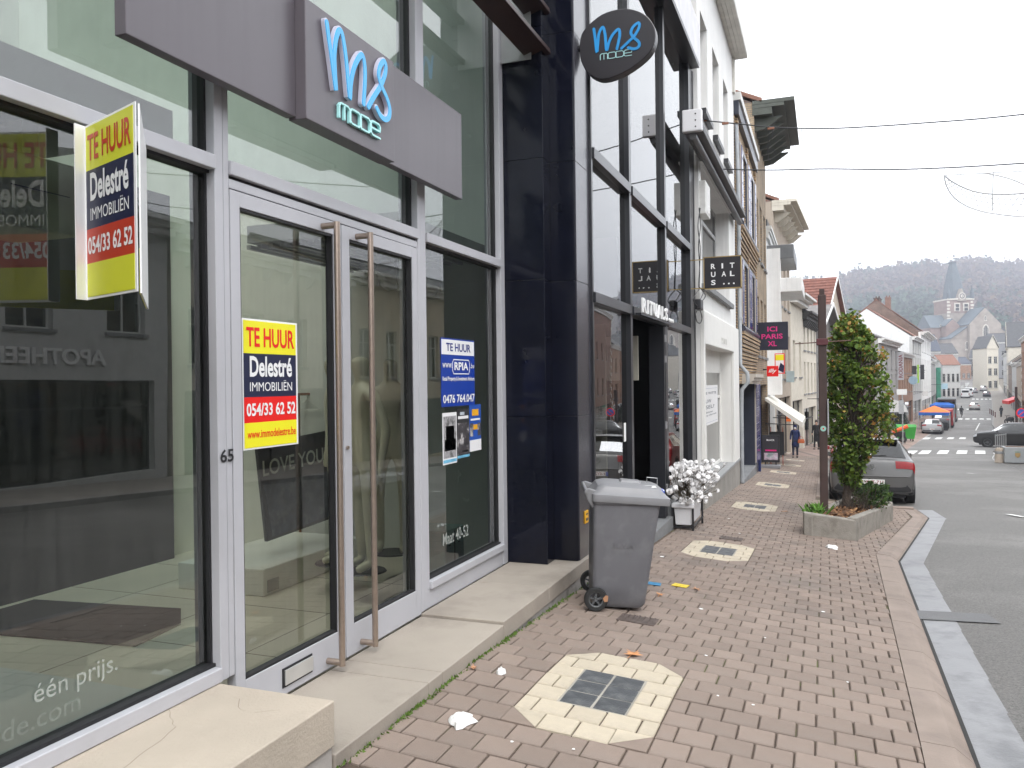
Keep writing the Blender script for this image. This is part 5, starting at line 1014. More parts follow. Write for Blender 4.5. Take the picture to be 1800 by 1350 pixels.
# ============================================================ YELLOW BRICK HOUSE WITH BLUE TILES
M_yb = brickmat('brick_yellow', (.50, .35, .20), (.42, .29, .165), (.17, .13, .10), .22, .075, 'b', bump=.8, mort=.018); M_bt = mat('tile_cobalt', (.012, .018, .13), rough=.16, var=.15, scale=3, spec=.7, island=.18); M_grout = mat('grout', (.42, .38, .34), rough=.9); M_bs = mat('sill_dark_tile', (.035, .04, .06), rough=.3)
Yh = thing('yellow_brick_house', 'narrow yellow brick house with cobalt tiled window bays', 'house'); ya, yb = 21.4, 27.7; zt = W(1297, 192)[1]
wins = [(22.6, 24.2, W(1309, 400)[1]-.1, W(1309, 300)[1]+.2), (25.2, 26.6, W(1309, 400)[1]-.1, W(1309, 300)[1]+.2), (22.6, 24.2, W(1309, 575)[1], W(1309, 470)[1]), (25.2, 26.6, W(1309, 575)[1], W(1309, 470)[1])]
zsh = W(1320, 664)[1]
mb = MB(); wall_holes(mb, XW, .4, ya, yb, -3.3, zt, wins+[(21.7, 27.3, -3.2, zsh-.15)]); mb.build('wall', M_yb, Yh)
TB = tile_mesh(.27, .27, .03, .006).mesh('tile', fix=False); TB.materials.append(M_bt)
def tilepanel(y0, y1, z0, z1, x, cols, rows, nm='tile'):
    mb = MB(); mb.box(x-.05, x, y0, y1, z0, z1); bk = mb.build('grout_panel', M_grout, Yh); cw, ch = (y1-y0)/cols, (z1-z0)/rows
    for i in range(cols):
        for j in range(rows):
            o = bpy.data.objects.new(nm, TB); COL.objects.link(o); o.parent = bk; o.location = (x+.012, y0+cw*(i+.5), z0+ch*(j+.5)); o.rotation_euler = (0, math.pi/2, 0); o.scale = (ch/.285, cw/.285, 1)
for zlo, zhi in ((wins[2][2], wins[2][3]), (wins[0][2], wins[0][3])):
    mb = MB(); wall_holes(mb, XW+.05, .049, 22.1, 27.1, zlo-.05, zhi+.12, [(w[0], w[1], zlo, zhi) for w in wins[:2]]); mb.build('bay', M_bs, Yh)
    for j in range(6):
        for i in range(1):
            o = bpy.data.objects.new('tile', TB); COL.objects.link(o); o.parent = Yh; ch = (zhi-zlo)/6; o.location = (XW+.025, 22.1-.012, zlo+ch*(j+.5)); o.rotation_euler = (math.pi/2, 0, 0); o.scale = (.045/.285, ch/.285, 1)
for w in wins:
    o = window(Yh, XW+.05, w, rec=.10, sill=False, t=.10); mb = MB(); mb.tube([(XW+.06, w[0]-.5, w[2]-.12), (XW+.06, w[1]+.5, w[2]-.12)], .10, 10); mb.build('sill', M_bs, o, smooth=50)
    for a, b in ((w[0]-.46, w[0]-.02), (w[1]+.02, w[1]+.46)): tilepanel(a, b, w[2], w[3], XW+.09, 1, 6)
# brick corbelling under the bays, projecting courses
for zc, n, dz in ((wins[2][2]-.22, 11, .105), (wins[0][2]-.22, 6, .105)):
    for i in range(n): mb = MB(); e = .16*(1-i/n); mb.box(XW, XW+e, ya+.25, yb-.3, zc-(i+1)*dz+.03, zc-i*dz); mb.build('brick_course', M_yb, Yh)
for yy in (ya+.15, (ya+yb)/2-.1, yb-.35):
    for i in range(int((zt-wins[2][2])/.15)): 
        mb = MB(); mb.box(XW, XW+.06, yy, yy+.34, wins[2][2]+i*.15, wins[2][2]+i*.15+.105); mb.build('rib_course', M_yb, Yh)
mb = MB(); mb.box(XW-.1, XW+.16, ya-.02, yb+.02, zt-.06, zt+.14); mb.build('cornice', M_wfr, Yh); mb = MB(); mb.box(XW-.1, XW+.11, ya-.01, yb+.01, zt-.42, zt-.062); mb.build('gutter_band', M_bs, Yh)
mb = MB(); mb.box(-9, XW-.41, ya, ya+.3, -3, zt).box(-9, XW-.41, yb-.3, yb, -3, zt).box(-9.3, -9, ya, yb, -3, zt); mb.build('side_wall', M_yb, Yh); mb = MB(); mb.box(-9.3, XW-.1, ya, yb, zt, zt+.15); mb.build('roof', mat('roof_felt', (.1, .1, .1)), Yh)
# entrance: stone canopy, tiled pier, blue door frame
M_can = mat('canopy_stone', (.46, .42, .37), rough=.8, var=.12)
for i, (e, z0_, z1_) in enumerate(((.36, .0, .10), (.31, -.09, .0), (.26, -.17, -.09))): mb = MB(); mb.box(XW, XW+e, 22.6, 25.6, zsh+z0_+.001*i, zsh+z1_); mb.build('canopy_moulding', M_can, Yh)
tilepanel(25.6, 26.9, zp(-2, 26)+.35, zsh-.2, XW+.14, 3, 10); mb = MB(); mb.box(XW-.3, XW+.09, 25.6, 26.9, zp(-2, 26)-.2, zsh-.18); mb.build('pier', M_bs, Yh)
mb = MB(); mb.box(XW-.30, XW-.22, 21.9, 22.1, -2.6, zsh-.2).box(XW-.30, XW-.22, 23.7, 23.9, -2.6, zsh-.2).box(XW-.30, XW-.22, 22.1, 23.7, -2.6, -2.35); mb.build('door_frame', mat('frame_blue', (.10, .13, .28), rough=.4), Yh)
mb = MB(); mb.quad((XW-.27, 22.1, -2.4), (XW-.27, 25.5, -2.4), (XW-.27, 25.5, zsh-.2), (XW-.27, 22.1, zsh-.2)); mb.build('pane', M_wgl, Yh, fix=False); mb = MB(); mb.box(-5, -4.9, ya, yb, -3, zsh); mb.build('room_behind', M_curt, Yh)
mb = MB(); mb.box(XW-.3, XW+.12, 21.45, 25.6, -3.1, zf(23)+.12); mb.build('door_sill', M_sill, Yh, bevel=.01); mb = MB(); mb.box(XW+.06, XW+.16, 26.9, 27.05, -3.2, zsh-.2); mb.build('corner_strip', mat('frame_navy', (.02, .03, .11), rough=.4), Yh)
settle(Yh, (XW, 24.5, zf(24.5)))
# ============================================================ FURTHER HOUSES OF THE LEFT ROW
B_red = brickmat('brick_red', (.22, .085, .05), (.17, .07, .045), (.22, .19, .17), .21, .07, 'b'); B_dk = brickmat('brick_dark', (.10, .06, .048), (.08, .05, .04), (.13, .11, .10), .21, .07, 'b'); B_or = brickmat('brick_orange', (.32, .14, .075), (.27, .12, .065), (.3, .25, .2), .21, .07, 'b'); B_gr = brickmat('brick_grey', (.17, .155, .15), (.14, .13, .125), (.2, .19, .18), .21, .07, 'b')
P_cr = mat('plaster_cream', (.62, .575, .49), rough=.85, var=.07, streak=.15); P_be = mat('plaster_beige', (.42, .355, .29), rough=.85, var=.1, streak=.2); P_gy = mat('plaster_grey', (.33, .325, .32), rough=.85, var=.08, streak=.15); P_wh = mat('plaster_white', (.72, .72, .71), rough=.85, var=.05, streak=.1); P_lb = mat('plaster_palegrey', (.50, .50, .49), rough=.85, var=.07, streak=.12)
R_red = mat('roof_red', (.17, .068, .05), rough=.8, var=.25, scale=4, bump=.6, bscale=7); R_br = mat('roof_brown', (.20, .095, .065), rough=.8, var=.25, scale=4, bump=.5, bscale=7); R_sl = mat('roof_slate', (.055, .057, .062), rough=.6, var=.2, scale=2); R_gy = mat('roof_grey', (.16, .15, .145), rough=.8, var=.2, scale=3)
def setL(r, y0, y1, side='L', dx=0.0, z=None):
    f = xl if side == 'L' else (lambda y: xr(y)+3.2)
    dxx, dyy = f(y1)-f(y0), y1-y0
    if side == 'L': place(r, (f(y0)+dx, y0, zf((y0+y1)/2)-.1 if z is None else z), -math.atan2(dxx, dyy))
    else: place(r, (f(y1)+dx, y1, zr((y0+y1)/2)+.1 if z is None else z), math.pi-math.atan2(dxx, dyy))
    return r
def lb(y0, y1): return zf((y0+y1)/2)-.1
M_grn = mat('cornice_green', (.055, .062, .05), rough=.6, var=.15)
b = lb(27.8, 33.2); w = 5.4
r = house('corniced_house', 'tall beige brick house with heavy dark green bracketed cornice', w, 9.0-b, 9, brickmat('brick_buff', (.36, .27, .17), (.31, .23, .15), (.2, .17, .14), .21, .07, 'b'), grid_windows(w, 3, 2, .95, 2.0, z0s=(4.0, 7.3)), roof='pitch', rh=2.2, cornice=1.25, cm=M_grn, brackets=7, shop=(.4, 5.0, 3.0), gm=B_dk, rm=R_br); setL(r, 27.8, 33.2)
mb = MB(); mb.box(-2.6, -1.6, .3, 1.1, 9.0-b+.3, 9.0-b+1.6); mb.build('chimney', B_dk, r)
b = lb(33.3, 38.2); w = 4.9
r = house('modern_white_house', 'narrow modern white house with projecting grey boxes', w, 5.9-b, 9, P_wh, [(1.2, 2.3, 3.6, 5.0), (3.0, 3.9, 3.6, 5.0), (1.2, 2.3, 6.4, 7.8), (3.0, 3.9, 6.4, 7.8)], roof='flat', cornice=.2, shop=(.5, 4.5, 2.8)); setL(r, 33.3, 38.2)
for z, e, m in ((8.2, 1.0, mat('metal_grey', (.12, .125, .13), rough=.4)), (6.9, 1.3, P_wh)): mb = MB(); mb.box(0, e, .3, 4.2, z, z+.55); mb.build('projecting_box', m, r, bevel=.03)
mb = MB(); mb.box(0, .5, .2, .9, 2.9, 8.6); mb.build('pilaster', P_wh, r)
b = lb(38.3, 46); w = 7.7
r = house('stone_corniced_house', 'beige stone house with white corbelled cornice above its windows', w, 7.9-b, 9, P_be, grid_windows(w, 4, 2, 1.0, 2.2, z0s=(3.9, 7.4)), rh=2.2, cornice=1.0, cm=P_cr, brackets=6, shop=(.5, 7.2, 3.0), gm=B_red, rm=R_br, fr=mat('frame_taupe', (.33, .28, .24)), chimneys=((7.0, .6, 1.4, B_red),)); setL(r, 38.3, 46)
b = lb(46.1, 51); w = 5.1
r = house('low_cream_house', 'low cream house with a broad white cornice', w, 4.5-b, 8, P_cr, grid_windows(w, 2, 1, 1.0, 2.0, z0s=(4.2,)), rh=2.4, cornice=.8, shop=(.5, 4.6, 2.9), rm=R_gy, chimneys=((1.0, .7, 1.5, B_red),)); setL(r, 46.1, 51)
b = lb(51.1, 58); w = 7.1
r = house('ornate_cream_house', 'cream house with tall ornate windows and dark eaves brackets', w, 3.9-b, 8, P_cr, grid_windows(w, 4, 2, .85, 1.9, z0s=(3.4, 6.0)), rh=2.2, cornice=.55, cm=mat('bracket_dark', (.05, .05, .05)), brackets=9, shop=(.5, 6.6, 2.5), rm=R_sl); setL(r, 51.1, 58)
b = lb(58.1, 64.5); w = 6.7
r = house('grey_brick_house', 'grey brick house with a small white boarded gable', w, 3.3-b, 8, B_gr, grid_windows(w, 3, 2, 1.0, 1.7, z0s=(3.2, 5.6)), roof='gable', rh=1.7, cornice=0, rm=R_gy, cm=P_wh, over=.6); setL(r, 58.1, 64.5)
b = lb(64.6, 72); w = 7.7
r = house('red_roofed_house', 'house with a steep red pantile roof above the street tree', w, 4.1-b, 12, P_be, grid_windows(w, 3, 2, 1.0, 1.7, z0s=(3.2, 5.8)), roof='gable', rh=3.6, cornice=0, rm=R_red, cm=P_wh, over=.3, chimneys=((3.0, 1.6, .5, B_dk),)); setL(r, 64.6, 72, dx=-.6)
# pantile rows on the slope that faces us
for i in range(15):
    f = i/15; mb = MB(); yy = -.2+(w/2+.2)*f; zz = 4.1-b+3.6*f+.13; mb.box(-12.3, .32, yy-.02, yy+.05, zz-.02, zz+.055); mb.build('tile_row', R_red, r)
# ============================================================ SIGNS ON THE LEFT ROW
t = thing('perfumery_sign', 'square navy sign with magenta ICI PARIS XL lettering', 'sign'); Y = 28.2; a = onY(1330, 616, Y); b2 = onY(1385, 565, Y); x0, x1, z0, z1 = a[0], b2[0], a[2], b2[2]; M_mag = mat('magenta', (.65, .02, .20), rough=.5)
mb = MB(); mb.box(x0, x1, Y, Y+.18, z0, z1); mb.build('box', mat('sign_navy', (.015, .016, .03), rough=.35), t, bevel=.01); mb = MB(); mb.box(-2.1, x0, Y+.06, Y+.12, z1-.2, z1-.14).box(-2.1, x0, Y+.06, Y+.12, z0+.14, z0+.2); mb.build('bracket', M_blk, t)
for s_, u0, u1, v0 in (('ICI', .35, .66, .66), ('PARIS', .16, .83, .40), ('XL', .36, .64, .14)): text('lettering', s_, M_mag, t, (x0+u0*(x1-x0), Y-.002, z0+v0*(z1-z0)), XU, ZU, (u1-u0)*(x1-x0), .18*(z1-z0), .003, .02)
settle(t, (x0, Y, z0))
t = thing('coffee_sign', 'small square red cafe sign with slanted white illy lettering', 'sign'); Y = 30.6; a = onY(1348, 662, Y); b2 = onY(1368, 643, Y); x0, x1, z0, z1 = a[0], b2[0], a[2], b2[2]
mb = MB(); mb.box(x0, x1, Y, Y+.14, z0, z1); mb.build('box', M_red, t, bevel=.01); text('lettering', 'illy', M_pw, t, (x0+.06, Y-.002, z0+.10), XU, ZU, x1-x0-.12, z1-z0-.2, .003, .02, shear=.3); mb = MB(); mb.box(-2.1, x0, Y+.04, Y+.10, z1-.15, z1-.1); mb.build('bracket', M_blk, t); settle(t, (x0, Y, z0))
t = thing('sale_board', 'white red-edged sale board with yellow strip on the white wall behind the cafe sign', 'sign'); Y = 31.0; a = onY(1362, 657, Y); b2 = onY(1379, 621, Y); x0, x1, z0, z1 = a[0], b2[0], a[2], b2[2]
mb = MB(); mb.box(x0, x1, Y, Y+.06, z0, z1); mb.build('border', M_red, t); mb = MB(); mb.box(x0+.03, x1-.03, Y-.004, Y, z0+.03, z1-.03); mb.build('sheet', M_pw, t); mb = MB(); mb.box(x0+.03, x1-.03, Y-.008, Y-.004, z1-.25, z1-.05); mb.build('yellow_strip', M_yel, t); mb = MB(); mb.prism([(x0+.12, Y-.005, z1-.6), (x0+.3, Y-.005, z1-.7), (x0+.33, Y-.005, z1-.45), (x0+.2, Y-.005, z1-.33)], (0, -.003, 0)); mb.build('emblem', M_navy, t); settle(t, (x0, Y, z0))
t = thing('canvas_awning', 'cream canvas awning sloping out over the far pavement', 'awning'); ya2, yb2 = 31.5, 36.5; z = onY(1345, 700, 33)[2]
mb = MB(); mb.prism([(-2.05, ya2, z+.05), (-.75, ya2, z-.85), (-.75, ya2, z-1.05), (-2.05, ya2, z-.05)], (0, yb2-ya2, 0)); mb.build('canvas', mat('canvas_cream', (.66, .64, .58), rough=.9), t); mb = MB(); mb.tube([(-2.05, ya2+.1, z-.9), (-.8, ya2+.1, z-.95)], .02, 6); mb.build('arm', M_blk, t); mb = MB(); mb.tube([(-2.05, yb2-.1, z-.9), (-.8, yb2-.1, z-.95)], .02, 6); mb.build('arm', M_blk, t); settle(t, (-2, 33, z))
for px, py0, py1, Y, m, nm, lbl, x2 in ((1449, 698, 718, 53, M_blk, 'shop_sign', 'small black square shop sign beside the cream ornate house', 15), (1389, 652, 672, 42, mat('sign_glass', (.35, .42, .43), rough=.3), 'shop_sign', 'pale glass shop sign on the beige stone house', 14), (1386, 727, 741, 40, mat('sign_orange', (.8, .16, .02), rough=.5), 'shop_sign', 'small orange and black shop sign under the awning edge', 8)):
    t = thing(nm, lbl, 'sign'); a = onY(px-x2/2, py1, Y); b2 = onY(px+x2/2, py0, Y); mb = MB(); mb.box(a[0], b2[0], Y, Y+.12, a[2], b2[2]); mb.build('box', m, t, bevel=.01); mb = MB(); mb.box(xl(Y)-.1, a[0], Y+.04, Y+.08, b2[2]-.12, b2[2]-.08); mb.build('bracket', M_blk, t); settle(t, (a[0], Y, a[2]))
# pavement board and rack
t = thing('sandwich_board', 'dark swing advertising board on a grey base on the far pavement', 'sign board'); Y = 29.5; a = onY(1339, 812, Y); b2 = onY(1370, 765, Y); x0, x1, z0, z1 = a[0], b2[0], a[2], b2[2]; zg = zp((x0+x1)/2, Y)
mb = MB(); mb.box(x0, x1, Y, Y+.05, z0, z1); mb.build('frame', M_blk, t, bevel=.006); mb = MB(); mb.box(x0+.04, x1-.04, Y-.006, Y, z0+.05, z1-.05); mb.build('poster', mat('board_dark', (.03, .028, .035), rough=.4), t)
mb = MB(); mb.box(x0+.12, x1-.1, Y-.009, Y-.006, z0+.38, z0+.43); mb.build('pink_strip', M_mag, t); mb = MB(); mb.box(x0+.08, x1-.06, Y-.009, Y-.006, z0+.08, z0+.32); mb.build('product_photo', mat('photo_pastel', (.45, .35, .42), var=.6, scale=9, col2=(.3, .45, .42), c2scale=7), t); text('lettering', 'BLACK', M_pw, t, (x0+.17, Y-.008, z1-.20), XU, ZU, .26, .06, .002, .02)
mb = MB(); mb.box(x0-.02, x1+.02, Y-.16, Y+.22, zg, zg+.12); mb.build('base', mat('board_grey', (.22, .22, .23), rough=.6), t, bevel=.02)
for xx in (x0+.1, x1-.14): mb = MB(); mb.box(xx, xx+.04, Y, Y+.05, zg+.11, z0+.01); mb.build('foot', M_blk, t)
settle(t, (x0, Y, zg))
t = thing('menu_board', 'black board on an easel behind the swing sign', 'sign board'); Y = 32; a = onY(1353, 800, Y); b2 = onY(1378, 759, Y); mb = MB(); mb.box(a[0], b2[0], Y, Y+.05, a[2], b2[2]); mb.build('board', M_blk, t); zg = zp(a[0], Y)
for xx in (a[0]+.03, b2[0]-.06): mb = MB(); mb.box(xx, xx+.03, Y, Y+.04, zg, a[2]+.01); mb.build('leg', mat('wood_red', (.3, .08, .05)), t); mb = MB(); mb.box(xx, xx+.03, Y, Y+.04, b2[2], b2[2]+.18); mb.build('stile', mat('wood_red', (.3, .08, .05)), t)
settle(t, (a[0], Y, zg))
# ============================================================ CABLES OVER THE STREET AND THE LIGHT DECORATION
def cable(pts, Y, r, label, extra=None):
    t = thing('overhead_cable', label, 'cable'); P = [onY(px, py, Y) for px, py in pts]; mb = MB(); P = smooth_path(P, 6); e = P[-1]; P += [e+np.array([6, 0, .9]), e+np.array([9.0, 0, 1.6])]; mb.tube(P, r, 5); mb.build('wire', M_blk, t); return t
t = cable([(1228, 211), (1300, 218), (1365, 224), (1450, 226), (1540, 222), (1640, 215), (1720, 209), (1800, 201), (1860, 194)], 15.6, .012, 'upper sagging black cable stretched across the street')
M_cop = mat('copper_clip', (.22, .09, .05), rough=.6)
for px, py in ((1237, 212), (1275, 217), (1355, 226)): mb = MB(); c = onY(px, py, 15.6); mb.obox(c-(.06, .02, .02), (.12, 0, 0), (0, .04, 0), (0, 0, .04)); mb.build('clamp', M_cop, t, bevel=.008)
for pts in ([(1358, 226), (1357, 240), (1352, 255), (1350, 268), (1356, 262), (1364, 270), (1362, 283), (1355, 286), (1350, 275)], [(1350, 226), (1352, 240), (1349, 258), (1351, 280)], [(1409, 227), (1408, 238), (1411, 250)]): mb = MB(); mb.tube(smooth_path([onY(x, y, 15.6) for x, y in pts], 5), .005, 4); mb.build('loose_wire', M_blk, t)
settle(t, (-2.05, 15.6, 4.9))
t = cable([(1228, 296), (1290, 298), (1360, 299), (1450, 297), (1560, 298), (1640, 296), (1720, 292), (1800, 287), (1860, 283)], 16.2, .012, 'lower twisted black cable stretched across the street'); settle(t, (-2.05, 16.2, 4))
t = thing('street_light_decoration', 'unlit crescent wire light decoration hanging over the street at right', 'decoration'); M_dec = mat('decor_wire', (.45, .45, .46), rough=.4, metal=.4); Y = 16.2
q = lambda x, y: onY(x, y, Y)
outer = [(1660, 308), (1663, 325), (1675, 345), (1695, 360), (1720, 370), (1750, 376), (1800, 381), (1850, 380)]; inner = [(1662, 310), (1672, 318), (1690, 328), (1715, 337), (1745, 341), (1780, 341), (1810, 338), (1850, 330)]
PO, PI = smooth_path([q(*p) for p in outer], 6), smooth_path([q(*p) for p in inner], 6)
for nm, P_, r_ in (('outer_tube', PO, .011), ('inner_tube', PI, .014), ('top_bar', [q(1660, 308), q(1740, 304), q(1850, 298)], .008), ('inner_bar', smooth_path([q(1728, 304), q(1760, 310), q(1790, 320), q(1830, 340)], 5), .011), ('strut', [q(1746, 302), q(1744, 372)], .008), ('hanger', [q(1689, 293), q(1689, 309)], .004)): mb = MB(); mb.tube(P_, r_, 5); mb.build(nm, M_dec, t)
for i in range(18):
    a, b2 = PO[4+i*2], PI[min(len(PI)-1, 5+i*2)]; mb = MB(); mb.tube([a, a*.5+b2*.5+np.array([.02, 0, 0]), b2], .005, 4)
    for f in (.25, .5, .75): c = a*(1-f)+b2*f; mb.lathe([(0, -.014), (.011, 0), (0, .014)], c, 'z', 6)
    mb.build('light_string', M_dec, t)
settle(t, q(1746, 303))
# ============================================================ CARS
M_carg = glassmat('car_glass', (.05, .055, .06), ior=1.65); M_tail = mat('tail_light', (.25, .003, .006), rough=.3, var=.15, scale=30, spec=.4); M_chrome = mat('chrome', (.65, .66, .68), rough=.15, metal=.9); M_plate = mat('plate_white', (.75, .74, .72), rough=.4); M_blkp = mat('black_plastic', (.018, .018, .02), rough=.6); M_alloy = mat('alloy', (.35, .36, .37), rough=.35, metal=.5); M_head = mat('head_light', (.55, .57, .6), rough=.12, spec=.8)
ST = {
 'hatch': [(-2.13, .40, .56, .60, .70, .66, .72), (-2.115, .28, .66, .70, .82, .76, .82), (-2.06, .23, .90, .97, .865, .76, .86), (-1.95, .21, .95, 1.04, .875, .71, .875), (-1.60, .19, .96, 1.40, .885, .60, .885), (-1.28, .18, .96, 1.455, .895, .60, .895), (-.3, .17, .95, 1.47, .90, .61, .90), (.35, .17, .93, 1.41, .90, .60, .90), (1.08, .17, .92, 1.00, .89, .76, .89), (1.75, .18, .82, .87, .86, .72, .87), (2.05, .22, .68, .72, .78, .64, .80), (2.13, .36, .58, .60, .66, .58, .68)],
 'suv': [(-2.25, .48, .66, .70, .74, .70, .74), (-2.23, .38, .80, .84, .84, .78, .84), (-2.15, .33, 1.04, 1.12, .89, .78, .89), (-2.0, .30, 1.08, 1.2, .90, .72, .90), (-1.5, .27, 1.08, 1.58, .92, .64, .92), (-1.0, .26, 1.07, 1.64, .93, .64, .93), (-.2, .25, 1.05, 1.66, .93, .65, .93), (.45, .25, 1.03, 1.56, .93, .62, .93), (1.15, .25, 1.02, 1.1, .92, .78, .92), (1.85, .27, .95, 1.0, .88, .74, .90), (2.15, .32, .82, .86, .80, .66, .83), (2.25, .45, .70, .72, .68, .6, .72)],
}
def car(label, paint, style='hatch', plate=None, group=None, detail=True, emblem=False, white_roof=False):
    st = np.array(ST[style]); n = len(st); t = thing('car', label, 'car', group)
    def cr(P, x):
        i = int(min(max(math.floor(x), 0), len(P)-2)); f = x-i; p0, p1, p2, p3 = P[max(i-1, 0)], P[i], P[i+1], P[min(i+2, len(P)-1)]
        return .5*((2*p1)+(-p0+p2)*f+(2*p0-5*p1+4*p2-p3)*f*f+(-p0+3*p1-3*p2+p3)*f**3)
    def Sf(tt, u, sg):
        y, zb, zl, zt_, wl, wt, wb = cr(st, tt)
        R = np.array([(0, zb), (wb*.88, zb), (wb*.985, zb+.09), (wb+.012, zb+(zl-zb)*.55), (wl, zl), (wt+(wl-wt)*.12, zt_-.07*min(1, (zt_-zl)*4)), (wt*.82, zt_-.004), (0, zt_+.012)])
        q = cr(R, u); return np.array([sg*q[0], y, q[1]])
    tt = np.linspace(0, n-1, (n-1)*4+1); uu = np.linspace(0, 7, 29)
    mb = MB(); rings = [[tuple(Sf(a, u, 1)) for u in uu]+[tuple(Sf(a, u, -1)) for u in uu[-2:0:-1]] for a in tt]; mb.loft(rings); body = mb.build('body', paint, t, smooth=55)
    def patch(name, m, t0, t1, u0, u1, sg=(1, -1), off=.007, nt=6, nu=5, parent=None):
        for s in sg:
            mb = MB(); T, U = np.linspace(t0, t1, nt), np.linspace(u0, u1, nu); idx = {}
            for i, a in enumerate(T):
                for j, u in enumerate(U):
                    p = Sf(a, u, s); du = Sf(a, min(u+.05, 7), s)-Sf(a, max(u-.05, 0), s); dt = Sf(min(a+.05, n-1), u, s)-Sf(max(a-.05, 0), u, s); nn = np.cross(dt, du)*s; nn = nn/(np.linalg.norm(nn)+1e-9)
                    c = p-np.array([0, (st[0][0]+st[-1][0])/2, .7]); nn = nn if np.dot(nn, c) > 0 else -nn
                    idx[i, j] = len(mb.v); mb.v.append(tuple(p+nn*off))
            for i in range(nt-1):
                for j in range(nu-1): mb.f.append((idx[i, j], idx[i+1, j], idx[i+1, j+1], idx[i, j+1]))
            mb.build(name, m, parent or t, fix=False, smooth=True)
    patch('side_window', M_carg, 4.05, 7.75, 4.16, 4.92); patch('rear_window', M_carg, 3.05, 3.93, 5.15, 7, off=.009); patch('windscreen', M_carg, 7.06, 7.94, 5.2, 7, off=.009)
    patch('tail_light', M_tail, 1.42, 2.0, 3.6, 6.25, off=.014, nu=14); patch('head_light', M_head, 9.4, 10.5, 3.4, 4.1, off=.012); patch('sill_trim', M_blkp, 1.2, n-2.2, 1.0, 2.1, off=.006, nt=20)
    patch('rear_valance', M_blkp, .05, .9, .2, 1.6, off=.01)
    
    z0 = st[0]; yb = z0[0]
    if plate:
        mb = MB(); zz = .50 if style == 'hatch' else .60; mb.box(-.26, .26, yb-.022, yb-.006, zz-.055, zz+.055); pl = mb.build('number_plate', M_plate, t, bevel=.004); text('plate_characters', plate, mat('plate_red', (.25, .02, .03), rough=.5), pl, (-.20, yb-.0225, zz-.035), XU, ZU, .43, .07, .001, .02); mb = MB(); mb.box(-.26, -.215, yb-.0235, yb-.021, zz-.053, zz+.053); mb.build('plate_band', mat('plate_blue', (.02, .05, .3)), pl)
    if emblem:
        zz, ye = .84, -2.108; mb = MB(); ring = [np.array([.062*math.cos(a), .062*math.sin(a)]) for a in np.linspace(0, 2*math.pi, 25)]; ribbon(mb, ring, .010, (0, ye-.0, zz), XU, ZU, .012, 0)
        ribbon(mb, [np.array(p) for p in ((-.03, .045), (0, .005), (.03, .045))], .011, (0, ye, zz), XU, ZU, .012, 0); ribbon(mb, [np.array(p) for p in ((-.05, .02), (-.025, -.045), (0, .0), (.025, -.045), (.05, .02))], .011, (0, ye, zz), XU, ZU, .0125, 0); mb.build('emblem', M_chrome, t, fix=False)
        mb = MB(); mb.tube([(0, -1.935, 1.085), (.30, -1.925, 1.095)], .012, 6); mb.build('rear_wiper', M_blkp, t)
        mb = MB(); mb.hexa([(-.58, -1.70, 1.44), (.58, -1.70, 1.44), (.60, -1.35, 1.47), (-.60, -1.35, 1.47), (-.56, -1.74, 1.455), (.56, -1.74, 1.455), (.58, -1.38, 1.485), (-.58, -1.38, 1.485)]); mb.build('roof_spoiler', paint, t, bevel=.01)
        mb = MB(); mb.box(-.74, .74, -2.142, -2.11, .615, .64); mb.build('bumper_edge', paint, t, bevel=.008)
        for s in (-1, 1): mb = MB(); mb.lathe([(.045, -.02), (.045, .06), (.035, .06), (.035, -.02)], (.52*s, -2.11, .27), 'y', 14); mb.build('exhaust_tip', M_chrome, t); mb = MB(); mb.box(min(.56*s, .76*s), max(.56*s, .76*s), -2.132, -2.09, .36, .39); mb.build('rear_reflector', M_tail, t)
    R = .325 if style == 'hatch' else .36; wx = .815 if style == 'hatch' else .85
    for y in ((-1.32, 1.32) if style == 'hatch' else (-1.36, 1.38)):
        for s in (-1, 1):
            w = wheel(t, (0, 0, 0), R, .21, 'wheel', M_tyre, M_alloy if style == 'hatch' else M_rim, 6, .68); w.location = (s*wx, y, R); w.rotation_euler = (0, 0, -math.pi/2 if s < 0 else math.pi/2)
            mb = MB(); mb.lathe([(R*.9, -.16), (R*1.13, -.16), (R*1.13, .012), (R*.99, .012)], (s*(wx+.085), y, R+.01), 'x', 26) if s > 0 else mb.lathe([(R*.9, .16), (R*1.13, .16), (R*1.13, -.012), (R*.99, -.012)], (s*(wx+.085), y, R+.01), 'x', 26); mb.build('wheel_arch', M_blkp, t)
    if detail:
        for s in (-1, 1): mb = MB(); zz = st[6][2]; mb.hexa([(s*.90, .72, zz), (s*1.02, .74, zz+.01), (s*1.02, .86, zz+.02), (s*.90, .86, zz), (s*.90, .72, zz+.12), (s*1.02, .74, zz+.13), (s*1.02, .86, zz+.12), (s*.90, .86, zz+.12)]); mb.build('mirror', paint, t, bevel=.02)
        mb = MB(); 
    mb = MB(); mb.box(-.7, .7, -1.95, 1.9, .15, .3); mb.build('underbody', M_blkp, t); return t
def paintm(name, c, rough=.32): return mat(name, c, rough=rough, var=.03, spec=.6, coat=.6)
def put(c, x, y, rz, dz=0.0): return place(c, (x, y, zr(y)+.015+dz), rz)
def slope(c, y, rz):
    s = (zr(y+1.5)-zr(y-1.5))/3; c.rotation_euler = (math.atan(s)*math.cos(rz), 0, rz); return c
g = car('dark grey hatchback parked behind the street tree, rear towards us', paintm('paint_grey', (.085, .083, .082)), 'hatch', '1-SYZ-711', emblem=True); put(g, 1.03, 22.35, 0); slope(g, 22.35, math.radians(-1))
g = car('red car parked ahead of the grey hatchback', paintm('paint_red', (.33, .012, .014)), 'hatch', None); put(g, 1.05, 28.4, 0); slope(g, 28.4, 0)
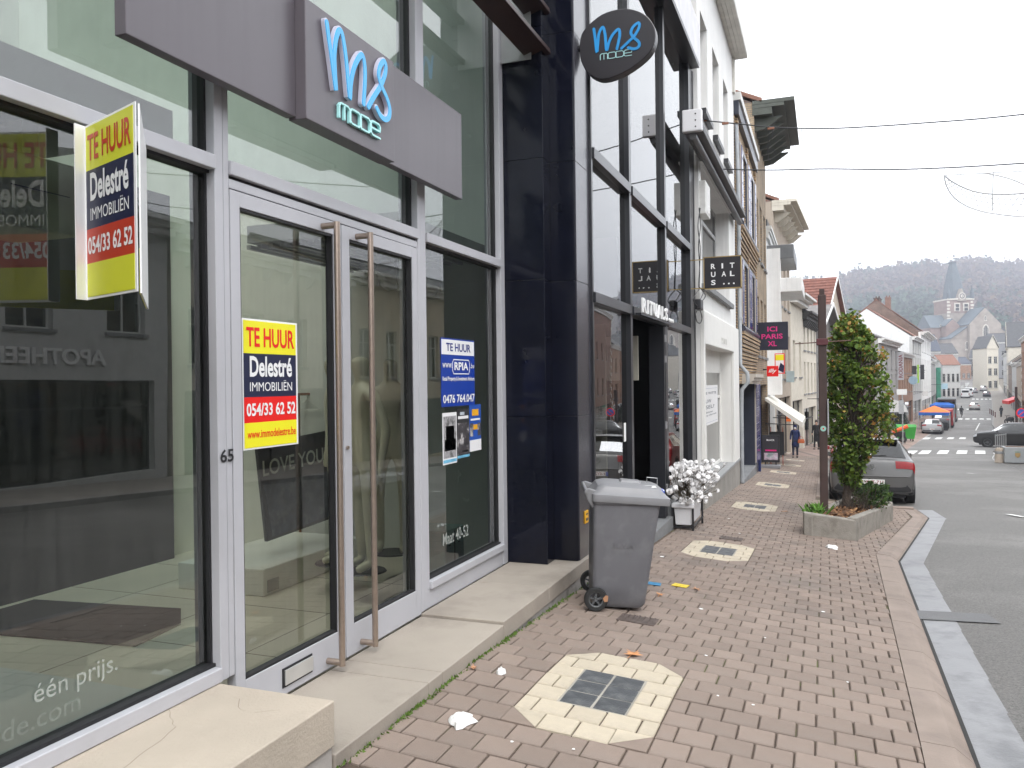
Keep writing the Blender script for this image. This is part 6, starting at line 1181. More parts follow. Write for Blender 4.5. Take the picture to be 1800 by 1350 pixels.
g = car('matt black sport utility car turning out of the side street at right', paintm('paint_black', (.012, .012, .013), .4), 'suv', None); q = hitp(1746, 786, lambda x, y: zr(y)+.02); place(g, (q[0]+1.2, q[1]+.6, zr(q[1]+.6)+.02), math.radians(78))
def far_car(px, py, label, paint, style, rz, plate=None):
    c = car(label, paint, style, plate, detail=False); q = hitp(px, py, lambda x, y: zr(y)+.02); yy = q[1]+1.9; xx = q[0]+1.9*math.tan(-rz) if abs(rz) < 1 else q[0]; place(c, (xx, yy, zr(yy)+.02), rz); slope(c, yy, rz); return c
far_car(1638, 763, 'silver saloon parked at the kerb beyond the second crossing', paintm('paint_silver', (.36, .37, .38)), 'hatch', math.radians(-9), '1-ABC')
far_car(1655, 753, 'dark car parked in front of the silver saloon', paintm('paint_dkblue', (.05, .055, .06)), 'suv', math.radians(-9))
far_car(1713, 721, 'pale silver car driving away beyond the cyclist', paintm('paint_pale', (.42, .41, .40)), 'hatch', math.radians(-9))
far_car(1734.5, 697.5, 'small dark car with brake light going up the far street', paintm('paint_dk2', (.05, .05, .06)), 'hatch', math.radians(-9))
far_car(1729, 688, 'light grey car beyond the small dark car on the far street', paintm('paint_lg', (.40, .40, .40)), 'suv', math.radians(-9))
far_car(1712, 691, 'mid grey car standing by the white vans on the far street', paintm('paint_mg', (.25, .25, .26)), 'hatch', math.radians(-9))
def van(px, py, label, col, L_=4.8, H_=2.1, w=1.9, rz=math.radians(-9), truck=None):
    t = thing('van', label, 'van'); mb = MB(); p = [(-L_/2, .3), (-L_/2, H_-.1), (-L_/2+.15, H_), (L_/2-1.5, H_), (L_/2-.9, H_-.85), (L_/2-.1, H_-1.05), (L_/2, .35)]; mb.prism([(-w/2, y, z) for y, z in p], (w, 0, 0)); mb.build('body', col, t, bevel=.06)
    mb = MB(); mb.box(-w/2+.15, w/2-.15, -L_/2-.02, -L_/2-.005, H_-.8, H_-.25); mb.build('rear_window', M_carg, t); mb = MB(); mb.quad((-w/2+.1, L_/2-1.42, H_-.06), (w/2-.1, L_/2-1.42, H_-.06), (w/2-.1, L_/2-.9, H_-.80), (-w/2+.1, L_/2-.9, H_-.80)); mb.build('windscreen', M_carg, t, fix=False)
    for s in (-1, 1):
        mb = MB(); mb.box(min(s*(w/2-.02), s*(w/2-.2)), max(s*(w/2-.02), s*(w/2-.2)), -L_/2-.03, -L_/2-.005, .7, 1.2); mb.build('tail_light', M_tail, t)
        for y in (-L_*.3, L_*.3): mb = MB(); mb.lathe([(0, -.1), (.32, -.1), (.32, .1), (0, .1)], (s*(w/2-.08), y, .32), 'x', 18); mb.build('wheel', M_tyre, t)
    q = hitp(px, py, lambda x, y: zr(y)+.02); yy = q[1]+L_/2; return place(t, (q[0]+L_/2*math.tan(-rz), yy, zr(yy)+.02), rz)
M_vw = paintm('paint_white', (.72, .73, .74)); van(1659, 752, 'red delivery van parked beside the market tent', paintm('paint_vanred', (.42, .02, .03)), 4.6, 2.2)
van(1703, 698, 'white van parked at the left of the far street', M_vw, 5.0, 2.4); van(1697, 700, 'second white van half hidden behind the first on the far street', M_vw, 4.6, 2.2)
van(1664, 742, 'dark lorry with equipment on its roof behind the red van', paintm('paint_lorry', (.07, .08, .08)), 6.5, 3.3, 2.3)
# ============================================================ STREET LAMP POST, STONE BED, TREE
M_rust = mat('post_brown', (.055, .032, .028), rough=.6, var=.15, scale=5, streak=.2)
bed = thing('stone_tree_bed', 'granite edged tree bed filled with bark and leaves', 'planter'); M_gr2 = mat('granite_edge', (.27, .25, .22), rough=.85, var=.14, scale=8, bump=.4, bscale=60, col2=(.20, .18, .155), c2scale=5); M_bark = mat('bark_mulch', (.10, .052, .032), rough=.95, var=.4, scale=30, bump=.8, bscale=40, col2=(.22, .13, .07), c2scale=22)
A, B, C2, D2 = np.array([-.31, 13.05]), np.array([.42, 13.12]), np.array([1.17, 16.7]), np.array([.40, 16.9]); tb = -2.05
def zb(p): return zp(p[0], p[1])
def edge(p, q, wd=.13):
    p, q = np.array(p), np.array(q); t_ = (q-p)/np.linalg.norm(q-p); nrm = np.array([-t_[1], t_[0]])*wd; mb = MB(); h0, h1 = .335-.0*0, .335
    pts = [p, q, q+nrm, p+nrm]; tz = [zb(p)+.34, zb(q)+(.30), zb(q)+.30, zb(p)+.34]; mb.hexa([(a[0], a[1], zb(a)-.12) for a in pts]+[(a[0], a[1], z) for a, z in zip(pts, tz)]); mb.build('edge_stone', M_gr2, bed, bevel=.02)
edge(A, B); edge(B+(.0, .005), C2); edge(C2, D2); edge(D2, A+(.0, .02))
ctr = (A+B+C2+D2)/4; mb = MB(); ins = [ctr+(p-ctr)*.93 for p in (A, B, C2, D2)]; mb.prism([(p[0], p[1], zb(p)-.1) for p in ins], (0, 0, .36)); mb.build('soil', M_bark, bed)
rr = np.random.RandomState(9); mb = MB()
for i in range(900):
    f, g_ = rr.rand(), rr.rand(); p = (ins[0]*(1-f)+ins[1]*f)*(1-g_)+(ins[3]*(1-f)+ins[2]*f)*g_; z = zb(p)+.265+rr.uniform(0, .05); r = rr.uniform(.012, .04); a = rr.uniform(0, 6.28); u = np.array([math.cos(a), math.sin(a), rr.normal(0, .4)])*r; v = np.array([-math.sin(a), math.cos(a), rr.normal(0, .4)])*r*.5; c = np.array([p[0], p[1], z]); mb.quad(c-u-v, c+u-v, c+u+v, c-u+v)
mb.build('leaf_litter', mat('litter', (.20, .10, .05), rough=.9, island=.5, col2=(.38, .23, .10), c2scale=12), bed, fix=False, kind='stuff'); settle(bed, (ctr[0], ctr[1], zb(ctr)))
def grass_tuft(name, p, n, h, m, label):
    mb = MB(); r = np.random.RandomState(n)
    for i in range(n):
        a = r.uniform(0, 6.28); c = np.array(p)+np.array([r.normal(0, .07), r.normal(0, .10), 0]); tip = c+np.array([math.cos(a)*h*.6, math.sin(a)*h*.6, h*r.uniform(.4, 1)]); s_ = np.array([-math.sin(a), math.cos(a), 0])*.018; mb.poly([c-s_, c+s_, (c+tip)/2+s_*.9+(0, 0, h*.15), tip, (c+tip)/2-s_*.9+(0, 0, h*.15)])
    return tag(mb.build(name, m, fix=False), label, 'weed')
grass_tuft('weed_tuft', (-.12, 13.55, zb((-.1, 13.5))+.27), 60, .22, mat('weed_green', (.10, .22, .03), rough=.7, var=.3, scale=20), 'bright green weeds at the foot of the brown lamp post')
t = thing('lamp_post', 'dark brown steel post rising from the tree bed with a thin crossbar', 'post'); pc = np.array([-.02, 14.15]); zb0 = zb(pc)+.1; ztp = onY(1442, 508, 14.15)[2]
mb = MB(); mb.box(pc[0]-.062, pc[0]+.062, pc[1]-.062, pc[1]+.062, zb0, ztp-.1); mb.build('shaft', M_rust, t, bevel=.012); mb = MB(); mb.box(pc[0]-.04, pc[0]+.04, pc[1]-.04, pc[1]+.04, ztp-.1, ztp); mb.build('tip', M_rust, t, bevel=.008)
zc = onY(1443, 601, 14.15)[2]; xa_, xb_ = onY(1397, 603, 14.15)[0], onY(1496, 600, 14.15)[0]; mb = MB(); mb.box(pc[0]-.09, pc[0]+.085, pc[1]-.085, pc[1]+.085, zc-.055, zc+.05); mb.build('clamp', mat('clamp_red', (.10, .025, .03), rough=.5), t, bevel=.008)
mb = MB(); mb.tube([(xa_, pc[1], zc-.02), (xb_, pc[1], zc+.012)], .010, 6); mb.build('crossbar', mat('bar_rust', (.14, .08, .06), rough=.7), t)
zz = onY(1448, 735, 14.15); mb = MB(); mb.box(pc[0]+.065, pc[0]+.085, pc[1]-.10, pc[1]+.25, onY(1448, 764, 14.15)[2], onY(1448, 702, 14.15)[2]); mb.build('side_panel', M_gal, t)
mb = MB(); cz = onY(1442, 753, 14.15)[2]; mb.lathe([(0, -.004), (.045, -.004), (.045, .0), (0, 0)], (pc[0], pc[1]-.063, cz), 'y', 16); st_ = mb.build('round_sticker', mat('sticker_mint', (.30, .55, .48), rough=.5), t); mb = MB(); mb.lathe([(0, -.002), (.014, -.002), (.014, 0), (0, 0)], (pc[0], pc[1]-.0675, cz), 'y', 10); mb.build('sticker_dot', M_red, st_); settle(t, (pc[0], pc[1], zb0))
def leafmat(name, cols, rough=.55, tr=.25, spec=.3):
    if name in MATS: return MATS[name]
    m = bpy.data.materials.new(name); m.use_nodes = True; t = m.node_tree; n = t.nodes; l = t.links; b = n['Principled BSDF']; b.inputs['Roughness'].default_value = rough; b.inputs['Specular IOR Level'].default_value = spec
    ge = n.new('ShaderNodeNewGeometry'); r = n.new('ShaderNodeValToRGB'); e = r.color_ramp.elements; r.color_ramp.interpolation = 'LINEAR'
    for i, (p, c) in enumerate(cols):
        if i < 2: e[i].position = p; e[i].color = L(c)
        else: x = e.new(p); x.color = L(c)
    l.new(ge.outputs['Random Per Island'], r.inputs[0]); l.new(r.outputs[0], b.inputs['Base Color'])
    if tr:
        ts = n.new('ShaderNodeBsdfTranslucent'); l.new(r.outputs[0], ts.inputs[0]); mx = n.new('ShaderNodeMixShader'); mx.inputs[0].default_value = tr; l.new(b.outputs[0], mx.inputs[1]); l.new(ts.outputs[0], mx.inputs[2]); l.new(mx.outputs[0], n['Material Output'].inputs['Surface'])
    MATS[name] = m; return m
LM_g = leafmat('leaves_green', [(0, (.05, .09, .014)), (.45, (.09, .16, .022)), (.8, (.15, .23, .035)), (1, (.22, .27, .05))]); LM_y = leafmat('leaves_turning', [(0, (.12, .16, .025)), (.4, (.25, .24, .04)), (.75, (.36, .24, .05)), (1, (.40, .16, .05))])
def leaves(mb, C, r, size, rs, lobes=False):
    """scatter leaf-sized faces round each clump centre"""
    for c, rad, n in C:
        for i in range(n):
            d = rs.normal(0, 1, 3); d /= np.linalg.norm(d)+1e-9; p = np.array(c)+d*rad*rs.rand()**.45; nrm = rs.normal(0, 1, 3)+np.array([0, 0, .6]); nrm /= np.linalg.norm(nrm); u = np.cross(nrm, rs.normal(0, 1, 3)); u /= np.linalg.norm(u)+1e-9; v = np.cross(nrm, u); s = size*rs.uniform(.55, 1.15)
            mb.poly([p-u*s, p-v*s*.62-u*s*.1, p+u*s*.9, p+v*s*.62-u*s*.1])
t = thing('street_tree', 'bushy upright street tree with green and yellowing leaves', 'tree'); rs = np.random.RandomState(12); base = np.array([.33, 15.2, zb((.33, 15.2))+.2])
M_bk = mat('tree_bark', (.06, .045, .035), rough=.95, var=.3, scale=12, bump=.8, bscale=30)
mb = MB(); trunk = smooth_path([base, base+(.02, 0, .35), base+(.06, 0, .7), base+(.10, .02, 1.6), base+(.14, .02, 2.6), base+(.10, .0, 3.4)], 5); mb.tube(trunk, list(np.linspace(.085, .02, len(trunk))), 9); tk = mb.build('trunk', M_bk, t, smooth=60)
# outline of the crown, half-widths left and right of the trunk axis by height above the bed (metres)
HZ = [.45, .62, .8, 1.0, 1.25, 1.6, 2.1, 2.6, 3.0, 3.36]; HL = [.06, .16, .28, .36, .42, .45, .45, .42, .32, .06]; HR = [.02, .06, .14, .36, .56, .68, .70, .58, .34, .06]
C_g, C_y, br = [], [], MB()
for i in range(640):
    h = rs.uniform(.5, 3.36); a = rs.uniform(0, 2*math.pi); wl = np.interp(h, HZ, HL); wr = np.interp(h, HZ, HR); R_ = wl+(wr-wl)*(.5+.5*math.cos(a)); f = rs.uniform(.55, 1.0) if rs.rand() < .72 else rs.uniform(.15, .55)
    ax = base+np.array([.10, .0, h]); c = ax+np.array([math.cos(a)*R_*f, math.sin(a)*R_*f*.95, 0]); hole = (abs(c[0]-(base[0]+.16)) < .33 and 1.15 < h < 2.2)
    if hole and rs.rand() < .5: n_ = 3
    else: n_ = int(rs.uniform(10, 24)*(1.15-.35*(f < .5)))
    yel = rs.rand() < (.05+.22*(f > .8)*(h > 1.2)+.15*(h > 2.9)+.18*(math.cos(a) > .6)*(h > 1))
    (C_y if yel else C_g).append((c, rs.uniform(.08, .16), n_))
    if rs.rand() < .4:
        s0 = base+np.array([.06+.03*h, 0, max(.35, h-rs.uniform(.3, .8))]); m_ = (s0+c)/2+rs.normal(0, .05, 3); br.tube(smooth_path([s0, m_, c], 3), list(np.linspace(.018, .004, 7)), 5, False)
br.build('branches', M_bk, t, fix=False, kind='stuff')
mb = MB(); leaves(mb, C_g, 0, .05, rs); cr_ = mb.build('crown', LM_g, t, fix=False); mb = MB(); leaves(mb, C_y, 0, .044, rs); mb.build('turning_leaves', LM_y, cr_, fix=False); settle(t, base)
mb = MB(); C_ = []; sc = np.array([.76, 15.6, zb((.76, 15.6))+.50])
for i in range(70): d = rs.normal(0, 1, 3); d /= np.linalg.norm(d); C_.append((sc+d*np.array([.34, .34, .27])*rs.uniform(.6, 1), .07, 26))
t = thing('low_shrub', 'small rounded dark green shrub in the stone tree bed', 'shrub'); leaves(mb, C_, 0, .028, rs); mb.build('foliage', leafmat('leaves_shrub', [(0, (.02, .05, .012)), (.6, (.05, .10, .02)), (1, (.11, .17, .04))]), t, fix=False); mb = MB()
for i in range(9): mb.tube([sc-(0, 0, .38), sc+rs.normal(0, .15, 3)], .008, 4, False)
mb.build('stems', M_bk, t, fix=False); settle(t, sc-(0, 0, .4))
mb = MB()
for i in range(60): a = base+np.array([rs.normal(.12, .14), rs.normal(-.1, .12), .05]); mb.tube([a, a+np.array([rs.normal(0, .12), rs.normal(0, .12), rs.uniform(.15, .4)])], .004, 4, False)
tag(mb.build('bare_twigs', M_bk, fix=False), 'tangle of bare twigs at the foot of the street tree', 'twigs')
# ============================================================ PEOPLE
M_skin = mat('skin', (.48, .29, .21), rough=.6); M_sh = mat('shoe_black', (.015, .015, .016), rough=.6)
def person(label, px, py, h, rz, top, legs, hair, sole=None, coat_len=.52, stride=.12, arms=((.22, .0), (.22, .0)), ground=zp, bag=None, mask=False, hood=False):
    t = thing('person', label, 'person'); k = h/1.72; s = stride
    V = [(0, 0, .95), (0, 0, 1.15), (0, 0, 1.32), (0, 0, 1.44), (0, 0, 1.50), (0, .012, 1.56), (0, .02, 1.66),
         (.09, 0, .90), (.10, s*.4, .50), (.10, s, .09), (.10, s+.12, .045), (-.09, 0, .90), (-.10, -s*.2, .50), (-.10, -s, .09), (-.10, -s+.12, .045),
         (.17, 0, 1.40), (arms[0][0], arms[0][1]-.04, 1.14), (arms[0][0]+.01, arms[0][1]+.10, .94), (arms[0][0], arms[0][1]+.15, .86), (-.17, 0, 1.40), (-arms[1][0], arms[1][1]-.04, 1.14), (-arms[1][0]-.01, arms[1][1]+.10, .94), (-arms[1][0], arms[1][1]+.15, .86)]
    Eg = [(0, 1), (1, 2), (2, 3), (3, 4), (4, 5), (5, 6), (0, 7), (7, 8), (8, 9), (9, 10), (0, 11), (11, 12), (12, 13), (13, 14), (3, 15), (15, 16), (16, 17), (17, 18), (3, 19), (19, 20), (20, 21), (21, 22)]
    Rr = [(.12, .09), (.11, .085), (.13, .095), (.09, .07), .045, (.068, .082), (.072, .088), .075, .052, .036, .032, .075, .052, .036, .032, .048, .04, .03, .028, .048, .04, .03, .028]
    skin('body', V, Eg, Rr, M_skin, t, 2)
    V2 = [v for v in V[:4]]+[V[15], V[16], V[17], V[19], V[20], V[21], (0, 0, .95-coat_len*.45), (0, 0, .95-coat_len)]; E2 = [(0, 1), (1, 2), (2, 3), (3, 4), (4, 5), (5, 6), (3, 7), (7, 8), (8, 9), (0, 10), (10, 11)]
    R2 = [(.17, .13), (.155, .12), (.165, .125), (.10, .085), .07, .06, .045, .07, .06, .045, (.19, .15), (.205, .165)]; skin('coat', V2, E2, R2, top, t, 2)
    V3 = [(0, 0, .88), V[7], V[8], V[9], V[11], V[12], V[13]]; skin('trousers', V3, [(0, 1), (1, 2), (2, 3), (0, 4), (4, 5), (5, 6)], [(.13, .10), .088, .068, .05, .088, .068, .05], legs, t, 2)
    for i in (10, 14): mb = MB(); x, y, z = V[i]; mb.loft([rrect(x-.045, x+.045, y-.16, y+.08, .04, 0), rrect(x-.048, x+.048, y-.165, y+.085, .04, .035), rrect(x-.04, x+.04, y-.15, y+.03, .035, .09)]); mb.build('shoe', M_sh, t, smooth=60)
    mb = MB(); mb.lathe([(0, -.135), (.075, -.11), (.098, -.03), (.10, .03), (.085, .085), (.05, .115), (0, .125)], (0, -.012 if not hood else -.015, 1.63), 'z', 16); o = mb.build('hood' if hood else 'hair', hair, t, smooth=60)
    if not hood: o.scale = (.88, .95, 1); o.location = (0, -.018, .03)
    for x in (-.03, .03): mb = MB(); mb.lathe([(0, -.01), (.010, 0), (0, .01)], (x, .102, 1.635), 'z', 8); mb.build('eye', M_blk, t)
    mb = MB(); mb.prism([(0, .10, 1.63), (.013, .10, 1.595), (-.013, .10, 1.595)], (0, .022, 0)); mb.build('nose', M_skin, t)
    if mask: mb = MB(); mb.loft([rrect(-.055, .055, .02, .112, .03, 1.535), rrect(-.06, .06, .02, .125, .03, 1.57), rrect(-.055, .055, .02, .115, .03, 1.605)]); mb.build('face_mask', M_pw, t, smooth=60)
    q = hitp(px, py, ground); z = ground(q[0], q[1]); place(t, (q[0], q[1], z+.0), rz); t.scale = (k, k, k); return t
M_coat = mat('coat_blue', (.012, .022, .085), rough=.85, var=.2, scale=10); M_jean = mat('trousers_navy', (.02, .025, .045), rough=.9); M_blkc = mat('cloth_black', (.014, .014, .016), rough=.9, var=.2)
p = person('person in a long dark blue hooded coat and white mask walking towards us', 1398, 804.4, 1.58, math.pi, M_coat, M_jean, M_coat, mask=True, hood=True, coat_len=.42, stride=.10)
t = thing('handbag', 'orange handbag carried by the person in the blue coat', 'bag'); hp = p.location+Vector((.28, -.16, 1.58*.52)); mb = MB(); mb.loft([rrect(-.15, .15, -.05, .05, .03, -.10), rrect(-.16, .16, -.06, .06, .04, 0), rrect(-.12, .12, -.03, .03, .02, .10)]); mb.build('pouch', mat('bag_orange', (.42, .10, .03), rough=.6), t, smooth=50); mb = MB(); mb.tube(smooth_path([(-.1, 0, .09), (-.06, 0, .2), (.06, 0, .2), (.1, 0, .09)], 5), .01, 6); mb.build('strap', mat('bag_orange', (.42, .10, .03)), t); place(t, hp, 0)
person('person in black walking behind the brown lamp post', 1435.5, 790, 1.68, math.pi*.95, M_blkc, M_blkc, mat('hair_dark', (.03, .02, .015)), stride=.15)
person('pedestrian in dark clothes on the right-hand pavement', 1760, 733, 1.72, .2, mat('coat_slate', (.04, .05, .07), rough=.9), M_blkc, mat('hair_dark', (.03, .02, .015)), ground=lambda x, y: zr(y)+.13)
# cyclist
t = thing('bicycle', 'dark bicycle ridden away from us down the middle of the street', 'bicycle'); q = hitp(1691, 733.5, lambda x, y: zr(y)+.02)
for y in (-.52, .52):
    mb = MB(); ring = [(0, y+.34*math.cos(a), .34+.34*math.sin(a)) for a in np.linspace(0, 2*math.pi, 25)]; mb.tube(ring, .022, 6, False); w_ = mb.build('wheel', M_tyre, t); mb = MB()
    for a in np.linspace(0, math.pi, 8)[:-1]: mb.tube([(0, y+.33*math.cos(a), .34+.33*math.sin(a)), (0, y-.33*math.cos(a), .34-.33*math.sin(a))], .004, 4)
    mb.build('spokes', M_gal, w_)
mb = MB(); mb.tube([(0, -.52, .34), (0, -.15, .32), (0, -.25, .86), (0, .36, .82), (0, -.15, .32)], .018, 6); mb.tube([(0, -.52, .34), (0, -.22, .78)], .012, 6); mb.tube([(0, .52, .34), (0, .34, .95)], .018, 6); mb.build('frame', M_blkp, t); mb = MB(); mb.tube([(-.28, .25, 1.02), (0, .36, 1.0), (.28, .25, 1.02)], .014, 6); mb.build('handlebar', M_blkp, t); mb = MB(); mb.loft([rrect(-.08, .08, -.42, -.15, .05, .88), rrect(-.09, .09, -.43, -.13, .05, .93)]); mb.build('saddle', M_blkp, t); place(t, (q[0], q[1]+.5, zr(q[1]+.5)+.02), math.radians(-9))
cq = (q[0], q[1]+.5, zr(q[1]+.5)+.02); t = thing('person', 'cyclist in dark clothes riding away from us beyond the crossing', 'person')
V = [(0, -.28, 1.0), (0, -.18, 1.22), (0, -.08, 1.40), (0, -.03, 1.50), (0, .02, 1.58), (0, .05, 1.70), (.10, -.22, .95), (.11, .08, .72), (.11, -.08, .32), (.11, .04, .28), (-.10, -.22, .95), (-.11, .12, .85), (-.11, -.02, .50), (-.11, .10, .46), (.19, -.05, 1.42), (.27, .06, 1.18), (.26, .24, 1.06), (-.19, -.05, 1.42), (-.27, .06, 1.18), (-.26, .24, 1.06)]
skin('body', V, [(0, 1), (1, 2), (2, 3), (3, 4), (4, 5), (0, 6), (6, 7), (7, 8), (8, 9), (0, 10), (10, 11), (11, 12), (12, 13), (2, 14), (14, 15), (15, 16), (2, 17), (17, 18), (18, 19)], [(.16, .13), (.17, .13), (.17, .12), .07, .06, (.085, .10), .10, .08, .055, .045, .10, .08, .055, .045, .075, .06, .045, .075, .06, .045], M_blkc, t, 2)
mb = MB(); mb.lathe([(0, -.13), (.08, -.1), (.10, 0), (.085, .09), (0, .13)], (0, .03, 1.72), 'z', 14); mb.build('hair', mat('hair_dark', (.03, .02, .015)), t, smooth=60); place(t, cq, math.radians(-9))
# ============================================================ LEFT ROW BEYOND THE SIDE STREET
def lrow(name, label, y0, y1, ez, **kw):
    b = lb(y0, y1); w = math.hypot(y1-y0, xl(y1)-xl(y0)); kw.setdefault('d', 10); d = kw.pop('d'); wm = kw.pop('wm'); cols = kw.pop('cols', 3); rows = kw.pop('rows', (3.4,)); ww, wh = kw.pop('win', (1.1, 1.8)); sf = kw.pop('shopz', 2.8); dx = kw.pop('dx', 0)
    r = house(name, label, w, ez-b, d, wm, grid_windows(w, cols, 1, ww, wh, z0s=rows), shop=(.5, w-.5, sf) if sf else None, **kw); setL(r, y0, y1, dx=dx); return r
lrow('grey_shop_house', 'grey fronted house with dark brick gable and slate roof right of the tree', 85, 101, 3.7, wm=P_gy, gm=B_dk, cols=4, rows=(3.9, 6.4), win=(1.3, 2.0), rh=2.3, rm=R_gy, cornice=.6, chimneys=((3.0, 1.2, .5, B_dk), (9, .8, .8, B_dk)))
lrow('orange_brick_house', 'low orange brick house between grey and white gabled houses', 101.2, 118.8, 2.8, wm=B_or, cols=6, rows=(4.0, 6.3), win=(1.1, 1.6), rh=1.2, rm=R_sl, cornice=.4)
lrow('white_gabled_house', 'tall house with a large blank white gable wall', 119, 133, 5.3, wm=P_lb, gm=P_wh, cols=5, rows=(3.8, 6.8, 9.2), win=(1.2, 1.9), rh=4.0, rm=R_br, cornice=.6, d=11)
lrow('brown_roofed_house', 'white fronted house with brown brick gable and red-brown roof', 133.2, 160, 6.6, wm=P_wh, gm=brickmat('brick_brown_b', (.17, .09, .06), (.13, .07, .05), (.2, .18, .16), .21, .07, 'b'), cols=6, rows=(3.8, 7.0, 10), win=(1.4, 2.0), rh=5.0, rm=R_br, cornice=1.0, d=12, chimneys=((18, 1.6, 1.8, B_red), (1, 3.0, .3, B_dk)))
lrow('dark_low_house', 'low dark roofed house beyond the white fronted house', 160.3, 182, 2.8, wm=P_gy, cols=5, rows=(3.6, 6.0), rh=4.5, rm=mat('roof_bluegrey', (.05, .06, .085), rough=.6, var=.2), cornice=.4, d=11, chimneys=((2, 1, 1, B_or),))
lrow('pale_corner_house', 'pale house with a red tiled roof at the end of the left row', 182.4, 205, 3.4, wm=P_lb, cols=4, rows=(3.8, 6.6), win=(1.4, 2.2), rh=3.4, rm=R_br, cornice=.4, d=11)
lrow('second_dark_roof_house', 'house with steep dark slate roof high behind the left row', 206, 240, 3.5, wm=P_gy, cols=5, rows=(4,), rh=6.5, rm=mat('roof_bluegrey', (.05, .06, .085)), cornice=.5, d=14, dx=-8, chimneys=((4, 1.5, 1.5, B_or),))
# retaining wall that curves up the hill
mb = MB(); P = [at(1686, 706, 225), at(1690, 702, 240), at(1697, 695, 262), at(1706, 688, 285)]
for a, b in zip(P[:-1], P[1:]): mb.hexa([(a[0], a[1], a[2]-2), (a[0]+.6, a[1], a[2]-2), (b[0]+.6, b[1], b[2]-2), (b[0], b[1], b[2]-2), (a[0], a[1], a[2]+4), (a[0]+.6, a[1], a[2]+4), (b[0]+.6, b[1], b[2]+3), (b[0], b[1], b[2]+3)])
tag(mb.build('retaining_wall', P_lb), 'pale curving retaining wall where the street climbs', 'wall')
# ---- signs of the far left row
def bladesign(px0, px1, py0, py1, Y, m, label, txt=None, tm=None, vert=False, name='blade_sign', rnd=False):
    t = thing(name, label, 'sign'); a = onY(px0, py1, Y); b = onY(px1, py0, Y); mb = MB()
    if rnd: c = (a+b)/2; mb.lathe([(0, -.06), ((b[0]-a[0])/2, -.06), ((b[0]-a[0])/2, .06), (0, .06)], c, 'y', 24)
    else: mb.box(a[0], b[0], Y, Y+.2, a[2], b[2])
    mb.build('panel', m, t)
    mb = MB(); zz = a[2]*.2+b[2]*.8; mb.box(min(xl(Y)-.2, a[0]), a[0]+.02 if not rnd else (a[0]+b[0])/2, Y+.06, Y+.12, zz-.04, zz+.04); mb.build('bracket', M_blk, t)
    if txt:
        if vert: text('lettering', txt, tm, t, (b[0]-.18*(b[0]-a[0]), Y-.003, a[2]+.08*(b[2]-a[2])), ZU, (-1, 0, 0), (b[2]-a[2])*.84, (b[0]-a[0])*.62, .004, .02)
        else: text('lettering', txt, tm, t, (a[0]+.1*(b[0]-a[0]), Y-.003, a[2]+.3*(b[2]-a[2])), XU, ZU, (b[0]-a[0])*.8, (b[2]-a[2])*.4, .004, .02)
    return settle(t, a)
bladesign(1577.5, 1588.5, 619, 668, 100, mat('sign_palegrey', (.42, .42, .44), rough=.5), 'tall pale vertical sign reading RODANIA', 'RODANIA', mat('letters_maroon', (.16, .01, .015)), True)
bladesign(1597, 1613, 657, 680, 112, mat('sign_skyblue', (.30, .44, .55), rough=.5), 'round pale blue sign beside the vertical sign', rnd=True); bladesign(1602, 1611, 643, 658, 118, mat('sign_black', (.02, .02, .022)), 'black vertical sign behind the round blue sign'); bladesign(1612.5, 1615.5, 641, 673, 120, mat('sign_lime', (.30, .55, .06)), 'narrow lime green banner on the white house')
bladesign(1618, 1624.5, 641, 667, 124, mat('sign_black', (.02, .02, .022)), 'black banner right of the lime green one'); bladesign(1627, 1636.5, 644, 678, 134, P_wh, 'white banner with grey marks on the white fronted house'); bladesign(1622, 1631, 687, 696, 120, P_wh, 'small white sign with an orange disc over a shop'); bladesign(1655, 1666, 674, 684, 160, mat('sign_paleblue', (.35, .52, .62)), 'pale blue sign near the scaffold net')
t = thing('scaffold_net', 'green scaffold net hung on the pale corner house', 'scaffold'); y0 = 186; mb = MB(); mb.box(xl(y0)+.1, xl(y0)+.9, y0, y0+10, zf(y0), zf(y0)+8); mb.build('net', mat('net_green', (.03, .22, .14), rough=.9, var=.3, scale=1), t)
for y in (y0, y0+5, y0+10): mb = MB(); mb.tube([(xl(y)+1, y, zf(y)), (xl(y)+1, y, zf(y)+8.6)], .04, 6); mb.build('pole', M_gal, t)
settle(t, (xl(y0), y0, zf(y0)))
# ---- road sign, container, motorbike, conifer, market tents
def gp(px, py): return hitp(px, py, zp)
t = thing('road_sign', 'tall road sign post with white plate near the green container', 'sign'); q = gp(1587, 781); zs = zp(q[0], q[1]); Y = q[1]; a = onY(1576, 694, Y); b = onY(1594, 684, Y); mb = MB(); mb.tube([(q[0], Y, zs), (q[0], Y, b[2])], .045, 8); mb.build('post', M_gal, t); mb = MB(); mb.box(a[0], b[0], Y-.08, Y-.05, a[2], b[2]); mb.build('plate', P_wh, t)
c1 = onY(1586, 718, Y); mb = MB(); mb.box(c1[0]-.25, c1[0]+.1, Y-.08, Y-.05, c1[2]-.4, c1[2]+.6); mb.build('lower_plate', M_gal, t); settle(t, (q[0], Y, zs))
t = thing('rubbish_container', 'bright green wheeled rubbish container with dark lid on the corner', 'container'); q = gp(1592, 776); g_ = M_grc = mat('container_green', (.03, .26, .03), rough=.5)
mb = MB(); mb.hexa([(-.6, -.42, .2), (.6, -.42, .2), (.6, .42, .2), (-.6, .42, .2), (-.72, -.55, 1.15), (.72, -.55, 1.15), (.72, .55, 1.15), (-.72, .55, 1.15)]); mb.build('body', M_grc, t, bevel=.03); mb = MB(); mb.prism([(-.75, -.58, 1.15), (-.75, .58, 1.15), (-.75, .3, 1.34), (-.75, -.3, 1.34)], (1.5, 0, 0)); mb.build('lid', M_grc, t, bevel=.03)
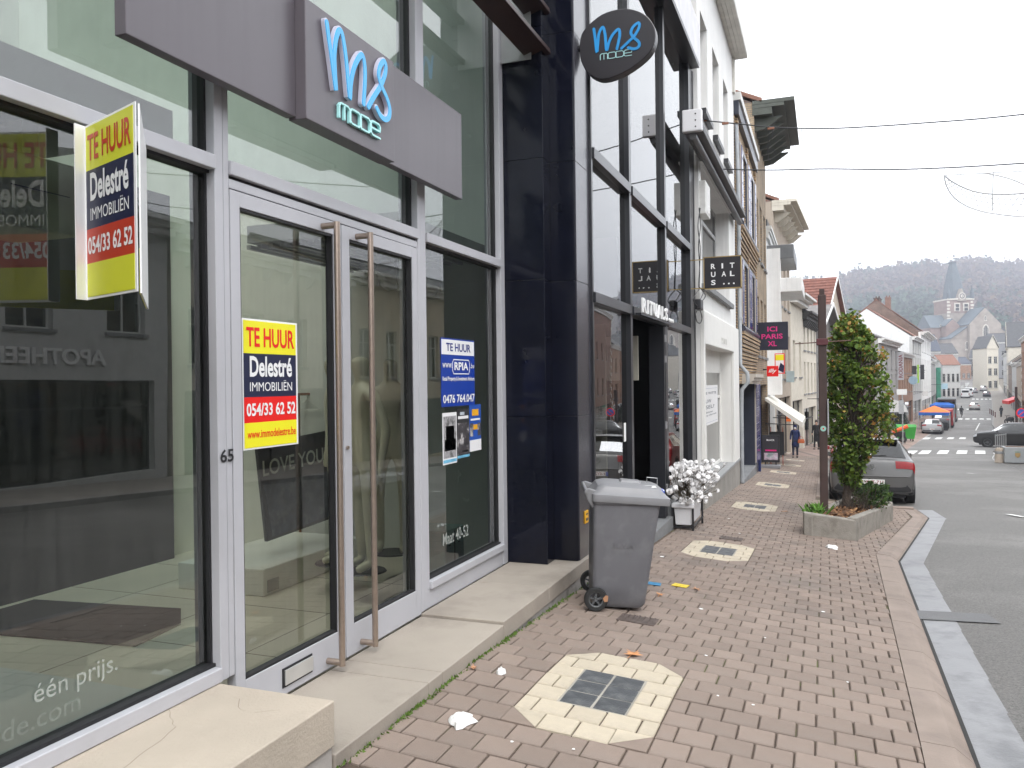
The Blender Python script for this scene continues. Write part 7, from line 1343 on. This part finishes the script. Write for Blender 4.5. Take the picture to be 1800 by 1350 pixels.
for x in (-.5, .5):
    for y in (-.35, .35): mb = MB(); mb.lathe([(0, -.03), (.1, -.03), (.1, .03), (0, .03)], (x, y, .1), 'x', 12); mb.build('wheel', M_tyre, t)
place(t, (q[0], q[1]+.5, zp(q[0], q[1]+.5)), .15)
t = thing('barrier_tape_board', 'orange warning board leaning on the sign post', 'barrier'); q = gp(1583, 779); mb = MB(); mb.tube([(-.55, 0, .85), (.5, 0, 1.3)], .14, 8); mb.build('board', mat('warn_orange', (.85, .12, .02), rough=.6), t); mb = MB(); mb.tube([(-.3, 0, 0), (-.3, 0, .95)], .03, 6).tube([(.3, 0, 0), (.3, 0, 1.2)], .03, 6).tube([(-.3, 0, .3), (.3, 0, .3)], .03, 6); mb.build('stand', M_blk, t); place(t, (q[0], q[1]-.2, zp(q[0], q[1]-.2)), 0)
t = thing('motor_scooter', 'dark scooter parked left of the green container', 'scooter'); q = gp(1572, 778)
for y in (-.6, .6): mb = MB(); mb.lathe([(.12, -.06), (.26, -.06), (.28, 0), (.26, .06), (.12, .06)], (0, y, .28), 'x', 18); mb.build('wheel', M_tyre, t)
mb = MB(); mb.loft([rrect(-.14, .14, -.75, -.1, .1, .45), rrect(-.18, .18, -.8, .1, .1, .65), rrect(-.14, .14, -.7, -.05, .1, .85)]); mb.build('seat', M_blkp, t); mb = MB(); mb.hexa([(-.2, .35, .2), (.2, .35, .2), (.16, .5, .2), (-.16, .5, .2), (-.22, .2, 1.0), (.22, .2, 1.0), (.18, .35, 1.0), (-.18, .35, 1.0)]).box(-.18, .18, -.4, .4, .2, .3); mb.build('fairing', M_blkp, t); mb = MB(); mb.tube([(-.3, .2, 1.1), (0, .28, 1.05), (.3, .2, 1.1)], .02, 6).tube([(0, .28, 1.05), (0, .6, .28)], .03, 6); mb.build('handlebar', M_blkp, t); place(t, (q[0], q[1], zp(q[0], q[1])), math.radians(80))
def conifer(name, label, p, h, r, n, m, seed, cat='tree'):
    t = thing(name, label, cat); rs2 = np.random.RandomState(seed); mb = MB()
    for i in range(n):
        f = rs2.rand()**.7; z = h*(1-f)*.93+h*.05; a = rs2.uniform(0, 6.28); rad = r*f*rs2.uniform(.5, 1.05); c = np.array([math.cos(a)*rad, math.sin(a)*rad, z]); o = np.array([math.cos(a), math.sin(a), -.5+rs2.normal(0, .3)])*h*.05; s_ = np.array([-math.sin(a), math.cos(a), 0])*h*.022; mb.poly([c-s_, c+s_, c+o+s_*.4, c+o-s_*.4])
    mb.build('crown', m, t, fix=False); mb = MB(); mb.tube([(0, 0, 0), (0, 0, h*.95)], [h*.02, .01], 7); mb.build('trunk', M_bk, t); return place(t, p, 0)
LM_d = leafmat('leaves_conifer', [(0, (.012, .026, .012)), (1, (.03, .055, .025))], tr=.1); q = gp(1601, 762); conifer('small_fir', 'small dark fir tree in front of the far shops', (q[0]-.6, q[1]+3, zp(q[0], q[1]+3)), 3.4, .95, 1500, LM_d, 5)
def tent(px, py, label, roofm, val, w=3.0, h=2.3):
    t = thing('market_tent', label, 'tent'); q = gp(px, py); mb = MB()
    for a, b in (((-w/2, -w/2), (w/2, -w/2)), ((w/2, -w/2), (w/2, w/2)), ((w/2, w/2), (-w/2, w/2)), ((-w/2, w/2), (-w/2, -w/2))): mb.poly([(a[0], a[1], h), (b[0], b[1], h), (0, 0, h+.7)])
    mb.build('roof', roofm, t, fix=False); mb = MB(); mb.box(-w/2-.02, w/2+.02, -w/2-.02, -w/2, h-.32, h).box(-w/2-.02, w/2+.02, w/2, w/2+.02, h-.32, h).box(-w/2-.02, -w/2, -w/2, w/2, h-.32, h).box(w/2, w/2+.02, -w/2, w/2, h-.32, h); mb.build('valance', val, t)
    for x in (-w/2, w/2):
        for y in (-w/2, w/2): mb = MB(); mb.box(x-.03, x+.03, y-.03, y+.03, -.1, h); mb.build('leg', M_gal, t)
    mb = MB(); mb.box(-w/2+.2, w/2-.2, -.5, .3, 0, .9); mb.build('counter', M_blk, t); return place(t, (q[0], q[1], zp(q[0], q[1])), math.radians(-9))
M_tb = mat('tent_blue', (.02, .13, .50), rough=.7); tent(1643, 756, 'blue market tent with an orange roof at the kerb', mat('tent_orange', (.72, .20, .04), rough=.7), M_tb, 3.0, 2.0); tent(1657, 741, 'plain blue market tent behind the orange roofed one', M_tb, M_tb, 3.0)
t = thing('shop_awning', 'white rounded awning left of the market tent', 'awning'); y0 = 92; mb = MB(); rg = []
for a in np.linspace(0, math.pi/2, 7): rg.append([(xl(y0)+1.7*math.sin(a), y0, zf(y0)+1.9+1.3*math.cos(a)), (xl(y0)+1.7*math.sin(a), y0+4.5, zf(y0)+1.9+1.3*math.cos(a))])
for a, b in zip(rg[:-1], rg[1:]): mb.quad(a[0], a[1], b[1], b[0])
mb.poly([r_[0] for r_ in rg]+[(xl(y0), y0, zf(y0)+1.9)]); mb.build('canvas', P_wh, t, fix=False); mb = MB(); mb.tube([(xl(y0)+.1, y0, zf(y0)+1.9), (xl(y0)+1.7, y0, zf(y0)+1.9)], .03, 6); mb.build('frame', M_gal, t); settle(t, (xl(y0), y0, zf(y0)))
# ============================================================ RIGHT ROW (far end in view, near end only in the windows' reflections)
def rrow(name, label, y0, y1, h, **kw):
    f = lambda y: xr(y)+3.2; w = math.hypot(y1-y0, f(y1)-f(y0)); kw.setdefault('d', 10); d = kw.pop('d'); wm = kw.pop('wm'); cols = kw.pop('cols', 3); rows = kw.pop('rows', (3.6, 6.6)); ww, wh = kw.pop('win', (1.1, 1.9)); sf = kw.pop('shopz', 2.8); dx = kw.pop('dx', 0)
    r = house(name, label, w, h, d, wm, grid_windows(w, cols, 1, ww, wh, z0s=[z for z in rows if z+wh < h-.3]), shop=(.5, w-.5, sf) if sf else None, **kw); setL(r, y0, y1, 'R', dx=dx); return r
lp_ = mat('letters_white_pharm', (.75, .75, .75)); 
for y0_, y1_, h_, m_, l_ in ((-24, -13.2, 9, B_red, 'unseen red brick house behind the viewer, mirrored in the polished pillar'), (-13, -1.9, 9.5, P_gy, 'unseen grey house just left of the empty shop, kept for its shade')):  # unseen houses continuing the row, added for shade and pillar reflections
    r = house('unseen_neighbour_house', l_, y1_-y0_, h_, 9, m_, grid_windows(y1_-y0_, 4, 1, 1.2, 2.0, z0s=(3.8, 6.6)), shop=(.5, y1_-y0_-.5, 2.8), rm=R_sl); place(r, (-2.3, y0_, zf(y0_)-.2), 0)
r = house('unseen_street_end_house', 'unseen pale house added behind the viewer to close the street in reflections', 34, 10, 10, P_be, grid_windows(34, 9, 1, 1.3, 2.1, z0s=(3.8, 7.0)), shop=(.5, 33, 2.8), rm=R_sl); place(r, (16, -38, zf(-38)-.5), math.pi/2)  # unseen house, added to darken what the pillar reflects
rrow('opposite_white_house', 'white house opposite the empty shop, seen mirrored in its glass', -22, -6, 7.2, wm=P_wh, cols=5, rm=R_sl)
rrow('opposite_brick_house', 'red brick house opposite, left of the pharmacy in the reflections', -5.8, 7, 6.9, wm=B_red, cols=4, rm=R_sl)
ph = rrow('pharmacy_house', 'pale grey pharmacy house opposite the empty shop, seen in its glass', 7.2, 19, 7.2, rh=2.0, wm=P_lb, cols=4, rows=(3.9,), win=(1.3, 2.0), rm=R_sl, cornice=.7, shopz=2.6)
text('pharmacy_letters', 'APOTHEEK', lp_, ph, (.02, 2.2, 3.0), YU, ZU, 3.4, .42, .04, .02)
rrow('opposite_cream_house', 'cream house with white cornice opposite, mirrored in the door glass', 19.2, 29, 7.4, rh=1.8, wm=P_cr, cols=4, rows=(3.6, 6.2), win=(1.1, 1.8), rm=R_sl, cornice=.6, brackets=8)
rrow('opposite_yellow_house', 'yellow brick house with banded windows opposite, mirrored in the right window', 29.2, 40, 8.2, rh=1.8, wm=brickmat('brick_yellow2', (.42, .33, .20), (.36, .28, .17), (.5, .45, .38), .21, .07, 'b'), cols=5, rows=(3.8, 6.9), win=(1.1, 2.1), rm=R_sl, cornice=.7)
rrow('opposite_corner_house', 'dark brick corner house before the side street on the right', 40.2, 57, 8.2, wm=B_dk, cols=7, rows=(3.2, 5.6), win=(.9, 2.0), rm=R_sl, chimneys=((3, .8, 1.6, P_be), (12, .8, 1.6, P_be)))
rrow('tall_quoined_house', 'tall brick house with pale corner stones at the right edge', 77, 101, 13.6, wm=B_red, cols=6, rows=(4, 8, 11.5), quoins=P_cr, rm=R_sl, d=12)
rrow('quoined_brick_house', 'red brick house with white corner stones and a slate clad side', 102, 122, 10.5, wm=B_or, cols=5, rows=(3.6, 7.0), quoins=P_wh, gm=mat('slate_clad', (.11, .11, .12), rough=.7), rm=R_sl, rh=4.5, d=11, chimneys=((18, .9, 2.5, P_be),))
rrow('beige_terrace_house', 'beige terrace house beyond the red awning at right', 122.4, 150, 8.0, wm=P_be, cols=6, rm=R_gy, rh=3); rrow('grey_terrace_house', 'grey terrace house farther down the right-hand row', 150.4, 180, 8.5, wm=P_lb, cols=6, rm=R_sl, rh=3.5); rrow('brown_terrace_house', 'brownish terrace house before the cream gable', 180.4, 214, 9.0, wm=brickmat('brick_taupe', (.28, .2, .15), (.24, .17, .13), (.25, .22, .2), .21, .07, 'b'), cols=6, rm=R_sl, rh=4)
rrow('cream_gabled_house', 'cream house with a steep pointed gable at the far end of the right row', 214.4, 232, 12.5, wm=P_cr, cols=3, rows=(4, 7.5), win=(1.8, 2.2), roof='gable', rh=6, rm=R_sl, d=14, cm=P_cr); rrow('far_slate_house', 'house with a large slate roof beside the cream gable', 233, 262, 11, wm=P_lb, cols=6, rm=R_sl, rh=6.5, d=14)
# houses seen across the bend, turned towards us
R_bl = mat('roof_bluegrey', (.05, .06, .085))
def turned(name, label, pxl, pxr, k, pye, pyb, pyr, wm, rm, rows=(3.2,), cols=3, roof='pitch', d=9, win=(1.1, 1.7), **kw):
    m_ = k/1440; w = (pxr-pxl)*m_*1.1; h = (pyb-pye)*m_; p_ = at(pxl, pyb, k); r = house(name, label, w, h, d, wm, grid_windows(w, cols, 1, min(win[0], w/cols*.6), win[1], z0s=[z for z in rows if z+win[1] < h-.2]), shop=None, roof=roof, rm=rm, rh=(pye-pyr)*m_, cornice=.2, over=.3, **kw); return place(r, p_, -math.pi/2+math.radians(29)-.25)
turned('turned_slate_house', 'house with a broad blue slate roof across the bend', 1622, 1650, 245, 618, 690, 588, P_gy, R_bl, (2.5, 6), 4); turned('turned_white_house', 'white house with reddish tiled roof where the street bends', 1656, 1684, 216, 642, 705, 624, P_lb, R_br, (1.2, 5.0), 4, win=(1.3, 2.2)); turned('turned_dark_house', 'dark roofed house stepping up towards the church', 1650, 1680, 268, 622, 690, 604, P_gy, R_sl, (3, 6.5), 4); turned('turned_brick_house', 'small brick house below the church front', 1682, 1704, 285, 640, 690, 628, B_or, R_bl, (2, 5), 3)
turned('turned_cream_house', 'cream house with a pointed gable before the slate roofs at right', 1736, 1753, 236, 612, 700, 590, P_cr, R_sl, (3, 6.6, 10), 2, roof='gable', win=(1.2, 2.0), cm=P_cr)
# dark houses closing the far end of the street
M_dkb = mat('far_stone', (.16, .165, .18), rough=.9, var=.2, scale=.5)
for i, (px, k, w, h, lbl, mm) in enumerate(((1704, 300, 9, 10, 'narrow grey house left of the group closing the street', M_dkb), (1713, 292, 8, 13, 'dark grey house in the middle of the group closing the street', mat('far_stone2', (.20, .20, .21), rough=.9)), (1722, 296, 9, 12, 'grey house with small balconies closing the street', M_dkb), (1733, 286, 11, 15, 'tall modern grey house at the right of the group closing the street', mat('far_stone3', (.24, .245, .26), rough=.9)))):
    r = house('end_of_street_house', lbl, w, h, 10, mm, grid_windows(w, 3, 1, 1.6, 2.0, z0s=[z for z in (3.5, 6.8, 10.0) if z+2 < h]), shop=(.6, w-.6, 2.6), rm=R_sl, rh=3.2, cornice=.3); p = at(px, 668, k); place(r, (p[0], p[1], p[2]-2), -math.pi/2-.25)
# ---- street furniture on the right
t = thing('brown_street_post', 'dark brown post on the right-hand pavement before the brick houses', 'post'); q = hitp(1787, 768, lambda x, y: zr(y)+.13); z0 = zr(q[1])+.13; mb = MB(); mb.box(q[0]-.09, q[0]+.09, q[1]-.09, q[1]+.09, z0, onY(1786, 680, q[1])[2]); mb.build('shaft', M_rust, t, bevel=.01); mb = MB(); z1 = onY(1786, 701, q[1])[2]; mb.box(q[0]-.13, q[0]+.13, q[1]-.13, q[1]+.13, z1-.1, z1+.1); mb.build('collar', M_rust, t); settle(t, (q[0], q[1], z0))
t = thing('no_parking_sign', 'round blue and red no parking sign at the right edge', 'sign'); Y = 80.; c = onY(1796, 726, Y); mb = MB(); mb.lathe([(0, -.02), (.42, -.02), (.42, .02), (0, .02)], c, 'y', 24); mb.build('red_disc', M_red, t); mb = MB(); mb.lathe([(0, -.026), (.32, -.026), (.32, 0), (0, 0)], c, 'y', 24); mb.build('blue_disc', mat('sign_blue', (.03, .09, .4)), t); mb = MB(); mb.obox(c+(-.30, -.034, -.25), (.56, 0, .52), (.05, 0, -.055), (0, .01, 0)); mb.build('red_bar', M_red, t); mb = MB(); mb.tube([(c[0], Y+.03, zr(Y)+.1), (c[0], Y+.03, c[2]+.4)], .04, 8); mb.build('post', M_gal, t); settle(t, (c[0], Y, zr(Y)))
for i, (px, py, lbl) in enumerate(((1740, 727, 'left'), (1743, 729, ''), (1746, 731, ''), (1749.5, 733.5, ''))):
    t = thing('kerb_bollard', ('first', 'second', 'third', 'nearest')[i]+' of the four red topped bollards along the right-hand kerb', 'bollard', 'bollards along the right-hand kerb'); q = hitp(px, py, lambda x, y: zr(y)+.13); z0 = zr(q[1])+.1; mb = MB(); mb.tube([(0, 0, 0), (0, 0, .9)], .07, 10); mb.build('shaft', mat('bollard_maroon', (.12, .03, .035), rough=.5), t); mb = MB(); mb.lathe([(0, .98), (.07, .95), (.075, .9), (0, .9)], n=10); mb.build('cap', P_wh, t); place(t, (q[0], q[1], z0))
t = thing('shop_canopy', 'small red shop canopy on the right-hand row', 'awning'); q = at(1772, 710, 128); xw = xr(q[1])+3.2; mb = MB(); mb.prism([(xw, q[1]-2.5, q[2]+1.1), (xw-1.6, q[1]-2.5, q[2]+.5), (xw-1.6, q[1]-2.5, q[2]), (xw, q[1]-2.5, q[2]+.9)], (0, 5, 0)); mb.build('canvas', M_red, t); settle(t, (xw, q[1], q[2]))
# barrier, stone bollard and planter at the right-hand corner
t = thing('steel_barrier', 'galvanised steel barrier standing end-on at the right-hand corner', 'barrier'); q = hitp(1747, 803, lambda x, y: zr(y)+.1); z0 = zr(q[1])+.05
for i in range(6): mb = MB(); mb.tube([(q[0]+.0+.13*i, q[1]-.5+.2*i, z0), (q[0]+.13*i, q[1]-.5+.2*i, z0+1.25)], .03, 6); mb.build('bar', M_gal, t)
for z in (.15, 1.2): mb = MB(); mb.tube([(q[0], q[1]-.5, z0+z), (q[0]+.65, q[1]+.5, z0+z)], .035, 6); mb.build('rail', M_gal, t)
settle(t, (q[0], q[1], z0))
t = thing('stone_bollard', 'squat pale stone bollard beside the steel barrier', 'bollard'); q = hitp(1757, 810, lambda x, y: zr(y)+.1); z0 = zr(q[1])+.03; mb = MB(); mb.lathe([(0, .72), (.14, .70), (.2, .6), (.2, .05), (.23, 0), (0, 0)], (q[0], q[1], z0), 'z', 16); mb.build('stone', P_be, t, smooth=40); mb = MB(); mb.lathe([(.205, .42), (.21, .45), (.21, .52), (.205, .55)], (q[0], q[1], z0), 'z', 16); mb.build('band', M_gal, t); settle(t, (q[0], q[1], z0))
t = thing('corner_planter', 'long grey planter box with a small crest at the right-hand corner', 'planter'); q = hitp(1766, 811, lambda x, y: zr(y)+.1); z0 = zr(q[1])+.03; mb = MB(); mb.box(q[0], q[0]+3.2, q[1], q[1]+.8, z0, z0+.75); mb.build('box', mat('planter_grey', (.40, .42, .43), rough=.7, var=.08), t, bevel=.02); c = np.array([q[0]+.55, q[1]-.004, z0+.38]); mb = MB(); mb.prism([c+(-.11, 0, .1), c+(.11, 0, .1), c+(.11, 0, -.03), c+(0, 0, -.14), c+(-.11, 0, -.03)], (0, -.006, 0)); mb.build('crest', mat('crest_gold', (.45, .30, .12)), t); mb = MB(); mb.box(c[0]-.12, c[0]+.12, c[1]-.006, c[1], c[2]+.14, c[2]+.17); mb.build('crest_line', mat('crest_green', (.15, .3, .15)), t); mb = MB(); mb.box(q[0]+.1, q[0]+3.1, q[1]+.1, q[1]+.7, z0+.7, z0+.76); mb.build('soil', M_bark, t); settle(t, (q[0], q[1], z0))
t = thing('parked_moped', 'dark moped parked on the right-hand pavement', 'moped'); q = hitp(1774, 746, lambda x, y: zr(y)+.13)
for y in (-.6, .6): mb = MB(); mb.lathe([(.2, -.05), (.3, -.05), (.32, 0), (.3, .05), (.2, .05)], (0, y, .32), 'x', 18); mb.build('wheel', M_tyre, t)
mb = MB(); mb.loft([rrect(-.14, .14, -.7, .3, .1, .4), rrect(-.18, .18, -.8, .25, .1, .7), rrect(-.1, .1, -.7, .0, .08, .9)]); mb.build('body', M_blkp, t); mb = MB(); mb.tube([(-.32, .35, 1.1), (0, .42, 1.05), (.32, .35, 1.1)], .02, 6).tube([(0, .42, 1.05), (0, .6, .32)], .03, 6); mb.build('handlebar', M_blkp, t); place(t, (q[0], q[1], zr(q[1])+.13), .4)
q = hitp(1796, 748, lambda x, y: zr(y)+.13); conifer('potted_conifer', 'dark conifer bush under the no parking sign', (q[0]+.8, q[1]+2, zr(q[1]+2)+.1), 2.6, .9, 1200, LM_d, 8, 'bush')
# ============================================================ CHURCH
K = 380.0; O = at(1694, 640, K); CH = thing('church', 'stone church with slate spire and clock below the wooded hill', 'church'); mpx = K/1440
uR = np.array([RT[0], RT[1], 0]); uR /= np.linalg.norm(uR); uF = np.array([-uR[1], uR[0], 0])
def cp(px, py, dk=0.0): return O+uR*(px-1694)*mpx+np.array([0, 0, (640-py)*mpx])+uF*dk
M_cst = mat('church_stone', (.30, .265, .235), rough=.9, var=.2, scale=.4, bump=.2, bscale=3); M_cbr = mat('church_brick', (.25, .185, .165), rough=.9, var=.15, scale=.5); M_cwh = mat('church_whitestone', (.58, .55, .50), rough=.9); M_csl = mat('church_slate', (.10, .125, .145), rough=.7, var=.12, scale=.5); M_louv = mat('belfry_dark', (.03, .035, .04), rough=.9)
def cbox(name, m, px0, px1, py0, py1, d0, d1, par=None):
    mb = MB(); a = cp(px0, py1, d0); mb.obox(a, uR*(px1-px0)*mpx, uF*(d1-d0), (0, 0, (py1-py0)*mpx)); return mb.build(name, m, par or CH)
tw = cbox('tower', M_cst, 1672.6, 1718.5, 526, 660, 3, 15); cbox('tower_upper', M_cbr, 1672.4, 1718.7, 526, 549, 2.8, 15.2)
for px in (1672.2, 1713.5): 
    for i in range(9): cbox('quoin', M_cwh, px-.4, px+(5.2 if i % 2 else 3.6), 528+i*6, 531.5+i*6, 2.6, 3.2)
cbox('parapet', M_cwh, 1671.5, 1719.5, 523.5, 526, 2.4, 15.6)
for px in (1689, 1704.5):
    f = cbox('belfry_window', M_cwh, px-5, px+5, 531.5, 546, 2.5, 2.9); cbox('louvre', M_louv, px-3, px+3, 533.5, 538.5, 2.3, 2.6, f); cbox('louvre', M_louv, px-3, px+3, 540, 545, 2.3, 2.6, f)
mb = MB(); rings = []
for py, hw in ((526, 15.8), (515, 14.6), (500, 12.8), (480, 9.4), (468, 6.8), (458, 4.8)): rings.append([tuple(cp(1696+sx*hw*(1 if abs(sx) else 1)-.6*(526-py)/70*2.5, py, 9+sy*hw*mpx)) for sx, sy in ((-1, -.6), (-.6, -1), (.6, -1), (1, -.6), (1, .6), (.6, 1), (-.6, 1), (-1, .6))])
mb.loft(rings); mb.build('spire', M_csl, CH); mb = MB(); mb.tube([cp(1693.8, 458, 9), cp(1693.8, 452, 9)], .12, 6); mb.build('finial', M_louv, CH)
cbox('spire_cap', M_csl, 1689, 1698.6, 455.5, 459, 7.6, 10.4)
mb = MB(); cc = cp(1697, 519.5, 2.2); mb.prism([cc+uR*(-4.2)*mpx*2-np.array([0, 0, 2.3]), cc+uR*4.2*mpx*2-np.array([0, 0, 2.3]), cc+np.array([0, 0, 3.6])], uF*3); mb.build('clock_gable', M_cst, CH)
def disc(name, m, c, r, par, off): mb = MB(); mb.prism([c+uR*r*math.cos(a)+np.array([0, 0, r*math.sin(a)])-uF*off for a in np.linspace(0, 2*math.pi, 25)[:-1]], -uF*.05); return mb.build(name, m, par)
ck = disc('clock_face', M_cwh, cc, 1.65, CH, .05); disc('clock_dial', M_louv, cc, 1.2, ck, .12); disc('clock_centre', M_cwh, cc, .8, ck, .18)
for a, l_ in ((.9, .75), (2.6, 1.0)): mb = MB(); d = uR*math.sin(a)+np.array([0, 0, math.cos(a)]); e = np.cross(d, uF); mb.obox(cc-uF*.26-e*.09, d*l_, e*.18, -uF*.03); mb.build('clock_hand', M_louv, ck)
for px in (1674.5, 1716.5): mb = MB(); b0 = cp(px, 524, 3.2); mb.lathe([(.9, 0), (.9, 3.0), (.7, 3.2), (0, 6.4)], b0, 'z', 8); mb.build('corner_turret', M_csl, CH)
def gablewall(name, m, px0, px1, pya, pye, pyb, d0, d1, rm, par=None):
    mb = MB(); P = [cp(px0, pyb, d0), cp(px1, pyb, d0), cp(px1, pye, d0), cp((px0+px1)/2, pya, d0), cp(px0, pye, d0)]; mb.prism(P, uF*(d1-d0)); mb.build(name, m, CH)
    mb = MB()
    for a, b in ((px0-1, (px0+px1)/2), (px1+1, (px0+px1)/2)): mb.prism([cp(a, pye+.8, d0+.6), cp(b, pya-.6, d0+.6), cp(b, pya-2.2, d0+.6), cp(a, pye-.8, d0+.6)], uF*(d1-d0))
    mb.build(name+'_roof', rm, CH)
gablewall('nave_front', M_cst, 1684, 1738, 545, 573, 665, -10, 3, M_csl); gablewall('choir', M_cbr, 1660, 1684, 562, 573, 650, -2, 8, M_csl)
cbox('aisle', M_cst, 1656, 1684, 596, 665, -8, 3); cbox('aisle', M_cst, 1738, 1756, 590, 665, -8, 3)
for a, b, top, low in ((1684, 1655, 577, 597), (1738, 1757, 577, 591)): mb = MB(); mb.prism([cp(a, top, -8.4), cp(b, low, -8.4), cp(b, low-1.6, -8.4), cp(a, top-1.6, -8.4)], uF*11.8); mb.build('aisle_roof', M_csl, CH); mb = MB(); mb.prism([cp(a, top, -8), cp(b, low, -8), cp(a, low+1, -8)], uF*10.9); mb.build('aisle_gable', M_cst, CH)

for a, b, e in ((1640, 1677, M_csl), (1716, 1752, M_csl)):
    mb = MB(); mb.prism([cp(a, 575, 2), cp(a, 551.5, 8), cp(a, 551.5, 9), cp(a, 575, 16)], uR*(b-a)*mpx); mb.build('transept_roof', e, CH); cbox('transept_wall', M_cbr, a+1.5, b-1, 575, 655, 2.6, 15)
def lancet(px, py0, py1, w, d, nm='window'):
    f = MB(); P = [cp(px-w/2, py1, d), cp(px+w/2, py1, d), cp(px+w/2, py0+w*.7, d), cp(px+w*.3, py0+w*.2, d), cp(px, py0, d), cp(px-w*.3, py0+w*.2, d), cp(px-w/2, py0+w*.7, d)]; f.prism(P, -uF*.15); o = f.build(nm, M_cwh, CH); g2 = MB(); c = np.mean(P, 0); g2.prism([c+(p_-c)*.74-uF*.16 for p_ in P], -uF*.06); g2.build('pane', M_louv, o)
    for s in (-.17, .17): m2 = MB(); m2.obox(cp(px+s*w-.3, py1-1, d)-uF*.24, uR*.16, -uF*.05, (0, 0, (py1-py0-4)*mpx)); m2.build('tracery', M_cwh, o)
lancet(1711.5, 572, 597, 11, -10); lancet(1711, 558, 567, 5, -10); lancet(1683, 601, 617, 6.5, -8.0); lancet(1658, 569, 574, 2.5, 2); lancet(1732, 565, 571, 3, 2)
settle(CH, O)
# ============================================================ WOODED HILL
SKY = [(1000, 530), (1300, 512), (1460, 500), (1500, 489), (1530, 482), (1560, 479), (1600, 474), (1635, 467), (1655, 476), (1690, 465), (1727, 462), (1760, 470), (1800, 471), (2000, 480), (2400, 500)]
def hillz(px, f): top = np.interp(px, [s_[0] for s_ in SKY], [s_[1] for s_ in SKY])+8; return 648+(top-648)*f
mb = MB(); PX = list(range(1000, 2401, 35)); FS = np.linspace(0, 1, 14)
def hillp(px, f, up=0): k = 470+560*f; p = at(px, hillz(px, f**.8), k); p[2] += up; return p
for f in FS:
    for px in PX: mb.v.append(tuple(hillp(px, f)))
nx = len(PX)
for j in range(len(FS)-1):
    for i in range(nx-1): mb.f.append((j*nx+i, j*nx+i+1, (j+1)*nx+i+1, (j+1)*nx+i))
hl = struct(mb.build('hill', mat('hill_earth', (.09, .075, .055), rough=.95, var=.3, scale=.05), fix=False, smooth=True))
def wood(name, n, prob, cols, label, hh, seed, size, per):
    rs2 = np.random.RandomState(seed); V, N_ = [], 0; cs, hs_ = [], []
    while len(cs) < n:
        px = rs2.uniform(1380, 1860); f = rs2.rand()**.9
        if rs2.rand() < prob(px, f): cs.append(hillp(px, f)); hs_.append(rs2.uniform(.7, 1.2)*hh)
    cs = np.array(cs); hs_ = np.array(hs_); d = rs2.normal(0, 1, (n, per, 3)); d /= np.linalg.norm(d, axis=2, keepdims=True); rad = rs2.rand(n, per, 1)**.4
    C = cs[:, None, :]+np.array([0, 0, 1.0])*hs_[:, None, None]*.62+d*rad*hs_[:, None, None]*np.array([.45, .45, .55]); u = rs2.normal(0, 1, (n, per, 3)); u /= np.linalg.norm(u, axis=2, keepdims=True); v = np.cross(u, rs2.normal(0, 1, (n, per, 3))); v /= np.linalg.norm(v, axis=2, keepdims=True); s = size*rs2.uniform(.5, 1.3, (n, per, 1))
    Q = np.stack([C-u*s, C-v*s*.7, C+u*s, C+v*s*.7], 2).reshape(-1, 3); me = bpy.data.meshes.new(name); m = len(Q)//4; me.vertices.add(len(Q)); me.vertices.foreach_set('co', Q.ravel()); me.loops.add(m*4); me.loops.foreach_set('vertex_index', np.arange(m*4)); me.polygons.add(m); me.polygons.foreach_set('loop_start', np.arange(0, m*4, 4)); me.update(); me.validate()
    o = link(name, me, leafmat('leaves_'+name, cols, rough=1.0, tr=.0, spec=0)); o['kind'] = 'stuff'; o['label'] = label; return o
ev = lambda px, f: 1.0 if (1500 < px < 1640 and f < .55) or (1738 < px < 1765 and f < .2) else .06
wood('bare_wood', 2900, lambda px, f: 1-.75*ev(px, f), [(0, (.06, .045, .04)), (.4, (.09, .062, .05)), (.7, (.12, .078, .055)), (.9, (.15, .095, .05)), (1, (.10, .10, .05))], 'brown autumn woodland covering the hill', 14, 21, 2.8, 26)
wood('evergreen_wood', 520, ev, [(0, (.02, .045, .03)), (.6, (.035, .07, .045)), (1, (.06, .10, .06))], 'dark evergreen trees on the lower hillside', 18, 22, 2.6, 30)
for px, f, m, lbl in ((1517, .36, P_wh, 'white house among the trees on the hillside'), (1525, .30, B_or, 'red roofed house among the trees on the hillside')):
    r = house('hillside_house', lbl, 12, 6, 10, m, grid_windows(12, 3, 1, 1.5, 1.6, z0s=(3.2,)), rm=R_red if m == B_or else R_sl, rh=4, shop=None, cornice=.3); p_ = hillp(px, f, 5); place(r, p_, -math.pi/2)
# radio mast on the hill
t = thing('radio_mast', 'thin white radio mast on top of the hill', 'mast'); p_ = hillp(1784, .97); mb = MB(); mb.tube([(0, 0, 0), (0, 0, 34)], [.5, .2], 6); mb.build('mast', P_wh, t); mb = MB(); mb.lathe([(0, 27), (1.2, 27), (1.2, 31), (0, 31)], n=8); mb.build('antennas', P_wh, t); place(t, p_)
# ============================================================ AUTUMN HAZE
mb = MB(); mb.box(-760, 1400, -160, 1420, -9.5, 175); hz = mb.mesh('haze'); hm = bpy.data.materials.new('haze_volume'); hm.use_nodes = True; n_ = hm.node_tree.nodes; n_.remove(n_['Principled BSDF']); pv = n_.new('ShaderNodeVolumePrincipled'); pv.inputs['Color'].default_value = (.70, .725, .82, 1); pv.inputs['Density'].default_value = .00078; pv.inputs['Anisotropy'].default_value = .0; hm.node_tree.links.new(pv.outputs[0], n_['Material Output'].inputs['Volume'])
ho = link('haze', hz, hm); ho['kind'] = 'stuff'; ho['label'] = 'pale autumn haze in the air over the street'
